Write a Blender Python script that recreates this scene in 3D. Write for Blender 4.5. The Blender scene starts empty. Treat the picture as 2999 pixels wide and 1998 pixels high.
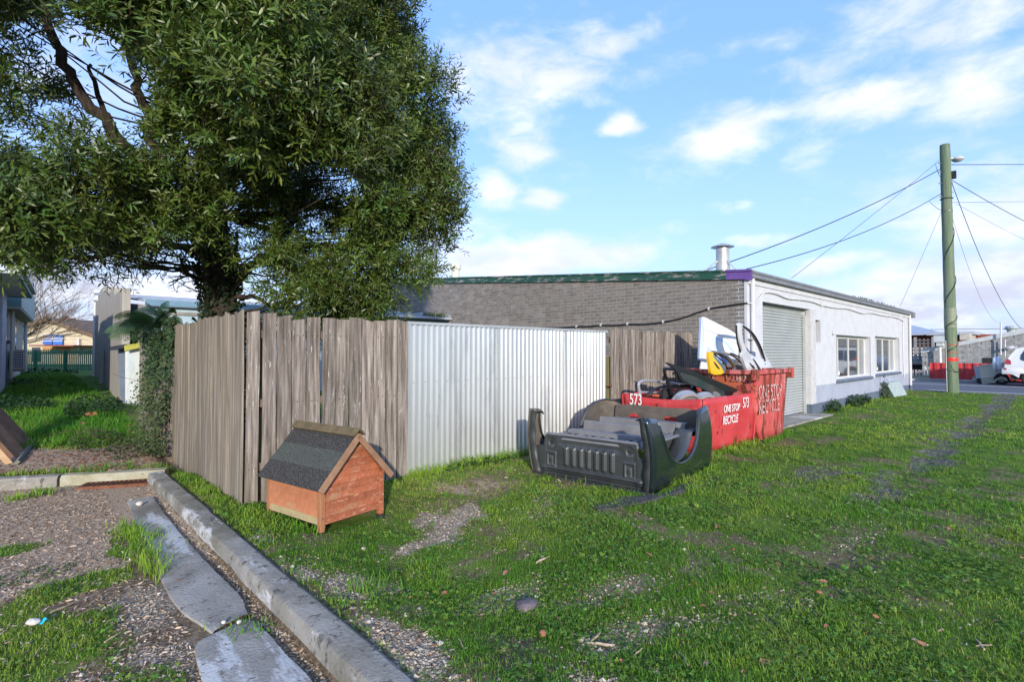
import bpy, bmesh, math, random
import numpy as np
from mathutils import Vector, Matrix, Euler
random.seed(7); RNG=np.random.default_rng(11)
S=bpy.context.scene; COL=S.collection
# ------------------------------------------------------------------ camera, sky, sun, exposure
FPX=1530.0; CXP=1499.5; CYP=999.0
ANG=math.atan2(1630.5,1530.0); CA=math.cos(ANG); SA=math.sin(ANG); TH=math.atan2(33,1530)
Rv=Vector((SA,-CA,0)); Fh=Vector((CA,SA,0)); CAM=Vector((0,0,1.63))
Fv=Fh*math.cos(TH)+Vector((0,0,math.sin(TH))); Uv=Rv.cross(Fv)
cd=bpy.data.cameras.new('camera'); cd.sensor_width=36; cd.lens=FPX/2999*36; cd.clip_end=3000; cd.clip_start=.05
co=bpy.data.objects.new('camera',cd); COL.objects.link(co)
co.matrix_world=Matrix(((Rv.x,Uv.x,-Fv.x,CAM.x),(Rv.y,Uv.y,-Fv.y,CAM.y),(Rv.z,Uv.z,-Fv.z,CAM.z),(0,0,0,1)))
S.camera=co
S.view_settings.view_transform='Standard'; S.view_settings.look='None'; S.view_settings.gamma=1
S.view_settings.use_curve_mapping=False; S.view_settings.exposure=1.18
SUNDIR=Vector((-.56,-.80,.27)).normalized()      # towards the sun
SUN_EL=math.asin(SUNDIR.z)
ld=bpy.data.lights.new('sun','SUN'); ld.energy=2.35; ld.angle=math.radians(.9); ld.color=(1,.91,.78)
lo=bpy.data.objects.new('sun',ld); COL.objects.link(lo); lo.rotation_euler=SUNDIR.to_track_quat('Z','Y').to_euler(); lo.location=(-5,-10,20)
def ray(px,py): return (Rv*((px-CXP)/FPX)+Uv*((CYP-py)/FPX)+Fv)
def PZ(px,py,z=0):
    d=ray(px,py); t=(z-CAM.z)/d.z; return CAM+d*t
def PX(px,py,X):
    d=ray(px,py); return CAM+d*(X/d.x)
def PY(px,py,Y):
    d=ray(px,py); return CAM+d*(Y/d.y)
def PD(px,py,D):
    d=ray(px,py); return CAM+d*(D/d.dot(Fh))
def PV(px,py,a,b):
    # point where the sight line meets the upright plane through a and b
    n=Vector((b[1]-a[1],-(b[0]-a[0]),0)); d=ray(px,py)
    return CAM+d*((Vector((a[0],a[1],0))-CAM).dot(n)/d.dot(n))
def world():
    w=bpy.data.worlds.new('World'); S.world=w; w.use_nodes=True; nt=w.node_tree; N=nt.nodes; L=nt.links
    N.clear(); out=N.new('ShaderNodeOutputWorld'); bg=N.new('ShaderNodeBackground'); bg.inputs[1].default_value=.15
    sky=N.new('ShaderNodeTexSky'); sky.sky_type='NISHITA'; sky.sun_disc=False
    sky.sun_elevation=SUN_EL; sky.sun_rotation=math.atan2(SUNDIR.x,SUNDIR.y); sky.air_density=1.0; sky.dust_density=.6; sky.ozone_density=1.6
    tc=N.new('ShaderNodeTexCoord'); nrm=N.new('ShaderNodeVectorMath'); nrm.operation='NORMALIZE'; L.new(tc.outputs['Generated'],nrm.inputs[0])
    D=nrm.outputs[0]
    def math_(op,a,b=None,c=None,cl=False):
        m=N.new('ShaderNodeMath'); m.operation=op; m.use_clamp=cl
        for i,v in enumerate((a,b,c)):
            if v is None: continue
            if isinstance(v,(int,float)): m.inputs[i].default_value=v
            else: L.new(v,m.inputs[i])
        return m.outputs[0]
    def vm(op,a,b):
        m=N.new('ShaderNodeVectorMath'); m.operation=op
        for i,v in enumerate((a,b)):
            if isinstance(v,(tuple,Vector)): m.inputs[i].default_value=tuple(v)
            else: L.new(v,m.inputs[i])
        return m
    def noise(vec,sc,det,rough=.55,dist=0):
        n=N.new('ShaderNodeTexNoise'); n.inputs['Scale'].default_value=sc; n.inputs['Detail'].default_value=det
        n.inputs['Roughness'].default_value=rough; n.inputs['Distortion'].default_value=dist; L.new(vec,n.inputs['Vector']); return n.outputs['Fac']
    def ms(v,a,b,c=0.,d=1.):
        m=N.new('ShaderNodeMapRange'); m.interpolation_type='SMOOTHSTEP'; L.new(v,m.inputs[0])
        for i,x in enumerate((a,b,c,d)): m.inputs[i+1].default_value=x
        return m.outputs[0]
    sep=N.new('ShaderNodeSeparateXYZ'); L.new(D,sep.inputs[0]); z=sep.outputs['Z']
    st=vm('MULTIPLY',D,(1,1,2.2)).outputs[0]
    warp=N.new('ShaderNodeTexNoise'); warp.inputs['Scale'].default_value=5; warp.inputs['Detail'].default_value=5; L.new(st,warp.inputs['Vector'])
    wv=vm('SUBTRACT',warp.outputs['Color'],(.5,.5,.5)).outputs[0]; wv=vm('MULTIPLY',wv,(.10,.10,.07)).outputs[0]
    Dw=vm('ADD',D,wv).outputs[0]
    fine=noise(st,13,9,.62,.3); big=noise(st,3.6,6,.55,.2)
    # cloud banks: middle (photo direction), half width, half height, density
    bl=[(1560,215,240,75,.85),(1430,230,130,110,.7),(1760,120,110,35,.8),(1540,380,90,95,.75),(1640,470,120,60,.3),(1450,560,60,50,.8),(1585,590,70,35,.8),
        (1822,373,48,30,1.),(2130,405,140,60,1.),(2280,350,110,35,.7),(2010,460,150,50,.35),(2560,290,170,60,.95),(2850,240,170,110,.85),
        (2600,60,170,60,.6),(2880,40,160,70,.7),(2750,420,110,50,.4),(1550,760,330,50,1.),(1330,700,160,60,.6),(2180,600,30,16,.6),(2090,610,50,18,.4),(2880,640,230,80,.8),(2700,560,160,50,.6),(2350,470,90,30,.45),(1900,60,120,30,.4),(2250,120,120,30,.45),(2230,700,140,22,.5),(1900,700,120,25,.35),
        (2500,905,420,75,1.),(2850,830,330,90,1.),(2920,700,200,50,.8),(2450,770,120,30,.8),(120,800,300,140,.8),(420,860,300,70,.9),(330,250,260,200,.45),(2400,200,160,40,.4),(1900,190,160,40,.3),(2950,540,130,60,.5)]
    tot=None
    for (px,py,rx,ry,am) in bl:
        c=ray(px,py).normalized(); 
        k=1/math.sqrt(((px-CXP)/FPX)**2+((py-CYP)/FPX)**2+1)
        rxx=rx/FPX*k*1.25; ryy=ry/FPX*k*1.35
        df=vm('SUBTRACT',Dw,c).outputs[0]; sc=vm('MULTIPLY',df,(1/rxx,1/rxx,1/ryy)).outputs[0]
        ln=vm('LENGTH',sc,(0,0,0)).outputs['Value']
        f=math_('MULTIPLY',ms(ln,1.5,.15),am)
        tot=f if tot is None else math_('MAXIMUM',tot,f)
    # elsewhere: broken cloud, faint in view, thicker low down
    gen=math_('MULTIPLY',ms(big,.50,.72),.75)
    # unseen cloud outside the view, thickened to make the ambient light more neutral
    dc=vm('DOT_PRODUCT',D,Fv).outputs['Value']; outm=ms(dc,.78,.62)
    tot=math_('MAXIMUM',tot,math_('MULTIPLY',gen,math_('ADD',math_('MULTIPLY',outm,1.3),.3)))
    low=ms(z,.16,.02); tot=math_('MAXIMUM',tot,math_('MULTIPLY',low,.8))
    dens=math_('ADD',tot,math_('MULTIPLY',math_('SUBTRACT',fine,.5),1.5))
    dens=ms(dens,.10,1.15)
    shade=ms(noise(st,6,5),.35,.7)
    mixc=N.new('ShaderNodeMix'); mixc.data_type='RGBA'; mixc.inputs['A'].default_value=(2.9,3.0,3.45,1); mixc.inputs['B'].default_value=(3.65,3.65,3.85,1); L.new(shade,mixc.inputs['Factor'])
    # lower clouds greyer
    mixl=N.new('ShaderNodeMix'); mixl.data_type='RGBA'; mixl.inputs['B'].default_value=(2.1,2.15,2.65,1)
    L.new(math_('MULTIPLY',ms(z,.26,.05),math_('SUBTRACT',1,ms(noise(st,7,4),.42,.6))),mixl.inputs['Factor']); L.new(mixc.outputs['Result'],mixl.inputs['A'])
    # thin high veil lightens the blue
    sk=N.new('ShaderNodeMix'); sk.data_type='RGBA'; sk.inputs['B'].default_value=(.85,1.75,4.2,1); sk.inputs['Factor'].default_value=.62; L.new(sky.outputs[0],sk.inputs['A'])
    hz=N.new('ShaderNodeMix'); hz.data_type='RGBA'; hz.inputs['B'].default_value=(1.85,2.6,4.1,1); L.new(ms(z,.45,.08,0,.6),hz.inputs['Factor']); L.new(sk.outputs['Result'],hz.inputs['A'])
    fin=N.new('ShaderNodeMix'); fin.data_type='RGBA'; L.new(hz.outputs['Result'],fin.inputs['A']); L.new(mixl.outputs['Result'],fin.inputs['B']); L.new(math_('MULTIPLY',dens,.93),fin.inputs['Factor'])
    L.new(fin.outputs['Result'],bg.inputs[0]); L.new(bg.outputs[0],out.inputs[0])
world()
# ------------------------------------------------------------------ helpers
W={}
class MB:
    def __init__(s): s.v=[]; s.f=[]; s.mi=[]
    def add(s,vs,fs,m=0):
        o=len(s.v); s.v+= [tuple(v) for v in vs]; s.f+=[tuple(i+o for i in f) for f in fs]; s.mi+=[m]*len(fs); return s
    def hull(s,p,m=0):
        # p: 4 bottom points then 4 top points, both counter-clockwise from above
        return s.add(p,[(3,2,1,0),(4,5,6,7),(0,1,5,4),(1,2,6,5),(2,3,7,6),(3,0,4,7)],m)
    def box(s,x0,y0,z0,x1,y1,z1,m=0):
        return s.hull([(x0,y0,z0),(x1,y0,z0),(x1,y1,z0),(x0,y1,z0),(x0,y0,z1),(x1,y0,z1),(x1,y1,z1),(x0,y1,z1)],m)
    def beam(s,a,b,w,h,up=(0,0,1),m=0):
        a=Vector(a);b=Vector(b);d=(b-a).normalized();r=d.cross(Vector(up))
        if r.length<1e-4: r=d.cross(Vector((1,0,0)))
        r.normalize(); u=r.cross(d)
        r=r*w/2;u=u*h/2
        return s.hull([a-r-u,a+r-u,b+r-u,b-r-u,a-r+u,a+r+u,b+r+u,b-r+u],m)
    def tube(s,pts,r,n=8,m=0,caps=True):
        pts=[Vector(p) for p in pts]; k=len(pts)
        if not hasattr(r,'__len__'): r=[r]*k
        rings=[];pu=None
        for i,p in enumerate(pts):
            d=(pts[min(i+1,k-1)]-pts[max(i-1,0)]).normalized()
            u=pu if pu is not None else (Vector((0,0,1)) if abs(d.z)<.9 else Vector((1,0,0)))
            u=(u-d*u.dot(d)); 
            if u.length<1e-5: u=d.orthogonal()
            u.normalize(); pu=u; w=d.cross(u)
            rings.append([p+(u*math.cos(2*math.pi*j/n)+w*math.sin(2*math.pi*j/n))*r[i] for j in range(n)])
        vs=[v for R in rings for v in R]; fs=[]
        for i in range(k-1):
            for j in range(n):
                a=i*n+j;b=i*n+(j+1)%n; fs.append((a,b,b+n,a+n))
        if caps: fs.append(tuple(range(n))[::-1]); fs.append(tuple((k-1)*n+j for j in range(n)))
        return s.add(vs,fs,m)
    def lathe(s,prof,c,n=16,axis='Z',m=0):
        c=Vector(c);vs=[];k=len(prof)
        for (r,h) in prof:
            for j in range(n):
                a=2*math.pi*j/n; x=r*math.cos(a); y=r*math.sin(a)
                v={'Z':(x,y,h),'Y':(x,h,y),'X':(h,x,y)}[axis]; vs.append(c+Vector(v))
        fs=[]
        for i in range(k-1):
            for j in range(n):
                a=i*n+j;b=i*n+(j+1)%n; fs.append((a,b,b+n,a+n))
        return s.add(vs,fs,m)
    def prism(s,pts,fn,w0,w1,m=0):
        n=len(pts); vs=[fn(u,v,w0) for u,v in pts]+[fn(u,v,w1) for u,v in pts]
        fs=[tuple(range(n))[::-1],tuple(range(n,2*n))]+[(i,(i+1)%n,(i+1)%n+n,i+n) for i in range(n)]
        return s.add(vs,fs,m)
    def grid(s,fn,us,vs_,m=0):
        nu=len(us);nv=len(vs_); P=[fn(u,v) for u in us for v in vs_]
        return s.add(P,[(i*nv+j,(i+1)*nv+j,(i+1)*nv+j+1,i*nv+j+1) for i in range(nu-1) for j in range(nv-1)],m)
    def build(s,name,mats,parent=None,smooth=False,bevel=0,solid=0,origin=None,**kw):
        V=np.array(s.v,dtype=float); lo_=V.min(0);hi=V.max(0); c=np.array([(lo_[0]+hi[0])/2,(lo_[1]+hi[1])/2,lo_[2]]) if origin is None else np.array(origin)
        me=bpy.data.meshes.new(name); me.from_pydata((V-c).tolist(),[],s.f)
        if not isinstance(mats,(list,tuple)): mats=[mats]
        for q in mats: me.materials.append(q)
        if len(mats)>1: me.polygons.foreach_set('material_index',s.mi)
        bm=bmesh.new(); bm.from_mesh(me); bmesh.ops.recalc_face_normals(bm,faces=bm.faces); bm.to_mesh(me); bm.free()
        if smooth:
            me.polygons.foreach_set('use_smooth',[True]*len(me.polygons))
        me.update()
        o=put(name,me,Matrix.Translation(Vector(c)),parent,**kw)
        if solid: q=o.modifiers.new('s','SOLIDIFY'); q.thickness=solid; q.offset=0
        if bevel: q=o.modifiers.new('b','BEVEL'); q.width=bevel; q.segments=2; q.limit_method='ANGLE'; q.angle_limit=.6
        if smooth=='auto':
            q=o.modifiers.new('e','EDGE_SPLIT'); q.split_angle=.5
        return o
def put(name,me,mw,parent=None,label=None,cat=None,group=None,kind=None):
    o=bpy.data.objects.new(name,me); COL.objects.link(o)
    if parent is not None:
        o.parent=parent; o.matrix_parent_inverse=W[parent].inverted()
    o.matrix_basis=mw; W[o]=mw.copy()
    if label: o['label']=label
    if cat: o['category']=cat
    if group: o['group']=group
    if kind: o['kind']=kind
    return o
def thing(name,label,cat,loc=(0,0,0),group=None):
    o=put(name,None,Matrix.Translation(Vector(loc)),None,label,cat,group); o.empty_display_size=.2; return o
def curve_mesh(cu):
    o=bpy.data.objects.new('t',cu); COL.objects.link(o); dg=bpy.context.evaluated_depsgraph_get(); dg.update()
    me=bpy.data.meshes.new_from_object(o.evaluated_get(dg)); bpy.data.objects.remove(o); return me
def plate_mesh(loops,th,bev=0):
    cu=bpy.data.curves.new('p','CURVE'); cu.dimensions='2D'; cu.fill_mode='BOTH'; cu.extrude=th/2; cu.bevel_depth=bev
    for lp in loops:
        sp=cu.splines.new('POLY'); sp.points.add(len(lp)-1); sp.use_cyclic_u=True
        for i,(x,y) in enumerate(lp): sp.points[i].co=(x,y,0,1)
    me=curve_mesh(cu); bpy.data.curves.remove(cu); return me
def text_mesh(t,size,th=.003,shear=0,bold=0):
    cu=bpy.data.curves.new('t','FONT'); cu.body=t; cu.size=size; cu.extrude=th/2; cu.shear=shear; cu.offset=bold; cu.align_x='CENTER'; cu.align_y='CENTER'
    me=curve_mesh(cu); bpy.data.curves.remove(cu); return me
def frame(o,x,y):
    # 4x4 with local x,y axes given as vectors
    x=Vector(x).normalized(); z=x.cross(Vector(y)).normalized(); y=z.cross(x); o=Vector(o)
    return Matrix(((x.x,y.x,z.x,o.x),(x.y,y.y,z.y,o.y),(x.z,y.z,z.z,o.z),(0,0,0,1)))
def smooth_loop(pts,it=2):
    for _ in range(it):
        q=[]
        for i in range(len(pts)):
            a=pts[i];b=pts[(i+1)%len(pts)]
            q+= [(a[0]*.75+b[0]*.25,a[1]*.75+b[1]*.25),(a[0]*.25+b[0]*.75,a[1]*.25+b[1]*.75)]
        pts=q
    return pts
def catmull(P,n=8):
    P=[Vector(p) for p in P]; out=[]
    for i in range(len(P)-1):
        a=P[max(i-1,0)];b=P[i];c=P[i+1];d=P[min(i+2,len(P)-1)]
        for k in range(n):
            t=k/n; out.append(.5*((2*b)+(c-a)*t+(2*a-5*b+4*c-d)*t*t+(-a+3*b-3*c+d)*t**3))
    out.append(P[-1]); return out
# ------------------------------------------------------------------ materials
def mat(name,cols,scale=4,stretch=(1,1,1),rough=.8,metal=0,bump=0,bscale=None,bstretch=None,detail=7,lo=.34,hi=.66,var=0,stains=(),spec=.4,vcol=False,coat=0,world_=False,trans=0,brick=None,nrough=.6):
    m=bpy.data.materials.new(name); m.use_nodes=True; nt=m.node_tree; N=nt.nodes; L=nt.links
    b=N['Principled BSDF']; b.inputs['Roughness'].default_value=rough; b.inputs['Metallic'].default_value=metal
    b.inputs['Specular IOR Level'].default_value=spec
    if coat: b.inputs['Coat Weight'].default_value=coat; b.inputs['Coat Roughness'].default_value=.08
    tc=N.new('ShaderNodeTexCoord'); oi=N.new('ShaderNodeObjectInfo')
    mul=N.new('ShaderNodeMath'); mul.operation='MULTIPLY'; mul.inputs[1].default_value=37.; L.new(oi.outputs['Random'],mul.inputs[0])
    if world_:
        g=N.new('ShaderNodeNewGeometry'); base=g.outputs['Position']
    else:
        ad=N.new('ShaderNodeVectorMath'); ad.operation='ADD'; L.new(tc.outputs['Object'],ad.inputs[0]); L.new(mul.outputs[0],ad.inputs[1]); base=ad.outputs[0]
    def nz(sc,st,det=detail,off=0,rg=nrough):
        mp=N.new('ShaderNodeMapping'); mp.inputs['Scale'].default_value=st; mp.inputs['Location'].default_value=(off,off*1.3,off*.7); L.new(base,mp.inputs[0])
        n=N.new('ShaderNodeTexNoise'); n.inputs['Scale'].default_value=sc; n.inputs['Detail'].default_value=det; n.inputs['Roughness'].default_value=rg
        L.new(mp.outputs[0],n.inputs['Vector']); return n.outputs['Fac']
    cr=N.new('ShaderNodeValToRGB'); L.new(nz(scale,stretch),cr.inputs[0])
    e=cr.color_ramp.elements; k=len(cols)
    while len(e)<k: e.new(.5)
    for i,c in enumerate(cols):
        e[i].position=lo+(hi-lo)*i/max(k-1,1); e[i].color=(*c,1)
    c=cr.outputs[0]
    if vcol:
        at=N.new('ShaderNodeAttribute'); at.attribute_name='Col'; mx=N.new('ShaderNodeMix'); mx.data_type='RGBA'; mx.blend_type='MULTIPLY'; mx.inputs['Factor'].default_value=1
        L.new(c,mx.inputs['A']); L.new(at.outputs['Color'],mx.inputs['B']); c=mx.outputs['Result']
    if var:
        hs=N.new('ShaderNodeHueSaturation'); mr=N.new('ShaderNodeMapRange'); mr.inputs['To Min'].default_value=1-var; mr.inputs['To Max'].default_value=1+var
        L.new(oi.outputs['Random'],mr.inputs[0]); L.new(mr.outputs[0],hs.inputs['Value']); L.new(c,hs.inputs['Color']); c=hs.outputs[0]
    for j,(sc_,ssc,slo,shi,sst) in enumerate(stains):
        mr=N.new('ShaderNodeMapRange'); mr.interpolation_type='SMOOTHSTEP'; L.new(nz(ssc,sst,8,3.1+j*5.7,.68),mr.inputs[0]); mr.inputs['From Min'].default_value=slo; mr.inputs['From Max'].default_value=shi
        mx=N.new('ShaderNodeMix'); mx.data_type='RGBA'; L.new(mr.outputs[0],mx.inputs['Factor']); L.new(c,mx.inputs['A']); mx.inputs['B'].default_value=(*sc_,1); c=mx.outputs['Result']
    L.new(c,b.inputs['Base Color'])
    if bump:
        bp=N.new('ShaderNodeBump'); bp.inputs['Strength'].default_value=min(1,bump); bp.inputs['Distance'].default_value=.01*max(1,bump)
        L.new(nz(bscale or scale*2,bstretch or stretch,8,1.7),bp.inputs['Height']); L.new(bp.outputs[0],b.inputs['Normal'])
    if trans:
        tr=N.new('ShaderNodeBsdfTranslucent'); L.new(c,tr.inputs[0]); ms=N.new('ShaderNodeMixShader'); ms.inputs[0].default_value=trans
        L.new(b.outputs[0],ms.inputs[1]); L.new(tr.outputs[0],ms.inputs[2]); L.new(ms.outputs[0],N['Material Output'].inputs[0])
    m['c']=1
    return m
V3=(1,1,.12)
m_wood=mat('weathered_paling',[(.08,.064,.053),(.185,.155,.13),(.305,.27,.235)],9,(3.2,3.2,.16),.9,bump=1,bscale=24,bstretch=(3,3,.12),var=.3,
    stains=[((.55,.52,.47),16,.58,.72,(2.5,2.5,.35)),((.17,.075,.045),3,.62,.8,(2,2,.25)),((.045,.04,.038),20,.66,.74,(3,3,.12))])
m_wood2=mat('weathered_paling_close',[(.105,.088,.066),(.20,.17,.132),(.31,.27,.215)],9,(3,3,.1),.9,bump=1,bscale=24,bstretch=(3,3,.1),var=.22,
    stains=[((.42,.40,.35),7,.6,.8,(2.5,2.5,.25)),((.08,.065,.05),12,.62,.74,(3,3,.1))])
m_rail=mat('rail_timber',[(.13,.10,.07),(.22,.17,.12)],8,(.3,3,3),.9,bump=.5,var=.1)
m_post=mat('treated_post',[(.13,.12,.05),(.22,.19,.09)],6,(3,3,.2),.85,bump=.6,stains=[((.08,.12,.05),5,.6,.75,(1,1,.4))])
m_galv=mat('zinc_sheet',[(.60,.62,.61),(.68,.70,.69)],2,(1,1,.3),.36,metal=.75,var=.02,stains=[((.42,.43,.43),3,.52,.75,(1,1,.2)),((.34,.33,.31),9,.62,.70,(1,1,.15))],spec=.5)
m_galv2=mat('aged_zinc',[(.36,.38,.39),(.48,.5,.5)],3,rough=.45,metal=.4,var=.03)
m_screw=mat('screw_steel',[(.12,.12,.12),(.2,.19,.18)],rough=.5,metal=.6)
m_brick=mat('grey_brick',[(.135,.125,.118),(.175,.162,.15),(.215,.20,.185)],9,rough=.92,bump=.3,bscale=60,var=.13,stains=[((.30,.27,.23),3,.62,.8,(1,1,1))],lo=.3,hi=.7)
m_brickw=mat('grey_brick_mass',[(.15,.138,.128),(.185,.17,.157),(.22,.205,.187)],5,rough=.92,bump=.6,bscale=60,vcol=True,world_=True,stains=[((.07,.065,.06),1.2,.66,.78,(1,1,.4))])
m_mortar=mat('pale_mortar',[(.30,.27,.235),(.36,.325,.28)],20,rough=.95,bump=.3,world_=True)
WB=[((.42,.41,.43),2.2,.56,.8,(1,1,.3)),((.18,.14,.12),14,.71,.74,(1,1,1)),((.5,.49,.5),30,.6,.75,(.3,.3,3))]
m_white=mat('white_painted_brick',[(.49,.50,.53),(.55,.56,.59)],3,rough=.7,bump=.5,bscale=50,world_=True,stains=WB)
m_lilac=mat('pale_blue_painted_brick',[(.30,.33,.42),(.36,.39,.47)],2,rough=.7,bump=.5,bscale=50,world_=True,stains=[((.55,.56,.62),3,.6,.8,(1,1,1))])
m_bluep=mat('blue_grey_painted_brick',[(.085,.11,.155),(.12,.15,.20)],3,rough=.7,bump=.5,bscale=50,world_=True,stains=[((.28,.30,.33),5,.6,.8,(.4,.4,2))])
m_render=mat('rough_grey_render',[(.42,.42,.43),(.52,.515,.515)],5,rough=.9,bump=1,bscale=9,world_=True)
m_gutter=mat('grey_gutter_steel',[(.17,.175,.185),(.22,.225,.235)],5,rough=.5,metal=.2,world_=True,stains=[((.2,.18,.16),2,.6,.75,(.3,1,3))])
m_green=mat('flaking_green_paint',[(.012,.06,.045),(.02,.085,.064)],6,(.4,.4,3),.75,bump=.3,world_=True,stains=[((.33,.29,.27),9,.545,.59,(.6,.35,3)),((.30,.26,.25),2.2,.60,.65,(.3,.3,1))])
m_purple=mat('purple_paint',[(.12,.06,.25),(.16,.085,.32)],5,rough=.7,world_=True,stains=[((.3,.26,.3),14,.64,.7,(1,.4,3))])
m_roof=mat('roof_sheet_grey',[(.33,.37,.42),(.43,.47,.52)],2,rough=.5,metal=.1,world_=True)
m_slat=mat('roller_door_steel',[(.42,.445,.44),(.48,.505,.50)],3,(1,1,1),.4,metal=.3,world_=True)
m_alu=mat('window_aluminium',[(.66,.66,.65),(.74,.74,.73)],4,rough=.4,metal=.2)
m_glass=mat('window_glass',[(.035,.045,.05),(.05,.06,.065)],1,rough=.03,spec=1,coat=1)
m_glassp=mat('tinted_window_glass',[(.01,.014,.02),(.015,.02,.03)],1,rough=.05,spec=1)
m_black=mat('black_conduit',[(.012,.012,.014),(.02,.02,.022)],rough=.45)
m_greyc=mat('grey_conduit',[(.50,.50,.51),(.6,.6,.6)],rough=.5)
m_flue=mat('flue_steel',[(.40,.40,.39),(.52,.52,.5)],4,rough=.4,metal=.5,stains=[((.28,.26,.24),5,.6,.75,(1,1,1))])
m_vent=mat('cream_vent',[(.50,.50,.40),(.6,.6,.5)],rough=.6)
m_conc=mat('concrete',[(.20,.185,.16),(.28,.262,.232),(.36,.34,.305)],3,rough=.93,bump=.8,bscale=45,world_=True,lo=.3,hi=.7,
    stains=[((.16,.15,.12),1.3,.50,.68,(1,1,1)),((.48,.48,.47),2.0,.55,.62,(1.8,.4,1)),((.12,.105,.085),11,.57,.65,(1,1,1)),((.10,.09,.07),35,.6,.66,(1,1,1))])
m_kerb=mat('kerb_concrete',[(.17,.155,.13),(.25,.235,.205),(.33,.315,.285)],3.5,rough=.93,bump=1,bscale=38,world_=True,lo=.3,hi=.7,
    stains=[((.15,.14,.10),1.1,.48,.66,(1,1,1)),((.50,.50,.49),2.2,.56,.63,(1.6,.45,1)),((.085,.08,.07),11,.56,.64,(1,1,.7)),((.12,.11,.09),30,.6,.66,(1,1,1))])
m_mosskerb=mat('mossy_kerb_concrete',[(.23,.215,.13),(.31,.29,.20),(.38,.36,.29)],4,rough=.95,bump=1,bscale=38,world_=True,stains=[((.16,.15,.09),6,.6,.7,(1,1,1))])
m_rust=mat('rusty_iron',[(.10,.035,.018),(.2,.08,.04)],12,rough=.85,bump=.6,world_=True)
m_tin=mat('terracotta_stain',[(.28,.08,.036),(.38,.12,.055)],5,(3,.4,3),.8,bump=.7,bscale=14,var=.2,stains=[((.30,.21,.12),2.2,.54,.74,(1,1,2)),((.13,.045,.025),24,.60,.66,(1,1,1)),((.46,.25,.15),9,.55,.66,(1,.3,4)),((.10,.05,.03),6,.62,.68,(.6,.6,5))])
m_tin_s=mat('faded_terracotta_stain',[(.33,.12,.055),(.41,.16,.075)],5,(.4,3,3),.8,bump=.4,var=.12,stains=[((.32,.27,.14),2.3,.5,.74,(1,1,2)),((.2,.08,.05),30,.68,.74,(1,1,1))])
m_fade=mat('greenish_bare_pine',[(.30,.25,.13),(.38,.30,.16)],5,(.4,3,3),.85,bump=.4,stains=[((.40,.17,.08),3,.55,.75,(1,1,1))])
m_kpost=mat('faded_stain_post',[(.25,.11,.05),(.35,.155,.075)],5,(3,3,.4),.85,bump=.4,var=.1,stains=[((.24,.2,.12),3,.55,.75,(1,1,1))])
m_barge=mat('bare_barge_timber',[(.21,.11,.06),(.33,.19,.115)],6,(1,1,1),.85,bump=.4)
m_ridge=mat('mossy_ridge_timber',[(.09,.068,.035),(.16,.12,.065)],7,(1,1,1),.9,bump=.6,stains=[((.16,.17,.07),5,.55,.7,(1,1,1))])
m_felt1=mat('charcoal_felt',[(.02,.019,.018),(.055,.053,.05),(.17,.165,.155)],75,rough=.95,bump=.8,bscale=120,lo=.4,hi=.74)
m_felt2=mat('grey_green_felt',[(.03,.036,.031),(.062,.07,.06),(.13,.14,.122)],90,rough=.95,bump=.8,bscale=120,lo=.35,hi=.7)
m_tub=mat('dark_grey_green_metallic',[(.022,.034,.042),(.030,.044,.054)],3,rough=.24,metal=.6,coat=1,spec=.5)
m_tubin=mat('tub_satin_primer',[(.05,.056,.06),(.075,.082,.086)],3,rough=.42,metal=.45,coat=.25,stains=[((.14,.125,.11),2.2,.56,.8,(1,1,1))])
m_dust=mat('dusty_underbody',[(.07,.062,.055),(.14,.12,.10)],3,rough=.7,metal=.15,stains=[((.22,.18,.13),1.6,.52,.75,(1,1,1)),((.05,.05,.055),2.4,.6,.75,(1,1,1))])
m_floorp=mat('grey_under_floor',[(.15,.15,.16),(.22,.22,.23)],4,rough=.6,metal=.25,stains=[((.17,.12,.08),2,.66,.75,(1,1,1))])
m_redA=mat('red_skip_paint',[(.44,.035,.04),(.52,.055,.06)],2.2,rough=.5,bump=.25,bscale=6,world_=True,
    stains=[((.52,.10,.10),2.5,.5,.7,(1,1,.6)),((.11,.02,.012),9,.60,.635,(1,1,.7)),((.16,.035,.02),3.5,.62,.66,(1,1,.35)),((.60,.26,.23),26,.66,.69,(1,1,1))])
m_redB=mat('faded_red_skip_paint',[(.44,.06,.055),(.53,.10,.095)],2.2,rough=.6,bump=.4,bscale=8,world_=True,
    stains=[((.55,.22,.22),2,.45,.65,(1.5,1.5,.35)),((.17,.04,.02),3.0,.51,.56,(2.6,2.6,.36)),((.095,.02,.012),7,.60,.63,(1.6,1.6,.4)),((.34,.13,.05),3,.61,.68,(2,2,.3))])
m_redin=mat('skip_inside',[(.42,.10,.05),(.55,.16,.08)],4,rough=.7,stains=[((.12,.04,.03),3,.55,.7,(1,1,1))])
m_letter=mat('stencil_white',[(.66,.64,.64),(.74,.73,.73)],9,rough=.6,stains=[((.5,.10,.09),22,.66,.69,(1,1,1))])
m_letterf=mat('faded_stencil_white',[(.52,.40,.37),(.60,.50,.46)],9,rough=.7,stains=[((.47,.15,.14),9,.46,.52,(2,1,.8)),((.17,.04,.02),5,.54,.58,(3,1,.5))])
m_carw=mat('white_car_paint',[(.58,.60,.62),(.63,.65,.67)],2,rough=.2,coat=1)
m_yel=mat('yellow_car_paint',[(.75,.42,.01),(.8,.47,.015)],2,rough=.3,coat=1)
m_brz=mat('bronze_grey_car_paint',[(.16,.13,.10),(.2,.165,.13)],2,rough=.35,metal=.5)
m_sil=mat('silver_car_paint',[(.42,.42,.43),(.5,.5,.51)],2,rough=.3,metal=.6)
m_blk=mat('black_car_paint',[(.008,.009,.011),(.014,.015,.018)],2,rough=.2,coat=.8)
m_rub=mat('black_rubber',[(.012,.012,.012),(.025,.025,.025)],6,rough=.8)
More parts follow.
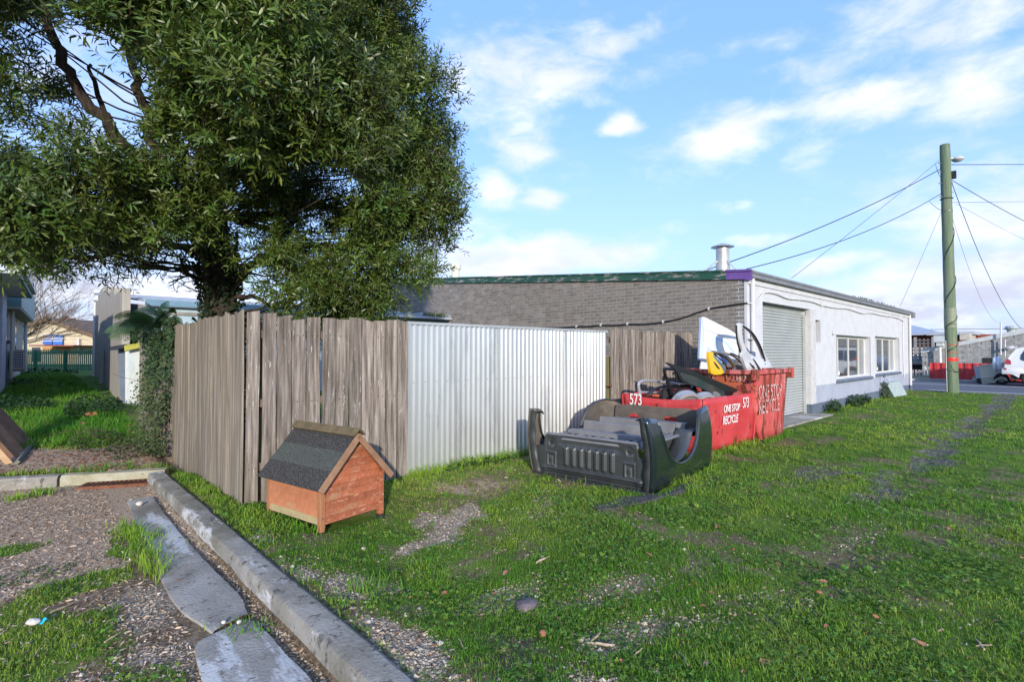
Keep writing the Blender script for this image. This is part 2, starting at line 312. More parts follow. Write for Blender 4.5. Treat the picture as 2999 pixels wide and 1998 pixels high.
m_blue=mat('pale_blue_print',[(.36,.50,.75),(.42,.56,.8)],3,rough=.4)
m_blue2=mat('blue_print',[(.08,.25,.62),(.1,.28,.66)],3,rough=.4)
m_pole=mat('green_treated_pole',[(.07,.125,.075),(.125,.17,.105),(.20,.215,.15)],3,(3,3,.12),.85,bump=.8,bscale=14,bstretch=(3,3,.1),lo=.3,hi=.7,stains=[((.035,.075,.06),3.2,.58,.68,(3,3,.12)),((.27,.27,.2),9,.66,.74,(1,1,.2))])
m_tape=mat('red_tape',[(.62,.025,.02),(.7,.035,.03)],rough=.4)
m_asph=mat('asphalt',[(.085,.088,.105),(.12,.123,.14)],14,rough=.85,world_=True,bump=.3,bscale=60)
m_line=mat('road_paint',[(.6,.6,.6),(.72,.72,.72)],6,rough=.6,world_=True)
m_redf=mat('red_fence_steel',[(.42,.035,.035),(.50,.05,.05)],2,rough=.45,world_=True,stains=[((.27,.02,.03),1.2,.55,.7,(1,1,1))])
m_block=mat('grey_block',[(.20,.20,.205),(.27,.27,.275),(.33,.33,.33)],3,rough=.95,bump=.5,var=.12,world_=True)
m_red_brick=mat('red_brick',[(.22,.05,.03),(.34,.09,.055)],6,rough=.9,var=.2,world_=True)
m_fence_g=mat('green_picket_paint',[(.015,.11,.055),(.03,.16,.085)],5,(1,1,.4),.6,var=.12)
m_yhouse=mat('cream_weatherboard',[(.44,.39,.28),(.53,.47,.35)],2,rough=.8,world_=True)
m_brown=mat('brown_roof_trim',[(.12,.075,.05),(.17,.11,.075)],4,rough=.8)
m_beigeb=mat('beige_block',[(.42,.38,.32),(.5,.46,.4)],4,rough=.9,bump=.4,world_=True)
m_teal=mat('teal_trim',[(.05,.15,.17),(.08,.2,.215)],4,rough=.6,world_=True)
m_bgut=mat('blue_gutter_paint',[(.13,.24,.33),(.17,.29,.38)],4,rough=.5,world_=True)
m_ltblue=mat('light_blue_wall',[(.34,.45,.52),(.42,.52,.58)],3,rough=.8,world_=True,stains=[((.5,.54,.55),3,.6,.75,(1,1,1))])
m_fin=mat('stained_render_fin',[(.24,.225,.20),(.33,.31,.28)],3,(2,2,.3),.9,bump=.5,world_=True,stains=[((.13,.12,.11),4,.62,.75,(2,2,.2))])
m_lattice=mat('lattice_timber',[(.22,.21,.2),(.3,.29,.28)],4,rough=.9)
m_barkd=mat('dark_bark',[(.016,.012,.009),(.034,.025,.018),(.06,.045,.033)],7,(3,3,.35),.95,bump=1.5,bscale=14,bstretch=(3,3,.3),world_=True)
m_barkl=mat('pale_bark',[(.15,.115,.085),(.26,.2,.15)],7,rough=.95,world_=True)
m_leaf=mat('tree_leaf',[(.8,.8,.8),(1,1,1)],2,rough=.42,spec=.5,vcol=True,trans=.22)
m_ivy=mat('ivy_leaf',[(.8,.8,.8),(1,1,1)],3,rough=.65,spec=.25,vcol=True,trans=.1)
m_grass=mat('grass_blade',[(.8,.8,.8),(1,1,1)],3,rough=.6,spec=.25,vcol=True,trans=.28)
m_stone=mat('gravel_stone',[(.75,.75,.75),(1,1,1)],30,rough=.9,spec=.2,vcol=True)
m_litter=mat('leaf_litter',[(.8,.8,.8),(1,1,1)],30,rough=.85,spec=.2,vcol=True)
# ------------------------------------------------------------------ ground shape and cover
def sst(x,a,b):
    t=np.clip((x-a)/(b-a),0,1); return t*t*(3-2*t)
_G=np.random.default_rng(5).random((256,256))
def vn(x,y):
    xi=np.floor(x).astype(int);yi=np.floor(y).astype(int);fx=x-xi;fy=y-yi;fx=fx*fx*(3-2*fx);fy=fy*fy*(3-2*fy)
    g=lambda a,b:_G[a%256,b%256]
    return (g(xi,yi)*(1-fx)+g(xi+1,yi)*fx)*(1-fy)+(g(xi,yi+1)*(1-fx)+g(xi+1,yi+1)*fx)*fy
def fbm(x,y,o=4):
    s=0;a=.5;t=0
    for k in range(o): s=s+a*vn(x*2**k+17.3*k,y*2**k+9.1*k); t+=a; a*=.55
    return s/t
KX0,KX1=1.15,1.34
BK0=np.array([1.27,7.93]);BK1=np.array([-3.6,10.3])      # foot of the back kerb
_bd=(BK1-BK0)/np.linalg.norm(BK1-BK0); _bn=np.array([-_bd[1],_bd[0]]); _bn=_bn if _bn[1]>0 else -_bn
def behind(x,y): return (x-BK0[0])*_bn[0]+(y-BK0[1])*_bn[1]
def H(x,y):
    x=np.asarray(x,float);y=np.asarray(y,float)
    s=behind(x,y)
    g=(.11*sst(s,.12,.3)+.031*np.clip(s-.5,0,16))*(1-sst(x,8,11))*(1-sst(x,1.35,1.6)*(1-sst(y,8.6,10)))
    k=.10*sst(x,1.16,1.2)*(1-sst(x,1.36,2.3))*(1-sst(y,7.6,8.2))
    b=.075*np.exp(-((x-4.8)/1.9)**2)*sst(y,4.4,5.7)*(1-sst(y,6.5,8))
    near=np.exp(-((x-4)**2+(y-3)**2)/220)
    n=(fbm(x*1.3,y*1.3)-.5)*.05*near*sst(np.hypot(x,y),.5,3)
    n=n*np.where((x>.6)&(x<1.5)&(y<8.3),.12,1)
    r=-.05*sst(x,27.6,28.0)
    c=-.035*np.exp(-((y-1.55)/.22)**2)*sst(x,6,8)*(1-sst(x,24,27))-.02*np.exp(-((y-.1)/.25)**2)*sst(x,6,8)*(1-sst(x,24,27))
    return g+k+b+n+r+c
def hz(x,y): return float(H(x,y))
def el(x,y,cx,cy,rx,ry,a=0):
    c,s=math.cos(a),math.sin(a);u=(x-cx)*c+(y-cy)*s;v=-(x-cx)*s+(y-cy)*c; return np.sqrt((u/rx)**2+(v/ry)**2)
def cover(x,y):
    """grass, gravel, litter shares at a point"""
    n=fbm(x*1.6,y*1.6);n2=fbm(x*4.5+31,y*4.5,3);w=(n-.5)*1.1+(n2-.5)*.7
    yard=sst(x,1.33,1.4)
    gr=np.ones_like(x)*.96
    v=np.zeros_like(x)
    for (cx,cy,rx,ry,a,am) in [(2.95,4.0,.62,.30,.5,1),(2.35,3.75,.35,.14,.3,.9),(3.45,4.35,.5,.16,.5,.7),(1.50,2.5,.17,2.0,0,1),(1.62,3.3,.22,.5,0,.8),(2.55,1.75,.45,.16,-.3,.6),
                              (3.1,2.1,.5,.12,-.3,.5),(3.6,1.35,.5,.16,-.3,.5),(1.9,1.5,.5,.35,0,.8),(2.3,2.6,.3,.12,0,.6),(5.2,1.3,1.0,.16,-.1,.5),(4.2,3.9,.5,.2,.4,.45)]:
        v=np.maximum(v,am*sst(1.2-.8*el(x,y,cx,cy,rx,ry,a)+w*2.3,.1,1.0))
    tr=np.maximum(np.exp(-((y-1.55)/.42)**2),.85*np.exp(-((y+.05)/.5)**2))*sst(x,5.5,7.5)
    tr=sst(tr*1.0+w*1.5,.62,1.1)
    mud=np.maximum(.8*tr,.55*sst(1.1-el(x,y,7.9,2.35,.8,.3,.1)+w,0,.5))
    dry=np.maximum(sst(1.2-el(x,y,3.8,4.9,1.7,.6,.1)+w*.8,0,.8),.45*sst(1.1-el(x,y,5.2,2.7,1.3,.3,.1)+w*1.2,0,.8))
    g=gr*(1-v*.92)*(1-mud*.8)*(1-.42*dry)*(.72+.5*sst(n2,.35,.6))
    bare=sst(.46-n,.0,.12)*.5; g=g*(1-bare)
    lit=.25*dry+bare*.5
    # car park side
    park=(1-sst(x,1.1,1.2))
    s=behind(x,y)
    gp=np.zeros_like(x)
    for (cx,cy,rx,ry,a,am) in [(.28,4.75,.62,.22,.35,.9),(.68,5.2,.12,.75,.05,1),(-.05,3.9,.5,.75,.2,.85),(-.9,5.6,.4,.2,0,.7),(-.1,6.0,.25,.12,0,.7),(.55,2.7,.3,.5,0,.55),(.1,3.0,.5,.4,0,.6)]:
        gp=np.maximum(gp,am*sst(1.2-el(x,y,cx,cy,rx,ry,a)+w*1.0,0,.5))
    vp=np.zeros_like(x)
    for (cx,cy,rx,ry,a,am) in [(.60,4.1,.22,.5,0,.7),(.55,3.3,.3,.3,.2,.6),(-.4,4.6,.4,.15,0,.5),(.2,2.5,.6,.3,0,.5)]:
        vp=np.maximum(vp,am*sst(1.2-el(x,y,cx,cy,rx,ry,a)+w*1.0,0,.6))
    lp=.6*sst(y,4.4,5.2)+.35
    park=park*(1-sst(s,0,.1))
    # garden behind the back kerb
    gd=sst(s,0,.15)*(1-sst(x,1.6,1.8))
    lawn=sst(s+w*.6+.35*sst(-x,0,3),1.7,2.5); tuft=sst(1-np.abs(s-.25)/.28+w*1.3,0.2,.7)*.8
    gg=np.maximum(lawn,tuft)
    yd=yard*(1-gd)
    G=g*yd*(1-park)+gp*park+gg*gd
    Vv=v*yd*(1-park)+vp*park*(1-gp)+.1*gd
    Lt=lit*yd*(1-park)+lp*park*(1-gp)*(1-vp*.6)+(1-lawn)*gd*.9
    pan=((x>.62)&(x<1.14)&(y<7.2))
    G=np.where(pan,G*0,G)
    return np.clip(G,0,1),np.clip(Vv,0,1),np.clip(Lt,0,1),np.clip(mud*yd,0,1),gd*lawn
def axis_coords(a,b,st,lo_,hi_):
    c=list(np.arange(a,b,st)); s=st;x=c[-1]
    while x<hi_: s*=1.18; x+=s; c.append(x)
    s=st;x=c[0]; l=[]
    while x>lo_: s*=1.18; x-=s; l.append(x)
    return np.array(l[::-1]+c)
gx=axis_coords(-3,14,.06,-900,1500); gy=axis_coords(-3,11.5,.06,-1200,1200)
X,Y=np.meshgrid(gx,gy,indexing='ij'); Zg=H(X,Y); Zg=np.where(np.hypot(X,Y)>120,np.minimum(Zg,0)-.05,Zg)
nx,ny=X.shape; idx=np.arange(nx*ny).reshape(nx,ny)
vs=np.stack([X,Y,Zg],-1).reshape(-1,3); fs=np.stack([idx[:-1,:-1],idx[1:,:-1],idx[1:,1:],idx[:-1,1:]],-1).reshape(-1,4)
def np_mesh(name,v,f,col=None,smooth=False,mats=()):
    me=bpy.data.meshes.new(name); me.vertices.add(len(v)); me.vertices.foreach_set('co',np.ascontiguousarray(v,dtype=np.float32).ravel())
    k=f.shape[1]; me.loops.add(f.size); me.loops.foreach_set('vertex_index',f.astype(np.int32).ravel())
    me.polygons.add(len(f)); me.polygons.foreach_set('loop_start',np.arange(0,f.size,k,dtype=np.int32)); me.polygons.foreach_set('loop_total',np.full(len(f),k,dtype=np.int32))
    me.polygons.foreach_set('use_smooth',np.full(len(f),bool(smooth)))
    me.update(calc_edges=True)
    if col is not None:
        a=me.color_attributes.new('Col','FLOAT_COLOR','POINT'); c4=np.ones((len(v),4),np.float32); c4[:,:col.shape[1]]=col; a.data.foreach_set('color',c4.ravel())
    for m in mats: me.materials.append(m)
    return me
g_,v_,l_,mud_,lawn_=cover(vs[:,0],vs[:,1])
me=np_mesh('ground',vs,fs,np.stack([g_,v_,l_],-1),True)
a=me.color_attributes.new('Mud','FLOAT_COLOR','POINT'); c4=np.zeros((len(vs),4),np.float32); c4[:,0]=mud_; a.data.foreach_set('color',c4.ravel())
def ground_mat():
    m=bpy.data.materials.new('ground_cover'); m.use_nodes=True; nt=m.node_tree;N=nt.nodes;L=nt.links;b=N['Principled BSDF']; b.inputs['Roughness'].default_value=.95; b.inputs['Specular IOR Level'].default_value=.15
    geo=N.new('ShaderNodeNewGeometry'); P=geo.outputs['Position']
    def nz(sc,det=8,st=(1,1,1),rg=.62):
        mp=N.new('ShaderNodeMapping'); mp.inputs['Scale'].default_value=st; L.new(P,mp.inputs[0]); n=N.new('ShaderNodeTexNoise'); n.inputs['Scale'].default_value=sc; n.inputs['Detail'].default_value=det; n.inputs['Roughness'].default_value=rg; L.new(mp.outputs[0],n.inputs['Vector']); return n.outputs['Fac']
    def ramp(f,cs,lo,hi):
        r=N.new('ShaderNodeValToRGB'); L.new(f,r.inputs[0]); e=r.color_ramp.elements
        while len(e)<len(cs): e.new(.5)
        for i,c in enumerate(cs): e[i].position=lo+(hi-lo)*i/(len(cs)-1); e[i].color=(*c,1)
        return r.outputs[0]
    def mix(f,a,b_):
        x=N.new('ShaderNodeMix'); x.data_type='RGBA'; L.new(f,x.inputs['Factor']); L.new(a,x.inputs['A']); L.new(b_,x.inputs['B']); return x.outputs['Result']
    def mm(op,a,b_):
        x=N.new('ShaderNodeMath'); x.operation=op
        for i,q in enumerate((a,b_)):
            if isinstance(q,(int,float)): x.inputs[i].default_value=q
            else: L.new(q,x.inputs[i])
        return x.outputs[0]
    def ms(f,a,b_):
        x=N.new('ShaderNodeMapRange'); x.interpolation_type='SMOOTHSTEP'; L.new(f,x.inputs[0]); x.inputs[1].default_value=a; x.inputs[2].default_value=b_; return x.outputs[0]
    at=N.new('ShaderNodeAttribute'); at.attribute_name='Col'; sp=N.new('ShaderNodeSeparateColor'); L.new(at.outputs['Color'],sp.inputs[0])
    am=N.new('ShaderNodeAttribute'); am.attribute_name='Mud'; sm=N.new('ShaderNodeSeparateColor'); L.new(am.outputs['Color'],sm.inputs[0])
    soil=ramp(nz(22),[(.085,.056,.03),(.17,.122,.075),(.26,.205,.14)],.35,.68)
    vo=N.new('ShaderNodeTexVoronoi'); vo.inputs['Scale'].default_value=75; L.new(P,vo.inputs['Vector'])
    sc=N.new('ShaderNodeSeparateColor'); L.new(vo.outputs['Color'],sc.inputs[0])
    grav=ramp(sc.outputs[0],[(.16,.125,.09),(.30,.245,.185),(.42,.355,.28),(.54,.48,.39)],0,1)
    gsh=ms(vo.outputs['Distance'],.75,.35); grav=mix(gsh,soil,grav)
    grass=ramp(nz(2.2,9,(1,1,1),.7),[(.04,.08,.012),(.085,.15,.018),(.15,.20,.035)],.36,.66)
    lit=ramp(nz(30,6,(1,2.2,1),.75),[(.16,.10,.06),(.36,.265,.185),(.56,.46,.35)],.36,.62)
    mudc=ramp(nz(9,8,(.35,2,1)),[(.06,.054,.045),(.12,.11,.095),(.20,.188,.168)],.36,.66)
    br=mm('SUBTRACT',nz(13,6),.5); 
    def f(ch,k=1.2): return ms(mm('ADD',ch,mm('MULTIPLY',br,k)),.3,.7)
    c=mix(f(sp.outputs[2]),soil,lit); c=mix(f(sp.outputs[1]),c,grav); c=mix(f(sp.outputs[0]),c,grass); c=mix(f(sm.outputs[0],.9),c,mudc)
    L.new(c,b.inputs['Base Color'])
    bp=N.new('ShaderNodeBump'); bp.inputs['Strength'].default_value=.9; bp.inputs['Distance'].default_value=.02; L.new(nz(40,6),bp.inputs['Height']); L.new(bp.outputs[0],b.inputs['Normal'])
    return m
me.materials.append(ground_mat())
put('ground',me,Matrix(),kind='structure')
# road: sheet of asphalt with its edge lines
road=MB(); road.box(27.95,-260,-.2,37.5,260,.002); road.build('road',m_asph,kind='structure')
for nm,xa,w in (('road_edge_line',28.42,.13),('road_edge_line',33.75,.13)):
    l=MB(); l.box(xa,-200,.0045,xa+w,200,.0075); l.build(nm,m_line,kind='structure')
fp=MB(); fp.box(37.5,-60,-.2,38.4,60,.10); fp.build('pavement',m_conc,kind='structure')
# kerb along the car park, cast in lengths
kpr=[(KX0,-.05),(KX0+.010,.108),(KX0+.020,.127),(KX0+.038,.135),(KX1-.03,.135),(KX1-.008,.12),(KX1,-.05)]
def kerb_piece(y0,y1,mt,parent,wob=0):
    k=MB(); n=max(2,int((y1-y0)/.12)); ys=np.linspace(y0,y1,n)
    vs_=[];m=len(kpr)
    for y in ys:
        for i,(x,z) in enumerate(kpr):
            r=(fbm(np.array(x*9.),np.array(y*4.))-.5)*.012
            bl=.06*max(0,(y-7.2))**2 if y>7.2 else 0
            vs_.append((x+r+(0 if i<4 else r),y,z+r*.6))
    fs_=[tuple(range(m))[::-1],tuple((n-1)*m+i for i in range(m))]+[(i*m+j,i*m+j+1,(i+1)*m+j+1,(i+1)*m+j) for i in range(n-1) for j in range(m-1)]
    k.add(vs_,fs_); return k.build('kerb_length',mt,parent,smooth='auto')
kt=thing('side_kerb','long grey concrete kerb beside the gutter, from the near edge back to the drain','kerb',(1.2,3.5,0))
yy=[-3.2,-.9,1.55,2.95,4.55,6.2,7.82]
for a_,b_ in zip(yy[:-1],yy[1:]): kerb_piece(a_+.003,b_-.003,m_kerb,kt)
bt=thing('back_kerb','mossy concrete kerb running left behind the drain grate','kerb',(.2,8.4,0))
def bkerb(s0,s1,w0=0,w1=0,mt=m_mosskerb):
    k=MB(); n=10; pr=[(0,-.05),(.01,.09),(.035,.125),(.15,.13),(.18,.11),(.19,-.05)]; m=len(pr); vs_=[]
    for t in np.linspace(s0,s1,n):
        for i,(d,z) in enumerate(pr):
            # rounds into the side kerb at the drain corner
            p=BK0+_bd*t+_bn*d; r=(fbm(np.array(p[0]*5),np.array(p[1]*5+z*9))-.5)*.03
            vs_.append((p[0]+r,p[1]+r,z+r*.5))
    fs_=[tuple(range(m))[::-1],tuple((n-1)*m+i for i in range(m))]+[(i*m+j,i*m+j+1,(i+1)*m+j+1,(i+1)*m+j) for i in range(n-1) for j in range(m-1)]
    k.add(vs_,fs_); k.build('kerb_length',mt,bt,smooth='auto')
bkerb(-.08,1.02); bkerb(1.05,2.3,mt=m_kerb); bkerb(2.33,4.6,mt=m_kerb)
# drain grate
dg_=thing('drain_grate','rusty iron drain grate at the foot of the back kerb','drain grate',(.95,7.75,0))
gc=np.array([1.10,7.88]); 
fr=MB()
def gp(s,d,z): p=BK0+_bd*s-_bn*d; return (p[0],p[1],z)
for (s0,s1,d0,d1) in ((.0,.74,.0,.025),(.0,.74,.235,.26),(.0,.025,.025,.235),(.715,.74,.025,.235)):
    fr.hull([gp(s0,d0,.0),gp(s0,d1,.0),gp(s1,d1,.0),gp(s1,d0,.0),gp(s0,d0,.035),gp(s0,d1,.035),gp(s1,d1,.035),gp(s1,d0,.035)])
fr.build('grate_frame',m_rust,dg_)
pit=MB(); pit.add([gp(.02,.02,.005),gp(.02,.24,.005),gp(.72,.24,.005),gp(.72,.02,.005)],[(0,1,2,3)]); pit.build('pit',m_rub,dg_)
for i in range(14):
    s=.05+i*.049; b_=MB(); b_.hull([gp(s,.025,.01),gp(s,.235,.01),gp(s+.017,.235,.01),gp(s+.017,.025,.01),gp(s+.01,.025,.036),gp(s+.01,.235,.036),gp(s+.027,.235,.036),gp(s+.027,.025,.036)]); b_.build('grate_bar',m_rust,dg_)
# concrete gutter slabs, broken edges
def slab(name,left,right,label):
    k=MB(); n=len(left); vs_=[];ys=[p[1] for p in left]
    L_=catmull([(x,y,0) for x,y in left],5);R_=catmull([(x,y,0) for x,y in right],5)
    m=min(len(L_),len(R_)); K=9; rows=[]
    for i in range(m):
        row=[]
        for j in range(K):
            t=j/(K-1); p=L_[i].lerp(R_[i],t)
            e=(fbm(np.array(p.x*9+3),np.array(p.y*9))-.5)
            if j in(0,K-1): p=p+Vector((e*.022,0,0))
            z=.022+.012*t+(e*.002)- (.006 if j in (0,K-1) else 0)
            row.append((p.x,p.y,z))
        rows.append([(row[0][0]-.012,row[0][1],-.04)]+row+[(row[-1][0]+.012,row[-1][1],-.04)])
    w=K+2; vs_=[v for r in rows for v in r]
    k.add(vs_,[(i*w+j,i*w+j+1,(i+1)*w+j+1,(i+1)*w+j) for i in range(m-1) for j in range(w-1)])
    return k.build(name,m_conc,smooth='auto',label=label,cat='gutter slab',group='concrete gutter slabs')
slab('gutter_slab',[(.86,7.0),(.82,6.2),(.785,5.3),(.755,4.6),(.745,4.1),(.765,3.75),(.83,3.40)],[(1.08,6.98),(1.06,6.2),(1.045,5.3),(1.05,4.6),(1.06,4.1),(1.07,3.75),(1.03,3.46)],'long cracked concrete gutter slab leading from the drain to the weed-filled break')
slab('gutter_slab',[(.84,3.37),(.73,3.33),(.69,3.1),(.675,2.8),(.67,2.2),(.66,1.4),(.65,.2)],[(1.0,3.40),(1.04,3.28),(1.045,3.0),(1.05,2.7),(1.06,2.2),(1.06,1.4),(1.06,.2)],'short worn concrete gutter slab nearest the bottom edge')
# ------------------------------------------------------------------ paling fences
def paling(w,h,th=.018,n=6,seed=0):
    r=random.Random(seed); b=MB(); K=[i/n for i in range(n+1)]
    L_=[-w/2+r.uniform(-.003,.003) for _ in K]; R_=[w/2+r.uniform(-.003,.003) for _ in K]; bow=r.uniform(-.008,.008)
    vs_=[]
    for i,k in enumerate(K):
        z=k*h; zz=z
        y=bow*math.sin(k*3.1)
        if i==n:
            a=r.uniform(-.02,.02); vs_+=[(L_[i],y,z+a),(R_[i],y,z-a),(R_[i],y+th,z-a),(L_[i],y+th,z+a)]
        elif i==0:
            a=r.uniform(-.02,.02); vs_+=[(L_[i],y,a),(R_[i],y,-a),(R_[i],y+th,-a),(L_[i],y+th,a)]
        else: vs_+=[(L_[i],y,z),(R_[i],y,z),(R_[i],y+th,z),(L_[i],y+th,z)]
    fs_=[(3,2,1,0),tuple(n*4+i for i in range(4))]+[(i*4+j,i*4+(j+1)%4,(i+1)*4+(j+1)%4,(i+1)*4+j) for i in range(n) for j in range(4)]
    b.add(vs_,fs_); me=bpy.data.meshes.new('paling'); me.from_pydata(b.v,[],b.f); return me
def pset(mt,h,w,k=6,s0=0):
    out=[]
    for i in range(k):
        m=paling(w*random.uniform(.96,1.03),h,seed=s0+i); m.materials.append(mt); out.append(m)
    return out
FY=5.80; FX=1.64
f1=thing('paling_fence','weathered grey wide-board paling fence behind the kennel, left of the zinc sheets','fence',(2.6,FY,0),'weathered paling fences')
bounds=[1.672]; 
pxs=[(565,645),(665,750),(758,843),(850,935),(940,1022),(1028,1108),(1114,1192),(1198,1270),(1275,1345),(1350,1420),(1425,1490),(1494,1556)]
for i,(a_,b_) in enumerate(pxs):
    xa=PY(450+a_/2.09,1100,FY).x; xb=PY(450+b_/2.09,1100,FY).x; w=xb-xa
    me=paling(w-.003,2.0,seed=100+i); me.materials.append(m_wood); xm=(xa+xb)/2
    put('paling',me,Matrix.Translation((xm,FY+random.uniform(-.01,.01),hz(xm,FY)+random.uniform(-.022,.022)))@Matrix.Rotation(random.uniform(-.006,.006),4,'Y'),f1)
XR=PY(1192,1100,FY).x
g=MB()
for i,(a_,b_) in enumerate(pxs):
    xa=PY(450+a_/2.09,1100,FY).x; xb=PY(450+b_/2.09,1100,FY).x
    for z in (.42,1.09,1.82):
        for q in (.3,.72): xq=xa+(xb-xa)*q; g.box(xq-.004,FY-.013,z-.004,xq+.004,FY-.004,z+.004)
g.build('nail',m_screw,f1,kind='stuff')
for z in (.38,1.05,1.78):
    b_=MB(); b_.box(1.66,FY+.035,z,XR,FY+.075,z+.085); b_.build('rail',m_rail,f1)
for x in (1.78,3.45):
    b_=MB(); b_.box(x,FY+.08,-.1,x+.1,FY+.18,1.95); b_.build('post',m_post,f1)
f2=thing('paling_fence','weathered brown-grey paling fence running away beside the kerb, ivy on its far end','fence',(FX,7.7,0),'weathered paling fences')
ps=pset(m_wood2,2.0,.118,6,20); y=5.79; i=0
while y<9.62:
    w=.108; ym=y+w/2; hh=random.uniform(.985,1.008)*(1 if y<8.2 else 1-.006*(y-8.2))
    put('paling',ps[i%6],Matrix.Translation((FX+random.choice((0,.016)) ,ym,hz(1.4,min(ym,7.8))-.09+ (.03*max(0,ym-8))))@Matrix.Rotation(-math.pi/2,4,'Z')@Matrix.Scale(hh*1.02,4,(0,0,1)),f2); y+=w*random.uniform(.9,1.0); i+=1
for z in (.4,1.05,1.75):
    b_=MB(); b_.box(FX+.04,5.84,z,FX+.08,9.6,z+.085); b_.build('rail',m_rail,f2)
# zinc sheet gate
f3=thing('corrugated_fence','ribbed zinc sheet fence panel between the two paling fences','fence',(5.7,FY,0))
XA=XR+.004; XB=PY(1774,1000,FY).x
zt=2.02
def rib_sheet(xa,xb,parent,name='zinc_sheet',y=FY,pitch=.0895,z0=None,amp=.026,mt=m_galv,ztop=zt,prof=((0,0),(.20,0),(.42,1),(.62,1),(.84,0))):
    b_=MB(); pts=[]; k0=math.floor(xa/pitch)
    x=k0*pitch
    while x<xb:
        for (u,v) in prof:
            q=x+u*pitch
            if xa<=q<=xb: pts.append((q,y-v*amp))
        x+=pitch
    pts=[(xa,y)]+pts+[(xb,y)]
    vs_=[];n=len(pts)
    for (x,yv) in pts:
        vs_.append((x,yv,(hz(x,y)-.03) if z0 is None else z0)); vs_.append((x,yv,1.0)) ; vs_.append((x,yv,ztop))
    b_.add(vs_,[(i*3+j,(i+1)*3+j,(i+1)*3+j+1,i*3+j+1) for i in range(n-1) for j in range(2)]); return b_.build(name,mt,parent,solid=.0015)
cuts=[XA]+[XA+(XB-XA)*k/5.5 for k in (1.0,2,3,4,5)]+[XB]
for i,(a_,b_) in enumerate(zip(cuts[:-1],cuts[1:])): rib_sheet(a_+.001,b_-.001,f3,y=FY-.001*(i%2))
b_=MB(); b_.box(XA-.01,FY-.03,zt-.012,XB+.03,FY+.012,zt+.006); b_.box(XA-.01,FY-.032,zt-.03,XB+.03,FY-.0302,zt+.006); b_.build('top_capping',m_galv2,f3)
sc_=MB(); x=XA+.08
while x<XB:
    z=1.24-.0*(x); sc_.lathe([(0,-.006),(.0055,-.005),(.0055,0)],(x,FY-.0205,z),6,'Y'); x+=.179
sc_.build('screw',m_screw,f3,kind='stuff')
for z in (.45,1.2,1.85):
    b_=MB(); b_.box(XA,FY+.01,z,XB,FY+.05,z+.07); b_.build('rail',m_rail,f3)
b_=MB(); gpx=PY(1781,1100,FY+.1).x; b_.box(gpx-.05,FY+.06,-.1,gpx+.05,FY+.16,1.55); b_.build('post',m_post,f3)
b_=MB(); b_.tube([(XB-.06,FY-.03,1.02),(XB+.09,FY-.035,1.015)],.012,8); b_.lathe([(0,-.02),(.02,-.015),(.02,.02),(0,.025)],(XB+.1,FY-.035,1.015),8,'X'); b_.build('bolt_latch',m_rust,f3)
# right hand paling fence, up to the brick wall
f4=thing('paling_fence','brown-grey paling fence behind the red skips, ending at the brick wall','fence',(9.5,FY,0),'weathered paling fences')
xa=PY(1789,1000,FY).x; ps=pset(m_wood,2.06,.13,6,50); x=xa; i=0
while x<11.0:
    w=.128; put('paling',ps[i%6],Matrix.Translation((x+w/2,FY+random.uniform(-.008,.008),random.uniform(-.02,.02))),f4); x+=w+random.uniform(.002,.008); i+=1
for z in (.4,1.05,1.8):
    b_=MB(); b_.box(xa+.02,FY+.04,z,11.0,FY+.08,z+.085); b_.build('rail',m_rail,f4)
# ------------------------------------------------------------------ brick workshop
BX=11.10; BY=4.61; BXE=27.2; BYE=20.6
def rz(y): return 3.33+.0885*(y-BY)
wk=thing('workshop','long brick workshop with grey brick side, white painted front and green roof edge','workshop',(BX,BY,0))
# grey brick side wall
core=MB(); core.prism([(BY+.1,0),(BYE,0),(BYE,rz(BYE)-.1),(BY+.1,rz(BY+.1)-.1)],lambda u,v,w:(w,u,v),BX+.0015,BX+.23); core.build('mortar_wall',m_mortar,wk)
CH=.086; BL=.24; bricks=[]
row=0; z=0.
while z<rz(BYE)-.17:
    off=0 if row%2 else BL/2
    y=BY+.055-off
    while y<BYE:
        y0=max(y+.005,BY+.06); y1=min(y+BL-.005,BYE)
        if y1-y0>.03:
            zt_=min(z+CH-.010,rz(y0)-.17)
            if zt_-z>.015: bricks.append((y0,y1,z,zt_))
        y+=BL
    z+=CH; row+=1
vis=lambda b:(b[0]<5.75 and b[2]>1.25) or (b[2]>2.0)
full=[b for b in bricks if vis(b) and abs(b[1]-b[0]-.23)<1e-6 and abs(b[3]-b[2]-.076)<1e-6]
full.sort(key=lambda b:b[0]); ind=set(full[:300])
bm_=MB(); bm_.box(-.006,0,0,.05,.23,.076); bmeshes=[]
for k in range(5):
    r=random.Random(k); q=MB(); q.hull([(r.uniform(-.001,.001) if i in (0,3,4,7) else .03,a,b) for i,(a,b) in enumerate([(r.uniform(0,.004),r.uniform(0,.003)),(0,0),(.23,0),(.23-r.uniform(0,.004),r.uniform(0,.003)),(r.uniform(0,.004),.076-r.uniform(0,.003)),(0,.076),(.23,.076),(.23-r.uniform(0,.004),.076-r.uniform(0,.003))])])
    me=bpy.data.meshes.new('brick'); me.from_pydata(q.v,[],q.f); me.materials.append(m_brick); bmeshes.append(me)
for i,b in enumerate(full[:300]):
    put('brick',bmeshes[i%5],Matrix.Translation((BX-.002,b[0],b[2])),wk)
rest=[b for b in bricks if b not in ind]
V=[];F=[];C=[]
base=np.array([[0,0,0],[1,0,0],[1,1,0],[0,1,0],[0,0,1],[1,0,1],[1,1,1],[0,1,1]],float); bf=np.array([(0,4,7,3),(4,5,6,7),(3,2,1,0),(0,1,5,4),(3,7,6,2)])
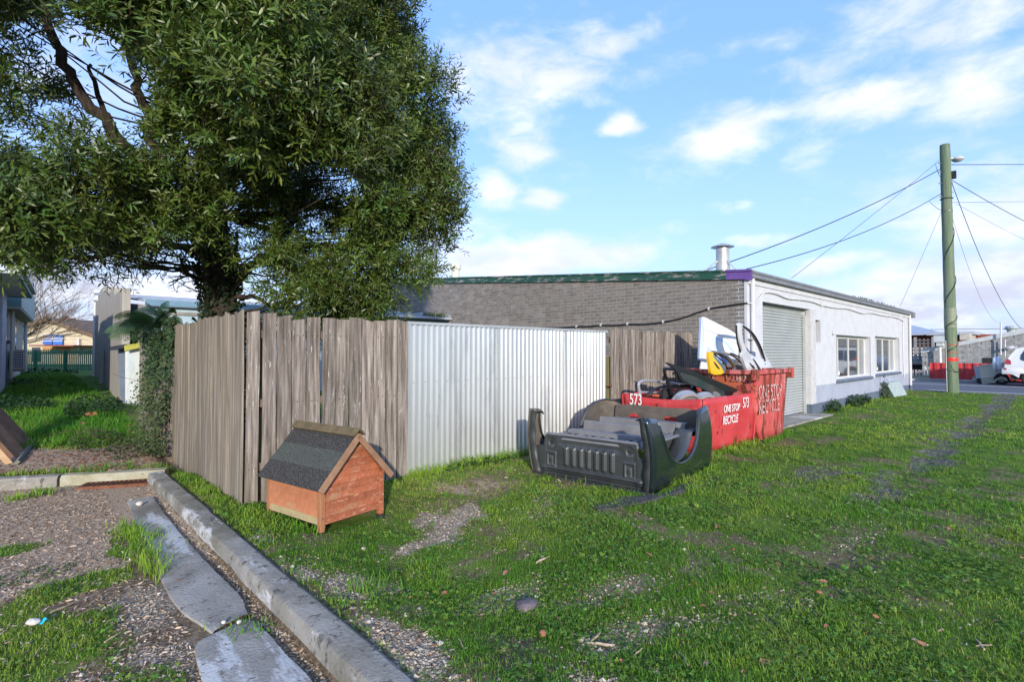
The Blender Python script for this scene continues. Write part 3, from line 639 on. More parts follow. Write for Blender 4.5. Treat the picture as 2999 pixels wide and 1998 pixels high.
for i,(y0,y1,z0,z1) in enumerate(rest):
    V.append(base*np.array([.03,y1-y0,z1-z0])+np.array([BX-.002+random.uniform(-.001,.001),y0,z0])); F.append(bf+8*i); c=random.uniform(.78,1.18); w=random.uniform(.97,1.04); C.append(np.tile([[c*w,c,c/w]],(8,1)))
me=np_mesh('brick',np.concatenate(V),np.concatenate(F),np.concatenate(C),mats=[m_brickw]); put('brickwork',me,Matrix(),wk,kind='stuff')
# white painted front with openings (x0,x1,z0,z1)
OPN=[(11.9,15.0,0,2.76),(15.42,15.8,1.88,2.50),(17.2,21.0,.84,2.14),(21.65,25.4,.88,2.19)]
xs=sorted(set([BX,BXE]+[o[i] for o in OPN for i in(0,1)])); 
def front_part(z0,z1,mt,name):
    m=MB(); zs=sorted(set([z0,z1]+[o[i] for o in OPN for i in (2,3) if z0<o[i]<z1]))
    for a_,b_ in zip(xs[:-1],xs[1:]):
        for c_,d_ in zip(zs[:-1],zs[1:]):
            cx,cz=(a_+b_)/2,(c_+d_)/2
            if any(o[0]<cx<o[1] and o[2]<cz<o[3] for o in OPN): continue
            m.box(a_,BY,c_,b_,BY+.24,d_)
            if z1<1: q_=MB(); q_.box(a_,BY,c_,b_,BY+.24,d_); q_.build(name,mt,wk)
    if z0<.7:
        pass
    (m.build(name,mt,wk) if z1>1 else None)
    V=[];F=[];k=0
    row=int(round(z0/.086)); z=row*.086
    while z<z1-.03:
        x=BX+(0 if row%2 else .12)-.12
        zb=max(z,z0)+.0; zt2=min(z+.080,z1)
        while x<BXE:
            a_,b_=max(x,BX),min(x+.235,BXE)
            segs=[(a_,b_)]
            for o in OPN:
                if zt2>o[2]+.01 and zb<o[3]-.01:
                    ns=[]
                    for (p,q) in segs:
                        if q<=o[0] or p>=o[1]: ns.append((p,q)); continue
                        if p<o[0]: ns.append((p,o[0]))
                        if q>o[1]: ns.append((o[1],q))
                    segs=ns
            for (p,q) in segs:
                if q-p>.02:
                    V.append(base*np.array([q-p,.012,zt2-zb])+np.array([p,BY-.0025+random.uniform(-.001,.001),zb])); F.append(np.array([(0,1,5,4),(4,5,6,7),(3,2,1,0),(0,4,7,3),(1,2,6,5)])+8*k); k+=1
            x+=.24
        z+=.086; row+=1
    me=np_mesh(name+'_brickwork',np.concatenate(V),np.concatenate(F),mats=[mt]); put(name+'_brickwork',me,Matrix(),wk,kind='stuff')
front_part(0,.27,m_bluep,'blue_wall_base'); front_part(.27,.74,m_lilac,'pale_wall_band'); front_part(.74,3.2,m_white,'white_wall')
# white return on the corner, other walls, floor inside dark
m=MB(); m.box(BX-.012,BY-.004,.0,BX+.1,BY+.055,3.2); m.build('corner_return',m_white,wk)
m=MB(); m.prism([(BY+.24,0),(BYE,0),(BYE,rz(BYE)-.1),(BY+.24,rz(BY)-.1)],lambda u,v,w:(w,u,v),BXE-.24,BXE); m.build('end_wall',m_white,wk)
m=MB(); m.box(BX,BYE,0,BXE,BYE+.2,rz(BYE)-.1); m.build('rear_wall',m_brick,wk)
m=MB(); m.prism([(BY-.10,rz(BY-.1)-.02),(BYE+.25,rz(BYE+.25)-.02),(BYE+.25,rz(BYE+.25)+.03),(BY-.10,rz(BY-.1)+.03)],lambda u,v,w:(w,u,v),BX-.03,BXE+.05); m.build('roof',m_roof,wk)
# barge board: green with a purple end and a thin capping
def rake(y0,y1,zo0,zo1,x0,x1,mt,nm):
    m=MB(); m.prism([(y0,rz(y0)+zo0),(y1,rz(y1)+zo0),(y1,rz(y1)+zo1),(y0,rz(y0)+zo1)],lambda u,v,w:(w,u,v),x0,x1); return m.build(nm,mt,wk)
cs=[BY+.42,8.3,12.0,16.2,BYE+.2]
for a_,b_ in zip(cs[:-1],cs[1:]): rake(a_+.003,b_-.003,-.165,-.002,BX-.055,BX-.01,m_green,'barge_board')
rake(BY-.12,BY+.42,-.165,-.002,BX-.056,BX-.011,m_purple,'barge_board')
rake(BY-.13,BYE+.22,0,.04,BX-.075,BX+.02,m_green,'barge_capping')
rake(BY-.135,BY+.43,-.001,.042,BX-.077,BX-.0755,m_purple,'barge_capping')
m=MB(); m.box(BX-.07,BY-.1,3.14,BX+.02,BY+.0,3.18); m.build('soffit_end',m_purple,wk)
# gutter, fascia, cover boards on the front
m=MB(); m.prism([(BY-.13,3.20),(BY-.015,3.20),(BY-.015,3.33),(BY-.04,3.34),(BY-.125,3.345),(BY-.145,3.335),(BY-.145,3.29),(BY-.125,3.27)],lambda u,v,w:(w,u,v),BX-.02,BXE+.08); m.build('gutter',m_gutter,wk)
m=MB(); m.box(BX,BY-.03,3.075,BXE,BY-.002,3.198); m.build('fascia_board',m_white,wk)
m=MB(); m.box(BXE+.05,BY-.16,3.10,BXE+.55,BY+.3,3.32); m.build('rain_head',m_gutter,wk)
# downpipes
def pipe(pts,r,mt,nm='downpipe',parent=wk,n=10): q=MB(); q.tube(pts,r,n); return q.build(nm,mt,parent,smooth='auto')
pipe([(BX+.14,BY-.06,0.02),(BX+.14,BY-.06,3.2)],.045,m_white)
for z in (1.9,.6):
    m=MB(); m.box(BX-.02,BY-.111,z,BX+.2,BY-.004,z+.025); m.build('pipe_strap',m_white,wk)
pipe([(BXE-.05,BY-.06,0.25),(BXE-.05,BY-.06,3.2)],.05,m_white); pipe([(BXE-.05,BY-.06,0.0),(BXE-.05,BY-.06,.25)],.051,m_bluep)
# wall cable: black on grey brick, grey on white
px=[(1650,1095),(1500,1096),(1720,1089),(2080,1067)]
c2=lambda x,y:(1650+x/3.92,680+y/3.92)
pts=[PX(*c2(x,y),BX-.03) for x,y in [(-200,1100),(-60,1098),(60,1090),(150,1086),(300,1082),(430,1070),(600,1070),(740,1058),(900,1058),(1040,1048),(1150,1033),(1300,1003),(1400,975),(1500,938),(1600,905),(1680,880),(1800,858),(1900,842),(2000,828),(2112,815)]]
pipe(catmull(pts,3),.017,m_black,'cable')
for x,y in [(150,1086),(430,1070),(735,1058),(1145,1033),(1670,882)]:
    p=PX(*c2(x,y),BX-.03); m=MB(); m.box(p.x-.025,p.y-.018,p.z-.022,p.x+.03,p.y+.018,p.z+.036); m.build('cable_clip',m_greyc,wk)
c6=lambda x,y:(2150+x/2.7727,750+y/2.7727)
pts=[PX(*c2(2112,815),BX-.03)]+[PY(*c6(x,y),BY-.035) for x,y in [(125,383),(160,380),(200,350),(235,305),(270,295),(340,305),(440,345),(540,355),(640,372),(710,398),(820,420),(930,430),(1040,465),(1110,462),(1200,482),(1300,497),(1345,512)]]
pipe(catmull(pts,3),.016,m_greyc,'cable')
for x,y in [(712,398),(1262,480),(1352,500)]:
    p=PY(*c6(x,y),BY-.03); m=MB(); m.box(p.x-.04,BY-.05,p.z-.04,p.x+.04,BY-.005,p.z+.08); m.build('cable_clip',m_greyc,wk)
pts=[PY(*c6(x,y),BY-.03) for x,y in [(1350,515),(1375,530),(1370,620),(1375,800),(1380,985)]]; pipe(pts,.018,m_greyc,'cable')
m=MB(); p=PY(*c6(808,627),BY-.03); m.lathe([(0,-.05),(.05,-.045),(.06,0),(.02,.03)],(p.x,BY-.02,p.z),10,'Y'); m.build('wall_light',m_white,wk)
# roller door, deep set
rd=put('roller_door',None,Matrix.Translation((11.9,BY+.2,0)),wk); rd.empty_display_size=.1
m=MB(); prof=[(-.016,0),(-.004,.004),(.014,.014),(.022,.028),(.020,.042),(.010,.054),(-.008,.062),(-.016,.066),(-.016,.0705)]
m.prism(prof+[(-.03,.0705),(-.03,0)],lambda u,v,w:(w,.018-u,v),0,3.1); me=bpy.data.meshes.new('slat'); me.from_pydata(m.v,[],m.f); me.materials.append(m_slat)
for i in range(38): put('slat',me,Matrix.Translation((11.9,BY+.17,.06+i*.0705)),rd)
m=MB(); m.box(11.9,BY+.13,2.72,15.0,BY+.235,2.76); m.build('door_head',m_gutter,rd)
m=MB(); m.box(11.9,BY+.15,0.01,15.0,BY+.2,.058); m.build('bottom_rail',m_gutter,rd)
for xa_ in (14.94,11.9):
    m=MB(); m.box(xa_,BY+.10,.01,xa_+.05,BY+.165,2.6); m.build('door_track',m_slat,rd)
m=MB(); m.box(15.001,BY-.0062,.27,15.40,BY-.0052,2.75); m.build('rendered_pier',m_render,wk)
m=MB(); m.box(14.985,BY-.012,.27,15.0,BY+.1,2.76); m.build('pier_reveal',m_render,wk)
m=MB(); m.box(11.8,BY-.42,-.08,15.3,BY+.14,.03); m.build('door_threshold',m_conc,wk)
# windows
for (x0,x1,z0,z1),bars in ((OPN[2],(18.0,19.14,20.3)),(OPN[3],(22.6,23.6,24.7))):
    wf=MB(); yb=BY+.17; t=.045
    wf.box(x0,yb,z0,x1,yb+.04,z0+t); wf.box(x0,yb,z1-t-.04,x1,yb+.04,z1); wf.box(x0,yb,z0+t,x0+t,yb+.04,z1-t-.04); wf.box(x1-t,yb,z0+t,x1,yb+.04,z1-t-.04)
    o=wf.build('window',m_alu,wk); q=[x0+t]+list(bars)+[x1-t]
    for b in bars:
        g=MB(); g.box(b-.018,yb-.004,z0+t,b+.018,yb+.03,z1-t-.04); g.build('mullion',m_alu,o)
    for a_,b_ in zip(q[:-1],q[1:]):
        g=MB(); tl=random.uniform(-.002,.002); g.hull([(a_+.018,yb+.02+tl,z0+t),(b_-.018,yb+.02-tl,z0+t),(b_-.018,yb+.026-tl,z0+t),(a_+.018,yb+.026+tl,z0+t),(a_+.018,yb+.02+tl,z1-t-.04),(b_-.018,yb+.02-tl,z1-t-.04),(b_-.018,yb+.026-tl,z1-t-.04),(a_+.018,yb+.026+tl,z1-t-.04)]); g.build('pane',m_glass,o)
    g=MB(); g.prism([(BY-.05,z0-.115),(BY+.165,z0-.115),(BY+.165,z0-.002),(BY+.0,z0-.012),(BY-.04,z0-.03),(BY-.07,z0-.06)],lambda u,v,w:(w,u,v),x0-.05,x1+.12); g.build('window_sill',m_bluep,wk,bevel=.012)
    g=MB(); g.box(x0+.25,yb-.002,z0+.07,x0+.40,yb+.0195,z0+.25) ; 
g=MB(); g.box(18.1,BY+.188,.93,18.22,BY+.1895,1.05); g.build('window_sticker',m_letter,wk)
g=MB(); g.box(22.75,BY+.188,.97,22.9,BY+.1895,1.08); g.build('window_sticker',m_letter,wk)
g=MB(); g.box(15.42,BY+.2,1.88,15.8,BY+.23,2.5); g.build('vent_slot_back',m_rub,wk)
# flue
fl=MB(); fl.lathe([(.165,3.40),(.165,3.85),(.158,3.86),(.158,4.22)],(12.73,5.88,0),20); fo=fl.build('flue',m_flue,wk,smooth='auto')
g=MB(); g.lathe([(.0,4.36),(.06,4.345),(.27,4.27),(.28,4.255),(.265,4.25),(.05,4.3),(0,4.31)],(12.73,5.88,0),20); g.lathe([(.14,4.2),(.14,4.29)],(12.73,5.88,0),12); g.build('flue_cap',m_flue,fo)
g=MB(); g.beam((12.6,5.95,3.9),(12.0,6.25,3.45),.03,.03); g.beam((12.66,5.75,3.9),(12.78,5.35,3.42),.03,.03); g.build('flue_brace',m_flue,fo)
p=PD(1334,800,20); zr=rz(p.y)
g=MB(); g.lathe([(.15,zr-.05),(.15,4.78),(.17,4.8)],(p.x,p.y,0),16); vo_=g.build('roof_vent',m_vent,wk,smooth='auto')
g=MB(); g.lathe([(.17,4.79),(.2,4.83),(.215,4.92),(.2,4.99),(.15,5.045),(.08,5.07),(0,5.075)],(p.x,p.y,0),20)
for k in range(16):
    a=k*math.pi/8; g.beam((p.x+.213*math.cos(a),p.y+.213*math.sin(a),4.83),(p.x+.15*math.cos(a+.3),p.y+.15*math.sin(a+.3),5.05),.012,.012)
g.build('vent_cowl',m_vent,vo_)
# ------------------------------------------------------------------ blue-walled hall behind the tree, with stepped fins
hl=thing('blue_hall','low pale blue hall behind the fence with stepped concrete fins on its left side','building',(2.1,16.4,0))
HY=16.2;
def hr(y): return 2.93+.098*(y-HY)
g=MB(); g.box(2.3,HY,0,11.0,HY+.2,2.83); g.build('wall',m_ltblue,hl)
g=MB(); g.prism([(HY-.12,hr(HY-.12)),(29,hr(29)),(29,hr(29)+.05),(HY-.12,hr(HY-.12)+.05)],lambda u,v,w:(w,u,v),2.25,11.02); rf=g.build('roof',m_roof,hl)
g=MB(); 
for k in range(46):
    x=2.35+k*.19; g.prism([(HY-.1,hr(HY-.1)+.05),(28.9,hr(28.9)+.05),(28.9,hr(28.9)+.075),(HY-.1,hr(HY-.1)+.075)],lambda u,v,w:(w,u,v),x,x+.035)
g.build('roof_rib',m_roof,rf,kind='stuff')
g=MB(); g.box(2.25,28.9,4.15,11,29.1,4.32); g.build('ridge_capping',m_letter,rf)
g=MB(); g.prism([(HY-.2,2.83),(HY-.06,2.83),(HY-.06,2.96),(HY-.2,2.98)],lambda u,v,w:(w,u,v),2.28,11.0); g.build('gutter',m_bgut,hl)
g=MB(); g.box(2.35,HY-.045,2.62,11.0,HY-.001,2.7); g.build('timber_batten',m_lattice,hl)
# side wall and four tall fins climbing away
g=MB(); g.prism([(HY,0),(29,0),(29,3.9),(HY,2.85)],lambda u,v,w:(w,u,v),2.25,2.29); g.build('side_wall',m_fin,hl)
for (fl_,fr_,d0,zt3,sl_,d1) in ((355,373,13.6,3.30,331,15.3),(331,346,15.5,3.56,314,17.3),(314,326,17.5,3.84,299,19.4),(299,308,19.6,4.10,287,21.8)):
    A=PD(fl_,1000,d0);B=PD(fr_+8,1000,d0*1.0);Cc_=PD(sl_-2,1000,d1); Dd_=B+(Cc_-A); g=MB(); z0_=-.1
    P=[Vector((q.x,q.y,z)) for z in (z0_,zt3) for q in (A,B,Dd_,Cc_)]; g.hull(P); g.build('fin',m_fin,hl,bevel=.02)
A=PD(281,1000,22.2); g=MB(); g.box(A.x-.1,A.y-.1,0,A.x+.12,A.y+.12,3.75); g.build('corner_board',m_letter,hl)
# stepped lead flashing where the roof meets the brick wall, with weeds
for k in range(6):
    y0=15.0+k*.85; g=MB(); g.hull([(BX-.022,y0,hr(y0)-.25),(BX-.008,y0,hr(y0)-.25),(BX-.008,y0+.86,hr(y0)-.2),(BX-.022,y0+.86,hr(y0)-.2),(BX-.022,y0,hr(y0)+.16),(BX-.008,y0,hr(y0)+.16),(BX-.008,y0+.86,hr(y0)+.16),(BX-.022,y0+.86,hr(y0)+.16)]); g.build('step_flashing',m_galv2,hl)
g=MB(); g.prism([(14.9,hr(14.9)-.03),(HY-.1,hr(HY-.1)-.03),(HY-.1,hr(HY-.1)+.045),(14.9,hr(14.9)+.045)],lambda u,v,w:(w,u,v),8.0,BX-.03); g.build('roof_extension',m_roof,hl)
# ------------------------------------------------------------------ dog kennel
kn=PZ(938,1578,0.0); kr=PZ(1124,1517,.0)
ku=(kr-kn); KW=ku.length; ku.normalize(); kv=Vector((-ku.y,ku.x,0)); 
kl=PZ(794,1503,0); 
if kv.dot(kl-kn)<0: kv=-kv
KL=.88
kz=hz(kn.x,kn.y)
def K(u,v,z): return kn+ku*u+kv*v+Vector((0,0,z+kz-.012))
ken=thing('dog_kennel','terracotta-stained timber dog kennel with charcoal felt roof, in front of the paling fence','kennel',K(KW/2,KL/2,0))
PW=.05
for (u,v,mt) in ((0,0,m_kpost),(KW-PW,0,m_tin),(0,KL-PW,m_kpost),(KW-PW,KL-PW,m_kpost)):
    g=MB(); g.hull([K(u,v,.02),K(u+PW,v,.02),K(u+PW,v+PW,.02),K(u,v+PW,.02),K(u,v,.435 if u<.1 else .44),K(u+PW,v,.45),K(u+PW,v+PW,.45),K(u,v+PW,.435)]); o=g.build('corner_post',mt,ken,bevel=.004)
    g=MB(); g.hull([K(u-.004,v-.004,-.03),K(u+PW+.004,v-.004,-.03),K(u+PW+.004,v+PW+.004,-.03),K(u-.004,v+PW+.004,-.03),K(u-.002,v-.002,.02),K(u+PW+.002,v-.002,.02),K(u+PW+.002,v+PW+.002,.02),K(u-.002,v+PW+.002,.02)]); g.build('foot_cap',m_rub,o)
PK=.86; EV=.442
def roofz(u): return PK-.035-abs(u-KW/2)*((PK-.035-EV+.02)/(KW/2))
bz=.085; n=0
while bz<PK-.09:
    bt_=min(bz+.064,PK-.06)
    def lim(z):
        if z<EV+.02: return PW-.002,KW-PW+.002
        k=(PK-.035-z)/((PK-.035-EV+.02)/(KW/2)); return max(PW-.002 if z<.43 else 0,KW/2-k),min(KW-PW+.002 if z<.43 else KW,KW/2+k)
    a0,b0=lim(bz);a1,b1=lim(bt_)
    if b1-a1<.01: a1=b1=KW/2; a1-=.004;b1+=.004
    for side,vv in ((0,.012),(1,KL-.012)):
        s=1 if side==0 else -1
        g=MB(); 
        pts=[K(a0,vv-.011*s,bz),K(b0,vv-.011*s,bz),K(b0,vv+.014*s,bz),K(a0,vv+.014*s,bz),K(a1,vv+.002*s,bt_),K(b1,vv+.002*s,bt_),K(b1,vv+.014*s,bt_),K(a1,vv+.014*s,bt_)]
        g.hull(pts); g.build('gable_board',m_tin,ken)
    bz+=.0655; n+=1
bz=.085
for k in range(5):
    for side,uu in ((0,.012),(1,KW-.012)):
        s=1 if side==0 else -1; g=MB()
        g.hull([K(uu-.011*s,PW-.002,bz),K(uu+.014*s,PW-.002,bz),K(uu+.014*s,KL-PW+.002,bz),K(uu-.011*s,KL-PW+.002,bz),K(uu+.002*s,PW-.002,bz+.064),K(uu+.014*s,PW-.002,bz+.064),K(uu+.014*s,KL-PW+.002,bz+.064),K(uu+.002*s,KL-PW+.002,bz+.064)])
        g.build('side_board',m_fade if k==0 else m_tin_s,ken)
    bz+=.0655
g=MB(); g.hull([K(.02,.02,.075),K(KW-.02,.02,.075),K(KW-.02,KL-.02,.075),K(.02,KL-.02,.075),K(.02,.02,.09),K(KW-.02,.02,.09),K(KW-.02,KL-.02,.09),K(.02,KL-.02,.09)]); g.build('floor',m_barge,ken)
OV=.062; VO=.05
for s in (-1,1):
    ue=KW/2+s*(KW/2+OV); ze=PK-.0-(KW/2+OV)*((PK-EV)/(KW/2+.03))
    def R(t,v,o=0):   # t 0 ridge .. 1 eave, o height above panel
        u=KW/2+(ue-KW/2)*t; z=PK+(ze-PK)*t; nrm=(ku*s*(PK-ze)+Vector((0,0,1))*abs(ue-KW/2)).normalized(); return K(u,v,z)+nrm*o
    g=MB(); g.hull([R(0,-VO,-.018),R(1,-VO,-.018),R(1,KL+VO,-.018),R(0,KL+VO,-.018),R(0,-VO,-.002),R(1,-VO,-.002),R(1,KL+VO,-.002),R(0,KL+VO,-.002)]); rp=g.build('roof_panel',m_barge,ken)
    for i in range(3):
        t0=i/3;t1=(i+1)/3+.02
        if i==1:
            for j in range(4):
                va=-VO-.004+(KL+2*VO+.008)*j/4; vb=va+(KL+2*VO+.008)/4-.003
                g=MB(); g.hull([R(t0,va,.0),R(min(t1,1.01),va,.002),R(min(t1,1.01),vb,.002),R(t0,vb,0),R(t0,va,.005),R(min(t1,1.01),va,.008),R(min(t1,1.01),vb,.008),R(t0,vb,.005)]); g.build('felt_shingle',m_felt2,rp)
        else:
            g=MB(); g.hull([R(t0,-VO-.004,0),R(min(t1,1.01),-VO-.004,.003),R(min(t1,1.01),KL+VO,.003),R(t0,KL+VO,0),R(t0,-VO-.004,.006),R(min(t1,1.01),-VO-.004,.009),R(min(t1,1.01),KL+VO,.009),R(t0,KL+VO,.006)]); g.build('felt_strip',m_felt1,rp)
    g=MB(); g.hull([R(.02,-VO-.022,-.05),R(1.0,-VO-.022,-.05),R(1.0,-VO-.005,-.05),R(.02,-VO-.005,-.05),R(.02,-VO-.022,.004),R(1.0,-VO-.022,.004),R(1.0,-VO-.005,.004),R(.02,-VO-.005,.004)]); g.build('barge_board',m_barge,ken)
for s in (-1,1):
    g=MB(); a_=K(KW/2,-VO-.03,PK+.028);b_=K(KW/2,KL+VO+.02,PK+.028); d=ku*s*.058+Vector((0,0,-.058)); up=(ku*s+Vector((0,0,1))).normalized()*.018
    if s==-1: a_=a_-ku*.0; 
    g.hull([a_,a_+d,b_+d,b_,a_+up,a_+d+up,b_+d+up,b_+up]); g.build('ridge_board',m_ridge,ken,bevel=.003)
for (u,z) in ((.02,.14),(.02,.40),(KW-.03,.16),(KW-.03,.33)):
    g=MB(); q=K(u,-.001,z); g.beam(q,q-kv*.004,.012,.012); g.build('screw_head',m_screw,ken)
# ------------------------------------------------------------------ upside-down utility tray (tub)
TO=Vector((5.23,3.25,0)); tt=Vector((.9915,.13,0)).normalized(); tw=Vector((-tt.y,tt.x,0)); TWD=1.72
TZ=hz(6.2,4.1)-.01
def T(t,w,z): return TO+tt*t+tw*w+Vector((0,0,z+TZ))
tub=thing('ute_tub','dark grey pickup tray lying upside down on the grass in front of the red skip','vehicle part',T(1.05,.86,0))
fs_s=[0,.2,.24,.3,.38,.5,.64,.8,.96,1.1,1.20,1.28,1.35,1.41,1.48,1.6,1.8,1.95,2.1,2.22,2.32]
fs_z=[.885,.865,.70,.53,.42,.335,.285,.27,.285,.335,.41,.51,.62,.72,.80,.855,.88,.88,.85,.78,.68]
def ftop(s): return float(np.interp(s,fs_s,fs_z))
def path(s):
    if s<=1.82: return s,0.
    a=(s-1.82)/.34; return 1.82+.34*math.sin(a),.34*(1-math.cos(a))
def side(w0,sg,mt,name):
    def P(s,k):
        z=.035+(ftop(s)-.035)*k; t,w=path(s); bul=.05*math.sin(math.pi*min(1,z/.95))-.03*(z/.9)**2
        fl=.022*math.exp(-((z-ftop(s))/.05)**2)*(1 if .22<s<1.5 else 0)
        t2=t-.10*(z/.88)*max(0,1-s/.5)+.02*math.exp(-((z-.55)/.12)**2)*(s>2.2)
        if s>1.9: t2+=.0
        lip=.05*max(0,1-s/.03) if s<.03 else 0
        return T(t2,w0+sg*(w-bul-fl+lip),z)
    us=sorted(set(list(np.linspace(0,2.32,84))+[.2,.215])); vs_=list(np.linspace(0,1,15))
    g=MB(); g.grid(P,us,vs_); o=g.build(name,mt,tub,smooth=True,solid=.012)
    lp=MB(); 
    us2=list(np.linspace(.2,2.3,80))
    lp.grid(lambda s,k:P(s,1)+tw*sg*(.045*k)+Vector((0,0,-.012*k)),us2,[0,.5,1]); lp.build('arch_lip',m_tubin,tub,smooth=True,solid=.008)
    # rolled front edge of the tall end and its cap
    cp=MB(); us3=list(np.linspace(0,.21,8)); cp.grid(lambda s,k:P(s,1)+tw*sg*(.09*k)+Vector((0,0,-.03*k*k)),us3,[0,.3,.6,1]); cp.build('corner_cap',mt,tub,smooth=True,solid=.01)
    fl_=MB(); fl_.grid(lambda z,k:P(.0,z)+tw*sg*(.10*k*(1-.3*z))+tt*(.03*k)+tt*.012*math.sin(z*22)*k,list(np.linspace(0,1,30)),[0,.5,1]); fl_.build('front_flange',m_tubin,tub,smooth=True,solid=.008)
    # wheel housing trough
    tr=MB(); tr.grid(lambda s,w:T(s,w0+sg*w,ftop(s)-.01 if w<.2 else ftop(s)-.0),list(np.linspace(.30,1.34,40)),[.03,.12,.2,.27]); tr.build('wheel_housing',m_tubin,tub,smooth=True,solid=.008)
    iw=MB(); iw.grid(lambda s,k:T(s,w0+sg*(.27+.05*k),ftop(s)+(max(ftop(s)+.01,.535)-ftop(s))*k),list(np.linspace(.33,1.27,40)),list(np.linspace(0,1,6))); iw.build('wheel_housing',m_tubin,tub,smooth=True,solid=.008)
side(0,1,m_tub,'side_panel'); side(TWD,-1,m_dust,'side_panel')
# outer skin of the far side is painted too
# headboard with pressed ribs
def hbz(w):
    w=abs(w-TWD/2); return .555 if w<.65 else (.555-(w-.65)/.03*.14 if w<.68 else (.41 if w<.74 else .41-.03*(w-.74)/.1))
def rb(w,z):
    d=0
    for k in range(7):
        c=TWD/2-.33+.11*k; d+=.028*max(0,min(1,(.030-abs(w-c))/.014))*(1 if 0 else 1)*float(sst(z,.165,.195)*(1-sst(z,.40,.44)))
    d-=.02*float(sst(z,.40,.46)*(1-sst(abs(w-TWD/2),.38,.5)))
    d+=.03*float(math.exp(-((z-.125)/.014)**2)*(1-sst(abs(w-TWD/2),.70,.73)))
    for c in (.30,TWD-.30):
        q=max(abs(w-c)/.075,abs(z-.24)/.10); d+=.018*float(1-sst(q,.9,1.05))-.018*float(1-sst(q,.62,.75))+.014*float(1-sst(max(abs(w-c)/.022,abs(z-.22)/.05),.8,1.1))
        q2=math.hypot((w-(c-.1 if c<.8 else c+.1)-(.1 if c<.8 else -.1)*1.0)/.05,(z-.46)/.06); d-=.012*float(1-sst(q2,.8,1.05))
    d+=.012*float(sst(abs(w-TWD/2),.62,.66))
    d-=.02*float(1-sst(z,.06,.085))
    return d
g=MB(); ws=list(np.linspace(.04,TWD-.04,190)); 
g.grid(lambda w,k:T(.045-rb(w,.03+(hbz(w)-.03)*k),w,.03+(hbz(w)-.03)*k),ws,list(np.linspace(0,1,56))); g.build('headboard',m_tubin,tub,smooth=True,solid=.006)
for w in (.30,TWD-.30):
    g=MB(); g.lathe([(0,-.002),(.022,-.002),(.022,.004),(0,.004)],(0,0,0),14,'X'); 
    o=g.build('drain_hole',m_rub,tub,origin=(0,0,0)); o.matrix_basis=Matrix.Translation(T(.044-rb(w,.46)-.004,w,.46))@Matrix.Rotation(math.atan2(tt.y,tt.x),4,'Z'); W[o]=o.matrix_basis.copy()
g=MB(); 
def tb(t0,t1,w0,w1,z0,z1,ins=0): return [T(t0,w0,z0),T(t1,w0,z0),T(t1,w1,z0),T(t0,w1,z0),T(t0+ins,w0,z1),T(t1-ins,w0,z1),T(t1-ins,w1,z1),T(t0+ins,w1,z1)]
g.hull(tb(-.03,.05,.02,TWD-.02,.0,.035)); g.build('bed_edge',m_tubin,tub)
# pressed floor seen from below
def flz(w): 
    p=(w*11)%1; return .505+.022*(float(sst(p,.1,.25))-float(sst(p,.65,.8)))
g=MB(); g.grid(lambda w,t:T(t,w,flz(w)-.03*float(1-sst(t,.04,.1))),list(np.linspace(.18,TWD-.18,150)),[.085,.12,.5,1.0,1.5,2.02]); g.build('floor_pan',m_floorp,tub,solid=.006)
g=MB(); g.hull(tb(.055,.14,.20,TWD-.20,.50,.572,.02)); g.build('crossmember',m_floorp,tub,bevel=.006)
for t0,w_,z1 in ((.44,.15,.575),(.86,.10,.655),(1.32,.10,.665),(1.70,.14,.62)):
    g=MB(); g.hull(tb(t0,t0+w_,.28,TWD-.28,.50,z1,.015)); o=g.build('crossmember',m_floorp,tub,bevel=.006)
    if t0<.5:
        g=MB(); 
        for k in range(9): c=.32+k*.13; g.hull(tb(t0-.05,t0-.015,c,c+.055,.51,.531)); g.hull(tb(t0+.37,t0+.405,c,c+.055,.51,.531))
        g.build('slot',m_rub,o,kind='stuff')
for w in ():
    g=MB(); g.hull(tb(.3,1.95,w-.03,w+.03,.53,.60,.01)); g.build('chassis_rail',m_floorp,tub,bevel=.005)
# rear skin: plate with cut-outs, seen from inside
pa=T(2.05,0,0);pb=T(2.05,TWD,0); fm=frame(T(2.05,0,0),tw,(0,0,1))
c4=lambda x,y:(1500+x/3.6215,1100+y/3.6215)
def onr(x,y):
    p=PV(*c4(x,y),pa,pb); return ((p-T(2.05,0,0)).dot(tw),p.z-TZ)
outer=[(.20,.40),(TWD-.15,.40),(TWD-.15,.60),(TWD-.17,.78),(TWD-.4,.80),(TWD-.9,.795),(.7,.79),(.42,.80),(.20,.78)]
def oblong(x0,y0,x1,y1):
    a=onr(x0,y0);b=onr(x1,y1); cy=(a[1]+b[1])/2; r=.034; x_0,x_1=min(a[0],b[0])+r,max(a[0],b[0])-r; L=[]
    for k in range(9): an=-math.pi/2+math.pi*k/8; L.append((x_1+r*math.cos(an),cy+r*math.sin(an)))
    for k in range(9): an=math.pi/2+math.pi*k/8; L.append((x_0+r*math.cos(an),cy+r*math.sin(an)))
    return L
holes=[oblong(1240,410,1345,450),oblong(1605,440,1745,485)]
def sq(x,y,s=.014): a=onr(x,y); return [(a[0]-s,a[1]-s),(a[0]+s,a[1]-s),(a[0]+s,a[1]+s),(a[0]-s,a[1]+s)]
holes+= [sq(1437,450),sq(1478,450),sq(1523,453)]
me=plate_mesh([outer]+holes,.012); me.materials.append(m_dust); put('rear_skin',me,fm,tub)
a_=onr(1340,380);b_=onr(1620,500); 
me=plate_mesh([smooth_loop([(b_[0],b_[1]-.01),(a_[0],a_[1]-.08),(a_[0],a_[1]-.01),(b_[0],a_[1]-.02)],1)],.01); me.materials.append(m_dust); o=put('lock_bracket',me,fm@Matrix.Translation((0,0,.0)),tub); o.matrix_basis=Matrix.Translation(-tt*.02)@fm
for h in holes[2:]: pass
o.hide_render=False
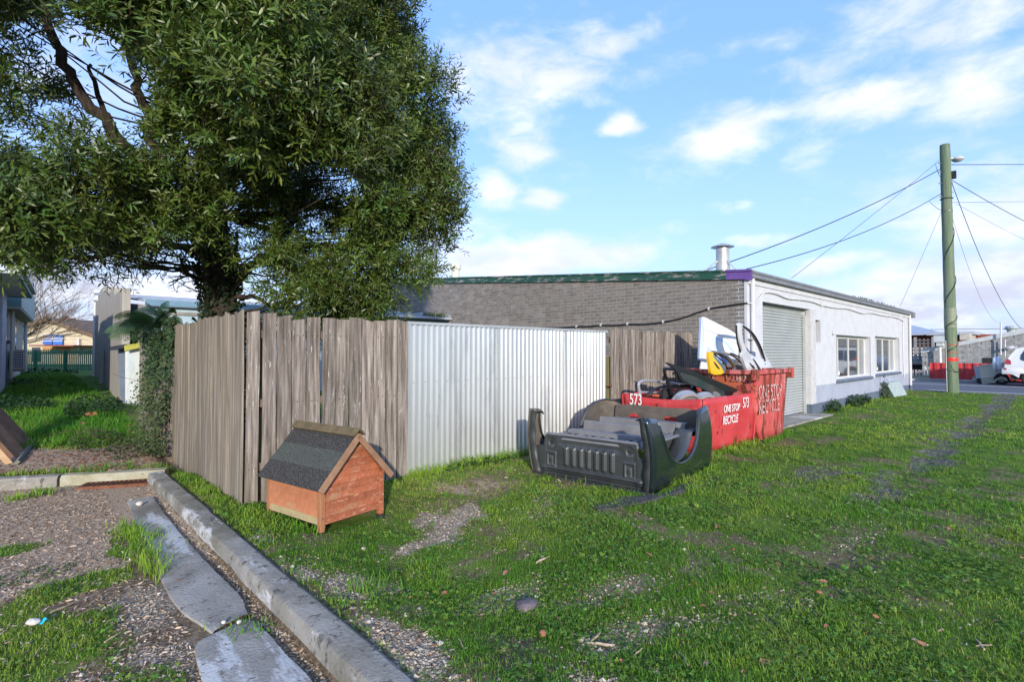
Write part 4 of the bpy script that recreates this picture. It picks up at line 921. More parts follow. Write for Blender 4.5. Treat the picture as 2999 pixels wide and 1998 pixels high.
g=MB(); q=T(2.12,.33,.17); g.beam(q,q-tw*.05+tt*.02,.20,.09,up=(0,0,1)); g.build('tail_light',mat('tail_lens',[(.35,.02,.015),(.45,.03,.02)],rough=.2,coat=1),tub)
# rubber mat trapped under the tub
mp=[PZ(*c4(x,y),0) for x,y in [(850,1415),(1010,1385),(1200,1310),(1330,1290),(1480,1290),(1640,1250),(1800,1175),(1950,1160),(1980,1190),(1850,1240),(1700,1280),(1600,1310),(1380,1370),(1100,1440),(900,1450)]]
g=MB(); g.add([(p.x,p.y,hz(p.x,p.y)+.022) for p in mp]+[(p.x,p.y,hz(p.x,p.y)-.02) for p in mp],[tuple(range(15))]+[(i,(i+1)%15,(i+1)%15+15,i+15) for i in range(15)])
g.build('rubber_mat',mat('old_rubber_mat',[(.03,.03,.032),(.07,.068,.066)],8,rough=.8,bump=.4,stains=[((.2,.16,.12),7,.6,.72,(1,1,1))]),label='black rubber mat poking out under the upturned tray',cat='mat')
# ------------------------------------------------------------------ skips
def box_wall(parent,name,mt,a0,a1,b0,b1):
    g=MB(); g.hull([a0,a1,a1+(b0-a0)*0,a0]); 
def skip(name,label,B,Tp,z1,mt,th=.02,rim=0,ribs=True):
    (x0,x1,y0,y1)=B;(u0,u1,w0,w1)=Tp
    s=thing(name,label,'skip',((x0+x1)/2,(y0+y1)/2,0),'red waste skips')
    lo=[Vector((x0,y0,.04)),Vector((x1,y0,.04)),Vector((x1,y1,.04)),Vector((x0,y1,.04))]
    hi=[Vector((u0,w0,z1)),Vector((u1,w0,z1)),Vector((u1,w1,z1)),Vector((u0,w1,z1))]
    c0=(lo[0]+lo[2])/2;c1=(hi[0]+hi[2])/2
    def ins(p,c,t): return p+Vector((t if p.x<c.x else -t,t if p.y<c.y else -t,0))
    nm=['end_panel','side_panel','end_panel','side_panel']
    for i in range(4):
        j=(i+1)%4; a,b,c,d=lo[i],lo[j],hi[j],hi[i]
        # subdivided sheet with a little sag and dents
        n=16; P=lambda u,v,a=a,b=b,c=c,d=d,i=i: (a.lerp(b,u)).lerp(d.lerp(c,u),v)+((c1-c0)*0)+Vector((0,1,0) if i%2==0 else (1,0,0))*((fbm(np.array(u*5+i*3.),np.array(v*3.+7))-.5)*.03*math.sin(math.pi*u))+Vector((0,0,-.05*math.sin(math.pi*u)*v if (rim==0 and i==3) else 0))
        g=MB(); g.grid(P,list(np.linspace(0,1,n)),list(np.linspace(0,1,9))); g.build(nm[i],mt,s,solid=.008,smooth=True)
        if not rim:
            pass
    g=MB(); g.hull([Vector((x0,y0,.03)),Vector((x1,y0,.03)),Vector((x1,y1,.03)),Vector((x0,y1,.03)),Vector((x0,y0,.05)),Vector((x1,y0,.05)),Vector((x1,y1,.05)),Vector((x0,y1,.05))]); g.build('floor',m_redin,s)
    for i in range(4):
        g=MB(); d=(hi[i]-c1); d=Vector((1 if d.x>0 else -1,1 if d.y>0 else -1,0))*.004
        if not rim: g.beam(lo[i]+d,hi[i]+d,.022,.022); g.build('corner_post',mt,s,bevel=.003)
    # inner lining
    for i in (0,1,2,3):
        j=(i+1)%4; g=MB(); a,b,c,d=[ins(q,cc,.016) for q,cc in ((lo[i],c0),(lo[j],c0),(hi[j],c1),(hi[i],c1))]
        for q in (c,d): q.z-=.07
        g.add([a,b,c,d],[(0,1,2,3)]); g.build('lining',m_redin,s)
    if rim:
        r=rim
        ci=[q+Vector((-r*.5 if q.x<c1.x else r*.5,-r*.5 if q.y<c1.y else r*.5,-r*.5)) for q in hi]
        for i in range(4):
            j=(i+1)%4; d=(ci[j]-ci[i]).normalized()
            g=MB(); g.beam(ci[i]+d*.05,ci[j]-d*.05,r,r); g.build('rim',mt,s,bevel=.008)
            g=MB(); q=ci[i]+Vector((0,0,-.01)); g.box(q.x-.052,q.y-.052,q.z-.13,q.x+.052,q.y+.052,q.z+.065); g.build('lifting_corner',mt,s,bevel=.006)
    return s
s1=skip('skip','lower bright red skip numbered 573, full of black car doors','skip' and (7.74,9.70,3.92,5.38) and (7.74,9.70,3.92,5.38),(7.70,9.73,3.88,5.38),.915,m_redA) if False else None
s1=skip('skip','lower bright red skip numbered 573, full of black car doors and frames',(7.76,9.66,3.93,5.36),(7.70,9.72,3.88,5.36),.905,m_redA)
s2=skip('skip','taller rusty red skip numbered 1282 holding the white car panels',(9.80,10.82,3.84,5.0),(9.42,11.02,3.80,5.08),1.31,m_redB,rim=.075)
def face(s,mtm,me,o,x,y,nm='lettering'):
    me.materials.clear(); me.materials.append(mtm); put(nm,me,frame(o,x,y),s)
c5=lambda x,y:(1820+x/4.9,1020+y/4.9)
def letters(s,txt,cpx,size,mt,plane,shear=0,plane_c=0,sx=1,bold=0):
    p=(PY if plane=='Y' else PX)(*c5(*cpx),plane_c)
    me=text_mesh(txt,size,.003,shear,bold)
    if plane=='Y': x=Vector((1,0,0))
    else: x=Vector((0,-1,0))
    m=frame(p,x,(0,0,1))@Matrix.Diagonal((sx,1,1,1)); me.materials.clear(); me.materials.append(mt); put('lettering',me,m,s)
letters(s1,'573',(205,745),.27,m_letter,'X',0,7.675,.62,.003)
letters(s1,'573',(1785,790),.26,m_letter,'Y',.05,3.862,.64,.0)
letters(s1,'ONE STOP',(1585,865),.17,m_letter,'Y',.22,3.862,.74,.002)
letters(s1,'RECYCLE',(1565,1030),.19,m_letter,'Y',.22,3.862,.72,.002)
c5b=lambda x,y:(1750+x/3.1357,850+y/3.1357)
def L2(txt,x,y,size,mt,plane,c,sx,sh=0,tilt=0,bold=.003):
    q=c5b(x,y); p=(PY if plane=='Y' else PX)(*q,c); me=text_mesh(txt,size,.003,sh,bold); me.materials.clear(); me.materials.append(mt)
    m=frame(p,(1,0,0) if plane=='Y' else (0,-1,0),(0,0,1))@Matrix.Rotation(tilt,4,'X')@Matrix.Diagonal((sx,1,1,1)); put('lettering',me,m,s2)
for tx_,cx_,cy_,sx_ in (('1282',1283,812,1.25),('282',1030,803,1.0)):
    q=c5b(cx_,cy_); p=PX(*q,9.50); p=Vector((9.8-.38*p.z/1.27-.02,p.y,p.z)); me=text_mesh(tx_,.17,.003,0,.003); me.materials.clear(); me.materials.append(m_letterf)
    put('lettering',me,frame(p,(0,-1,0),(-.287,0,.958))@Matrix.Diagonal((sx_,1,1,1)),s2)
L2('ONE STOP',1590,935,.35,m_letterf,'Y',3.79,.66)
L2('RECYCLE',1580,1070,.35,m_letterf,'Y',3.80,.68)
# ------------------------------------------------------------------ scrap in the taller skip
c7=lambda x,y:(2020+x/7.128,900+y/7.128)
def plate(name,pts,a,b,th,mt,cv=None,holes=(),parent=None,sm=1,kw=None,off=0):
    A=Vector((a[0],a[1],0));Bv=Vector((b[0],b[1],0)); x=(Bv-A).normalized(); nrm=x.cross(Vector((0,0,1)))
    def loc(p): q=PV(*cv(*p),a,b); return ((q-A).dot(x),q.z)
    lp=[smooth_loop([loc(p) for p in pts],sm)]+[smooth_loop([loc(p) for p in h],sm) for h in holes]
    me=plate_mesh(lp,th,0.0); me.materials.append(mt)
    return put(name,me,frame(A+nrm*off,x,(0,0,1)),parent,**(kw or {}))
pA,pB=(9.55,4.92),(10.9,4.5)
big_=plate('van_panel',[(240,175),(500,305),(950,535),(985,640),(1003,800),(1008,960),(985,1120),(600,1260),(350,1420),(200,1420),(215,1240),(240,1120),(270,900),(290,600),(285,440),(262,290)],pA,pB,.025,m_carw,c7,kw=dict(label='large white van panel with a pale blue curved logo, standing up in the rusty skip',cat='car panel'))
plate('panel_edge',[(240,190),(262,290),(285,440),(290,600),(270,900),(240,1120),(205,1100),(212,940),(225,700),(240,430)],pA,pB,.05,mat('blue_white_edge',[(.42,.52,.75),(.5,.58,.78)],rough=.4),c7,parent=big_,off=-.03)
plate('printed_logo',[(505,605),(640,650),(800,760),(900,900),(985,1060),(955,1095),(880,930),(770,790),(640,700),(565,690),(562,960),(512,960)],pA,pB,.004,m_blue,c7,parent=big_,off=.016,sm=0)
def ptxt(t,x,y,sz,mt,par,a,b,off,sx=1):
    A=Vector((a[0],a[1],0));Bv=Vector((b[0],b[1],0)); xx=(Bv-A).normalized(); q=PV(*c7(x,y),a,b); me=text_mesh(t,sz,.003,0,.004); me.materials.clear(); me.materials.append(mt)
    put('printed_lettering',me,frame(q+xx.cross(Vector((0,0,1)))*off,xx,(0,0,1))@Matrix.Rotation(-.32,4,'Z')@Matrix.Diagonal((sx,1,1,1)),par)
ptxt('IN',395,905,.16,m_blue,big_,pA,pB,.018,.8); ptxt('UNI',640,1080,.22,m_blue2,big_,pA,pB,.018,.9)
g=MB(); q=[PV(*c7(x,y),pA,pB)+Vector((.01,-.02,0)) for x,y in [(285,440),(640,600),(995,780)]]; g.tube(catmull(q,6),.008,6); g.build('pressed_crease',m_carw,big_)
dA,dB=(9.9,4.2),(11.0,4.32)
dr=plate('white_car_door',[(1000,322),(1060,345),(1200,440),(1300,540),(1370,640),(1450,800),(1540,960),(1620,1100),(1680,1220),(1760,1420),(1240,1460),(1150,1280),(1100,1130),(1065,990),(1090,930),(1030,760),(1000,560)],dA,dB,.05,m_carw,c7,
   holes=[[(1068,400),(1110,390),(1230,490),(1330,620),(1430,800),(1480,930),(1530,1110),(1500,1120),(1200,960),(1130,830),(1085,700),(1062,520)]],kw=dict(label='white car door frame with an open window, rightmost in the rusty skip',cat='car door'))
def ptube(name,pts,r,mt,a,b,cv,parent=None,off=0,n=8,**kw):
    A=Vector((a[0],a[1],0));Bv=Vector((b[0],b[1],0)); nn=(Bv-A).normalized().cross(Vector((0,0,1)))
    g=MB(); g.tube(catmull([PV(*cv(*p),a,b)+nn*off for p in pts],6),r,n); return g.build(name,mt,parent,smooth='auto',**kw)
ptube('window_seal',[(1075,395),(1230,500),(1330,620),(1430,800),(1480,930),(1535,1120)],.02,m_rub,dA,dB,c7,dr,.03)
ptube('door_seal',[(998,380),(1000,560),(1030,760),(1085,935)],.018,m_rub,dA,dB,c7,dr,-.02)
for lp in ([(1265,1060),(1320,1090),(1420,1240),(1500,1360),(1420,1360),(1340,1180)],[(1580,1275),(1610,1300),(1650,1370),(1600,1370)],[(1640,1290),(1670,1310),(1700,1370),(1660,1365)],[(1265,1240),(1300,1210),(1330,1222),(1290,1232)],[(1530,1170),(1560,1180),(1545,1215)]):
    plate('door_opening',lp,dA,dB,.006,m_rub,c7,parent=dr,off=.026,sm=1)
plate('door_inner_skin',[(1200,975),(1520,1130),(1600,1180),(1700,1400),(1420,1400),(1330,1180)],dA,dB,.02,mat('white_inner_skin',[(.5,.55,.62),(.62,.66,.72)],rough=.4),c7,parent=dr,off=.018)
yA,yB=(9.6,4.25),(10.6,4.2)
yd=plate('yellow_car_door',[(372,960),(385,928),(450,938),(478,960),(450,1010),(480,1060),(560,1160),(640,1260),(700,1400),(420,1420),(400,1250),(375,1090)],yA,yB,.05,m_yel,c7,kw=dict(label='yellow car door leaning left in the rusty skip',cat='car door'))
plate('door_opening',[(462,1130),(500,1150),(560,1230),(610,1300),(560,1290),(500,1210)],yA,yB,.006,m_rub,c7,parent=yd,off=.026)
plate('door_glass',[(470,980),(540,1020),(700,1160),(800,1300),(760,1400),(650,1300),(500,1110)],yA,yB,.008,mat('teal_glass',[(.07,.13,.16),(.12,.2,.24)],rough=.1),c7,parent=yd,off=-.03)
ptube('window_seal',[(455,960),(520,990),(640,1080),(740,1180),(830,1320)],.014,m_rub,yA,yB,c7,yd,-.01)
bA,bB=(9.6,4.45),(10.7,4.4)
bd=ptube('bronze_door_frame',[(470,945),(560,960),(700,1020),(820,1100),(900,1200),(940,1300),(960,1420)],.032,m_brz,bA,bB,c7,None,label='bronze curved door frame behind the yellow door in the rusty skip',cat='car door')
ptube('grey_door_frame',[(540,940),(700,985),(830,1050),(950,1160),(1100,1250),(1190,1400)],.022,m_sil,bA,bB,c7,None,.12,label='slim silver door frame between bronze frame and white door in the rusty skip',cat='car door')
plate('silver_car_door',[(900,1200),(1000,1190),(1100,1240),(1180,1330),(1190,1450),(950,1450)],bA,bB,.05,m_sil,c7,holes=[[(1030,1285),(1060,1290),(1070,1310),(1040,1312)]],kw=dict(label='silver car door skin low in the rusty skip, left of the white door',cat='car door'))
ptube('black_window_seal',[(640,965),(760,1010),(900,1080),(1020,1160),(1140,1270)],.016,m_rub,bA,bB,c7,None,.2,label='black rubber window seal arching behind the bronze frame in the rusty skip',cat='rubber seal')
# ------------------------------------------------------------------ scrap in the lower skip
eA,eB=(8.0,4.6),(9.6,4.1)
bn=plate('black_bonnet',[(597,190),(760,240),(900,290),(1230,415),(1480,520),(1668,592),(1650,625),(1590,640),(1580,700),(1400,760),(1330,650),(1100,560),(900,510),(830,450),(785,330),(700,260)],eA,eB,.035,m_blk,c5,kw=dict(label='glossy black car bonnet jutting diagonally from the lower red skip',cat='car panel'))
plate('bonnet_lining',[(800,340),(950,380),(1080,430),(1250,520),(1500,640),(1400,720),(1150,580),(900,490)],eA,eB,.01,mat('dark_teal_lining',[(.012,.03,.03),(.05,.045,.04)],4,rough=.35),c5,parent=bn,off=.022)
plate('hinge_pocket',[(1300,560),(1380,580),(1430,620),(1330,610)],eA,eB,.01,m_rub,c5,parent=bn,off=.03)
plate('bonnet_latch',[(1270,630),(1340,620),(1400,680),(1380,720),(1300,690)],eA,eB,.03,mat('dull_grey_metal',[(.10,.11,.11),(.2,.21,.2)],rough=.5),c5,parent=bn,off=.04)
dfA,dfB=(8.0,4.75),(9.4,4.3)
bf_=ptube('black_door_frame',[(745,720),(690,560),(640,430),(612,310),(640,297),(830,300)],.03,m_blk,dfA,dfB,c5,None,label='black upright car door frame leaning left in the lower red skip',cat='car door')
plate('door_skin',[(830,290),(1080,320),(1140,370),(1150,400),(1180,450),(1330,760),(1220,760),(1120,480),(1080,400),(900,350)],dfA,dfB,.04,m_blk,c5,parent=bf_)
ptube('silver_roof_rail',[(262,760),(258,640),(250,520),(285,478),(360,468),(600,490),(900,530)],.024,m_sil,(7.85,5.1),(9.3,4.7),c5,None,label='bent silver door rail at the left end of the lower red skip',cat='metal rail')
ptube('silver_trim',[(270,632),(480,640),(700,645),(980,660)],.02,m_sil,(7.85,5.15),(9.3,4.75),c5,None,label='straight silver trim strip lying low across the lower red skip',cat='metal rail')
ptube('black_arch_frame',[(400,680),(440,620),(520,575),(660,545),(830,532),(1025,545)],.026,m_blk,(7.88,5.0),(9.3,4.45),c5,None,label='low black arched window frame over the two seat backs in the lower red skip',cat='car door')
plate('black_pillar',[(1000,540),(1060,545),(1095,740),(1010,740)],(8.0,4.8),(9.3,4.4),.05,m_blk,c5,kw=dict(label='short black door pillar in the middle of the lower red skip',cat='car part'))
for (cx,cy),lb in (((635,650),'left dark curved seat back in the lower red skip'),((840,650),'right dark curved seat back in the lower red skip')):
    plate('seat_back',[(cx-70,cy+90),(cx-62,cy),(cx-30,cy-68),(cx+10,cy-70),(cx+50,cy-20),(cx+65,cy+90)],(7.95,4.9),(9.3,4.5),.09,m_rub,c5,kw=dict(label=lb,cat='seat back',group='seat backs in the skip'))
for (cx,cy,r,lb) in ((930,835,.27,'silver wheel rim edge standing left of centre in the lower red skip'),(1190,835,.25,'silver wheel rim edge standing nearest the black pillar in the lower red skip')):
    q=PV(*c5(cx,cy),(7.85,4.45),(9.3,4.25)); g=MB(); g.lathe([(r-.05,-.09),(r-.01,-.08),(r,-.04),(r-.025,0),(r,.05),(r-.01,.09),(r-.04,.085)],(0,0,0),28,'Y'); g.lathe([(.03,-.02),(.12,-.03),(r-.06,-.06),(r-.03,-.04)],(0,0,0),28,'Y')
    o=g.build('wheel_rim',m_sil,None,smooth='auto',origin=(0,0,0),label=lb,cat='wheel',group='wheel rims in the skip'); o.matrix_basis=Matrix.Translation(q)@Euler((.3,.2,-.5)).to_matrix().to_4x4(); W[o]=o.matrix_basis.copy()
plate('white_scrap_panel',[(1440,700),(1480,685),(1540,690),(1560,720),(1430,740)],(8.3,4.2),(9.6,3.98),.03,m_carw,c5,kw=dict(label='small white scrap piece at the right of the lower red skip',cat='car part'))
# ------------------------------------------------------------------ power pole with lamp and wires
PB=PD(2790,1146,21.2); PT=PD(2767,424,21.6)
pole=thing('power_pole','thick green-stained timber power pole with red tape, on the grass verge by the road','power pole',(PB.x,PB.y,0))
def pp(t): return Vector((PB.x,PB.y,-.1)).lerp(PT,t)
PH=PT.z
def pz(z): return pp((z+.1)/(PH+.1))
def prad(z): return .205-.03*z/PH
g=MB(); n=26; g.tube([pp(k/n) for k in range(n+1)],[prad(pp(k/n).z)*(1+.02*math.sin(k*2.1)) for k in range(n+1)],18); g.build('pole_shaft',m_pole,pole,smooth='auto')
for z,w_ in ((2.68,.10),):
    g=MB(); q=pz(z); g.lathe([(prad(z)+.004,-w_/2),(prad(z)+.008,0),(prad(z)+.004,w_/2)],q,20); g.build('tape_band',mat('worn_tin_band',[(.17,.2,.14),(.22,.25,.17)],rough=.6),pole)
zt_=lambda y:1.63+(1032-y)*21.3/1530
for y,h in ((1053,.15),(1010.5,.02),(1032.5,.02)):
    z=zt_(y); g=MB(); q=pz(z); g.lathe([(prad(z)+.006,-h/2),(prad(z)+.01,0),(prad(z)+.006,h/2)],q,20); g.build('tape_band',m_tape,pole)
# tin collar
z=zt_(930); g=MB(); g.lathe([(prad(z)+.006,-.42),(prad(z)+.01,-.4),(prad(z)+.01,.36),(prad(z)+.006,.38)],pz(z),20); g.build('tin_collar',mat('painted_tin_collar',[(.16,.19,.13),(.22,.245,.17)],rough=.6),pole)
# cable wound down the pole
def wind(z0,z1,a0,a1,n=14):
    out=[]
    for k in range(n+1):
        t=k/n; z=z0+(z1-z0)*t; a=a0+(a1-a0)*t; q=pz(z); out.append(q+(Rv*math.cos(a)-Fh*math.sin(a))*(prad(z)+.022))
    return out
for z0,z1,a0,a1 in ((zt_(655),zt_(760),0,math.pi),(zt_(800),zt_(885),0,math.pi),(zt_(920),zt_(960),0,math.pi),(zt_(1000),zt_(1033),.0,math.pi)):
    g=MB(); g.tube(wind(z0,z1,a0,a1),.014,6); g.build('wound_cable',m_black,pole)
g=MB(); q=pz(zt_(1075)); g.tube([q+Rv*(.27*math.cos(a)+.03)-Fh*(prad(1)+.05)*1.0+Vector((0,0,.30*math.sin(a)+.1)) for a in np.linspace(-math.pi*1.02,.25,22)],.013,6); g.build('cable_loop',m_black,pole)
g=MB(); g.tube([pz(2.1)-Rv*.23-Fh*.02,pz(1.)-Rv*.235-Fh*.02,pz(.0)-Rv*.24-Fh*.02],.012,6); g.build('earth_conduit',m_greyc,pole)
# lamp
q=pz(zt_(452)); lm=MB(); lm.beam(q+Rv*.15,q+Rv*.35,.05,.05); la=lm.build('lamp_bracket',m_greyc,pole)
g=MB(); c=q+Rv*.52+Vector((0,0,-.03)); g.lathe([(0,.10),(.14,.09),(.22,.03),(.21,-.02),(.13,-.09),(0,-.12)],c,16); g.build('street_lamp',m_greyc,pole,smooth='auto')
for yy_,hh,rr in ((575,.05,.05),(613,.02,.012)):
    z=zt_(yy_); g=MB(); g.lathe([(prad(z)+.012,-hh/2),(prad(z)+rr,0),(prad(z)+.012,hh/2)],pz(z),16); g.build('iron_band',m_screw,pole)
g=MB(); q=pz(zt_(502)); g.box(q.x+.05,q.y-.32,q.z-.18,q.x+.2,q.y-.17,q.z+.12); g.build('cable_box',m_rub,pole)
for yy_,sd in ((468,-1),(495,-1),(570,-1),(528,1),(556,1),(530,-1)):
    q=pz(zt_(yy_)); g=MB(); g.beam(q+Rv*sd*.1,q+Rv*sd*.30+Vector((0,0,.03)),.03,.03); g.build('insulator_hook',m_screw,pole)
def wire(a,b,sag,r,label,n=26,mt=m_black):
    a=Vector(a);b=Vector(b); g=MB(); g.tube([a.lerp(b,k/n)-Vector((0,0,sag*4*(k/n)*(1-k/n))) for k in range(n+1)],r,5); g.build('overhead_wire',mt,None,label=label,cat='wire',group='overhead wires at the pole')
def Pp(px,py,d=21.5): return PD(px,py,d)
wire(Pp(2757,493),PD(2050,797,15.5),.25,.016,'thick black wire from the upper left of the pole to the roof behind the flue')
wire(Pp(2757,566),PD(2186,788,13.8),.30,.013,'black wire from the lower left hook of the pole to the purple roof corner')
wire(Pp(2750,470),PD(2318,815,17),.05,.008,'thin straight wire from pole top to the white wall roof')
wire(Pp(2722,590),Pp(2762,618),.05,.009,'short jumper wire just below the left hook of the pole',6)
wire(Pp(2740,481),Pp(2757,518),.14,.009,'small slack loop of wire at the upper left of the pole',8)
wire(Pp(2775,482),PD(3120,481,30),.0,.017,'thick level wire leaving the pole top to the right')
wire(Pp(2776,520),PD(3100,695,30),.12,.014,'heavy service wire sloping down from the pole to the right edge')
wire(Pp(2780,593),PD(3100,589,30),.0,.008,'thin level wire at mid height leaving the pole to the right')
wire(Pp(2800,596),PD(3100,746,32),.1,.006,'faint thin wire sloping down right below the heavy service wire')
wire(Pp(2782,520),PD(2990,962,36),.9,.014,'sagging service cable dropping steeply from the pole to the block building roof')
wire(Pp(2781,610),PD(2928,945,42),1.2,.007,'thin sagging cable dropping from the pole to the roof mast')
wire(Pp(2757,620),PD(2636,898,22),.02,.006,'faint thin wire running down left from the pole to the white wall end')
wire(PD(2700,966,60),PD(3100,961,60),.0,.03,'dark wire crossing low behind the pole above the block building')
wire(Pp(2778,483),Pp(2783,520),-.25,.010,'curled loop of wire at the upper right of the pole',8)
# ------------------------------------------------------------------ leaning sign board at the wall end
c6b=lambda x,y:(2350+x/6.271,930+y/6.271)
a0=PZ(*c6b(1700,1480),-.03);a1=PZ(*c6b(1935,1435),-.03);b0=PY(*c6b(1540,1205),4.42);b1=PY(*c6b(1790,1200),4.42)
up=(b0-a0); b1=a1+up
g=MB(); nn=(a1-a0).cross(up).normalized(); nn=nn if nn.y<0 else -nn
g.hull([a0,a1,b1,b0,a0-nn*.28,a1-nn*.28,b1-nn*.28,b0-nn*.28]); g.build('sign_box',mat('weathered_aqua_panel',[(.30,.38,.40),(.38,.45,.46)],4,rough=.6,stains=[((.55,.58,.57),5,.58,.68,(1,1,2)),((.24,.24,.22),9,.66,.75,(1,1,1))]),None,label='old grey-blue sign box leaning against the far end of the white wall',cat='sign box')
# ------------------------------------------------------------------ across the road
rf_=thing('red_fence','red ribbed steel fence across the road behind the trailer','fence',(38.6,12,0))
y0=PX(2722,1100,38.6).y; y1=PX(2925,1100,38.6).y
ya,yb=min(y0,y1)-3,max(y0,y1)
def redsheet(ya,yb):
    g=MB(); pts=[];y=ya;pt=.34
    while y<yb:
        for u,v in ((0,0),(.3,0),(.42,1),(.85,1),(.97,0)): 
            if y+u*pt<=yb: pts.append((38.6-v*.05,y+u*pt))
        y+=pt
    n=len(pts); vs_=[(x,y,z) for (x,y) in pts for z in (.05,1.02)]
    g.add(vs_,[(i*2,(i+1)*2,(i+1)*2+1,i*2+1) for i in range(n-1)]); g.build('fence_sheet',m_redf,rf_,solid=.004)
y=ya
while y<yb: redsheet(y,min(y+3.4,yb)); y+=3.4
pk=thing('picket_fence','low grey wooden picket fence left of the red fence across the road','fence',(38.6,17,0))
y=yb; me=None; g=MB(); g.box(-.012,-.05,.05,.012,.05,.60); me=bpy.data.meshes.new('picket'); me.from_pydata(g.v,[],g.f); me.materials.append(m_lattice)
while y<yb+4.2: put('picket',me,Matrix.Translation((38.6,y,0)),pk); y+=.155
g=MB(); g.box(38.63,yb,.2,38.67,yb+4.2,.28); g.build('rail',m_lattice,pk)
# block building with sloping parapet
bb=thing('block_building','grey concrete block building with a sloping top edge across the road','building',(47,4,0))
BXX=46.0
pts=[PX(2796,1004,BXX),PX(2999,964,BXX)]
sl=(pts[1].z-pts[0].z)/(pts[1].y-pts[0].y); yl=PX(2655,1000,BXX).y; yr=-22
def tz(y): return pts[0].z+sl*(y-pts[0].y)
yL=PX(2700,1000,BXX).y
g=MB(); g.prism([(yr,-.2),(yL,-.2),(yL,tz(yL)-.1),(yr,tz(yr)-.1)],lambda u,v,w:(w,u,v),BXX+.02,BXX+.2); g.build('wall',m_mortar if False else m_block,bb)
bl=MB(); bl.box(0,.006,0,.04,.384,.184); me=bpy.data.meshes.new('block'); me.from_pydata(bl.v,[],bl.f); me.materials.append(m_block)
cnt=0; row=0; z=0.8
while z<7:
    y=yL-.39-(0 if row%2 else .195)
    while y>-5.5:
        if z+.19<tz(y)-.25 and z+.19<tz(y+.39)-.25 and cnt<290: put('block',me,Matrix.Translation((BXX-.012,y,z)),bb); cnt+=1
        y-=.39
    z+=.19; row+=1
g=MB(); g.prism([(yr,tz(yr)-.28),(yL,tz(yL)-.28),(yL,tz(yL)),(yr,tz(yr))],lambda u,v,w:(w,u,v),BXX-.08,BXX+.3); g.build('barge_capping',mat('pale_capping',[(.40,.42,.44),(.5,.52,.53)],rough=.6),bb)
p=PX(2960,964,BXX-.4); g=MB(); g.lathe([(0,.12),(.12,.1),(.24,-.0),(.22,-.03),(0,-.03)],(p.x,p.y,p.z-1.2-.0),12); g.build('wall_lamp',m_alu,bb)
p=PD(2962,962,52); g=MB(); g.lathe([(.0,.25),(.45,.22),(.55,.0),(.5,-.1),(.35,-.15),(.35,-.6)],(p.x,p.y,p.z),14); g.build('roof_cowl',m_galv2,bb)
for (x_,y0_,y1_) in ((2931,945,1040),(2944,995,1045)):
    g=MB(); g.tube([PX(x_,y0_,BXX-.3),PX(x_,y1_,BXX-.3)],.05 if x_<2940 else .035,6); g.build('mast_pipe',m_greyc,bb)
p=PX(2890,1055,BXX-.05); g=MB(); g.box(BXX-.05,p.y-.3,p.z-.2,BXX-.02,p.y+.2,p.z+.15); g.build('dark_opening',m_rub,bb)
# brick shop with lattice verandah
bs=thing('brick_shop','red brick building with a grey roof and white lattice verandah across the road','building',(50,20,0))
GX=52.; 
def qx(x,y,X=GX): return PX(x,y,X)
a_=qx(2655,975);b_=qx(2740,975); zt1=qx(2700,983).z
g=MB(); g.box(GX+.02,b_.y-6,-.2,GX+.3,a_.y+3,zt1); g.build('wall',m_red_brick,bs)
bl=MB(); bl.box(0,.012,0,.03,.58,.20); me=bpy.data.meshes.new('brick'); me.from_pydata(bl.v,[],bl.f); me.materials.append(m_red_brick)
z=1.2;row=0
while z<zt1-.2:
    y=b_.y-(0 if row%2 else .3)
    while y<a_.y: put('brick',me,Matrix.Translation((GX-.008,y,z)),bs); y+=.6
    z+=.215;row+=1
g=MB(); r0=qx(2655,952,GX+6);r1=qx(2672,951,GX+6);r2=qx(2760,980,GX);r3=qx(2655,984,GX-1)
rr_=PX(2765,980,GX-1.3); r1=PX(2674,953,GX+6); g.hull([Vector((GX-1.3,rr_.y,zt1+.0)),Vector((GX+6,r1.y,zt1+.0)),Vector((GX+6,a_.y+4,zt1)),Vector((GX-1.3,a_.y+4,zt1)),Vector((GX-1.3,rr_.y,zt1+.12)),Vector((GX+6,r1.y,r1.z)),Vector((GX+6,a_.y+4,r1.z)),Vector((GX-1.3,a_.y+4,zt1+.12))]); g.build('roof',m_roof,bs)
g=MB(); e0=qx(2738,980,GX-3);e1=qx(2800,975,GX-3); g.box(GX-3,-1+e1.y,e0.z-.05,GX+4,e0.y+.5,e0.z+.18); g.build('flat_roof',m_roof,bs)
LX=GX-4; za=PX(2700,1057,LX).z; zb=PX(2700,992,LX).z; y0=PX(2733,1000,LX).y; y1=PX(2655,1000,LX).y
lt=put('lattice_screen',None,Matrix.Translation((LX,(y0+y1)/2,za)),bs)
g=MB(); y=y0
while y<y1: g.box(LX,y,za,LX+.03,y+.10,zb); y+=.24
z=za
while z<zb: g.box(LX-.031,y0,z,LX-.001,y1,z+.10); z+=.24
g.build('lattice_slat',mat('lattice_dark',[(.10,.09,.10),(.14,.13,.13)],rough=.9),lt,kind='stuff')
g=MB(); g.box(LX+1,y0,za,LX+1.05,y1,za+(zb-za)*.58); g.build('verandah_curtain',m_letter,bs)
for yy_ in (PX(2681,1000,LX).y,y0): 
    g=MB(); g.box(LX-.1,yy_-.09,za-.1,LX-.02,yy_+.09,zb+.1); g.build('verandah_post',m_lattice,bs)
g=MB(); g.box(LX-.15,y0-.1,za-.25,LX+3,y1+.3,za-.02); g.build('deck_edge',m_lattice,bs)
g=MB(); g.box(LX+.5,y0-2,0,LX+.6,y1+.3,za-.3); g.build('carport_shade',m_bluep,bs)
g=MB(); ua,ub=PX(2690,1060,LX+.2),PX(2658,1060,LX+.2); g.box(LX+.2,ua.y,0,LX+.45,ub.y,za-.3); g.build('dark_doorway',m_rub,bs)
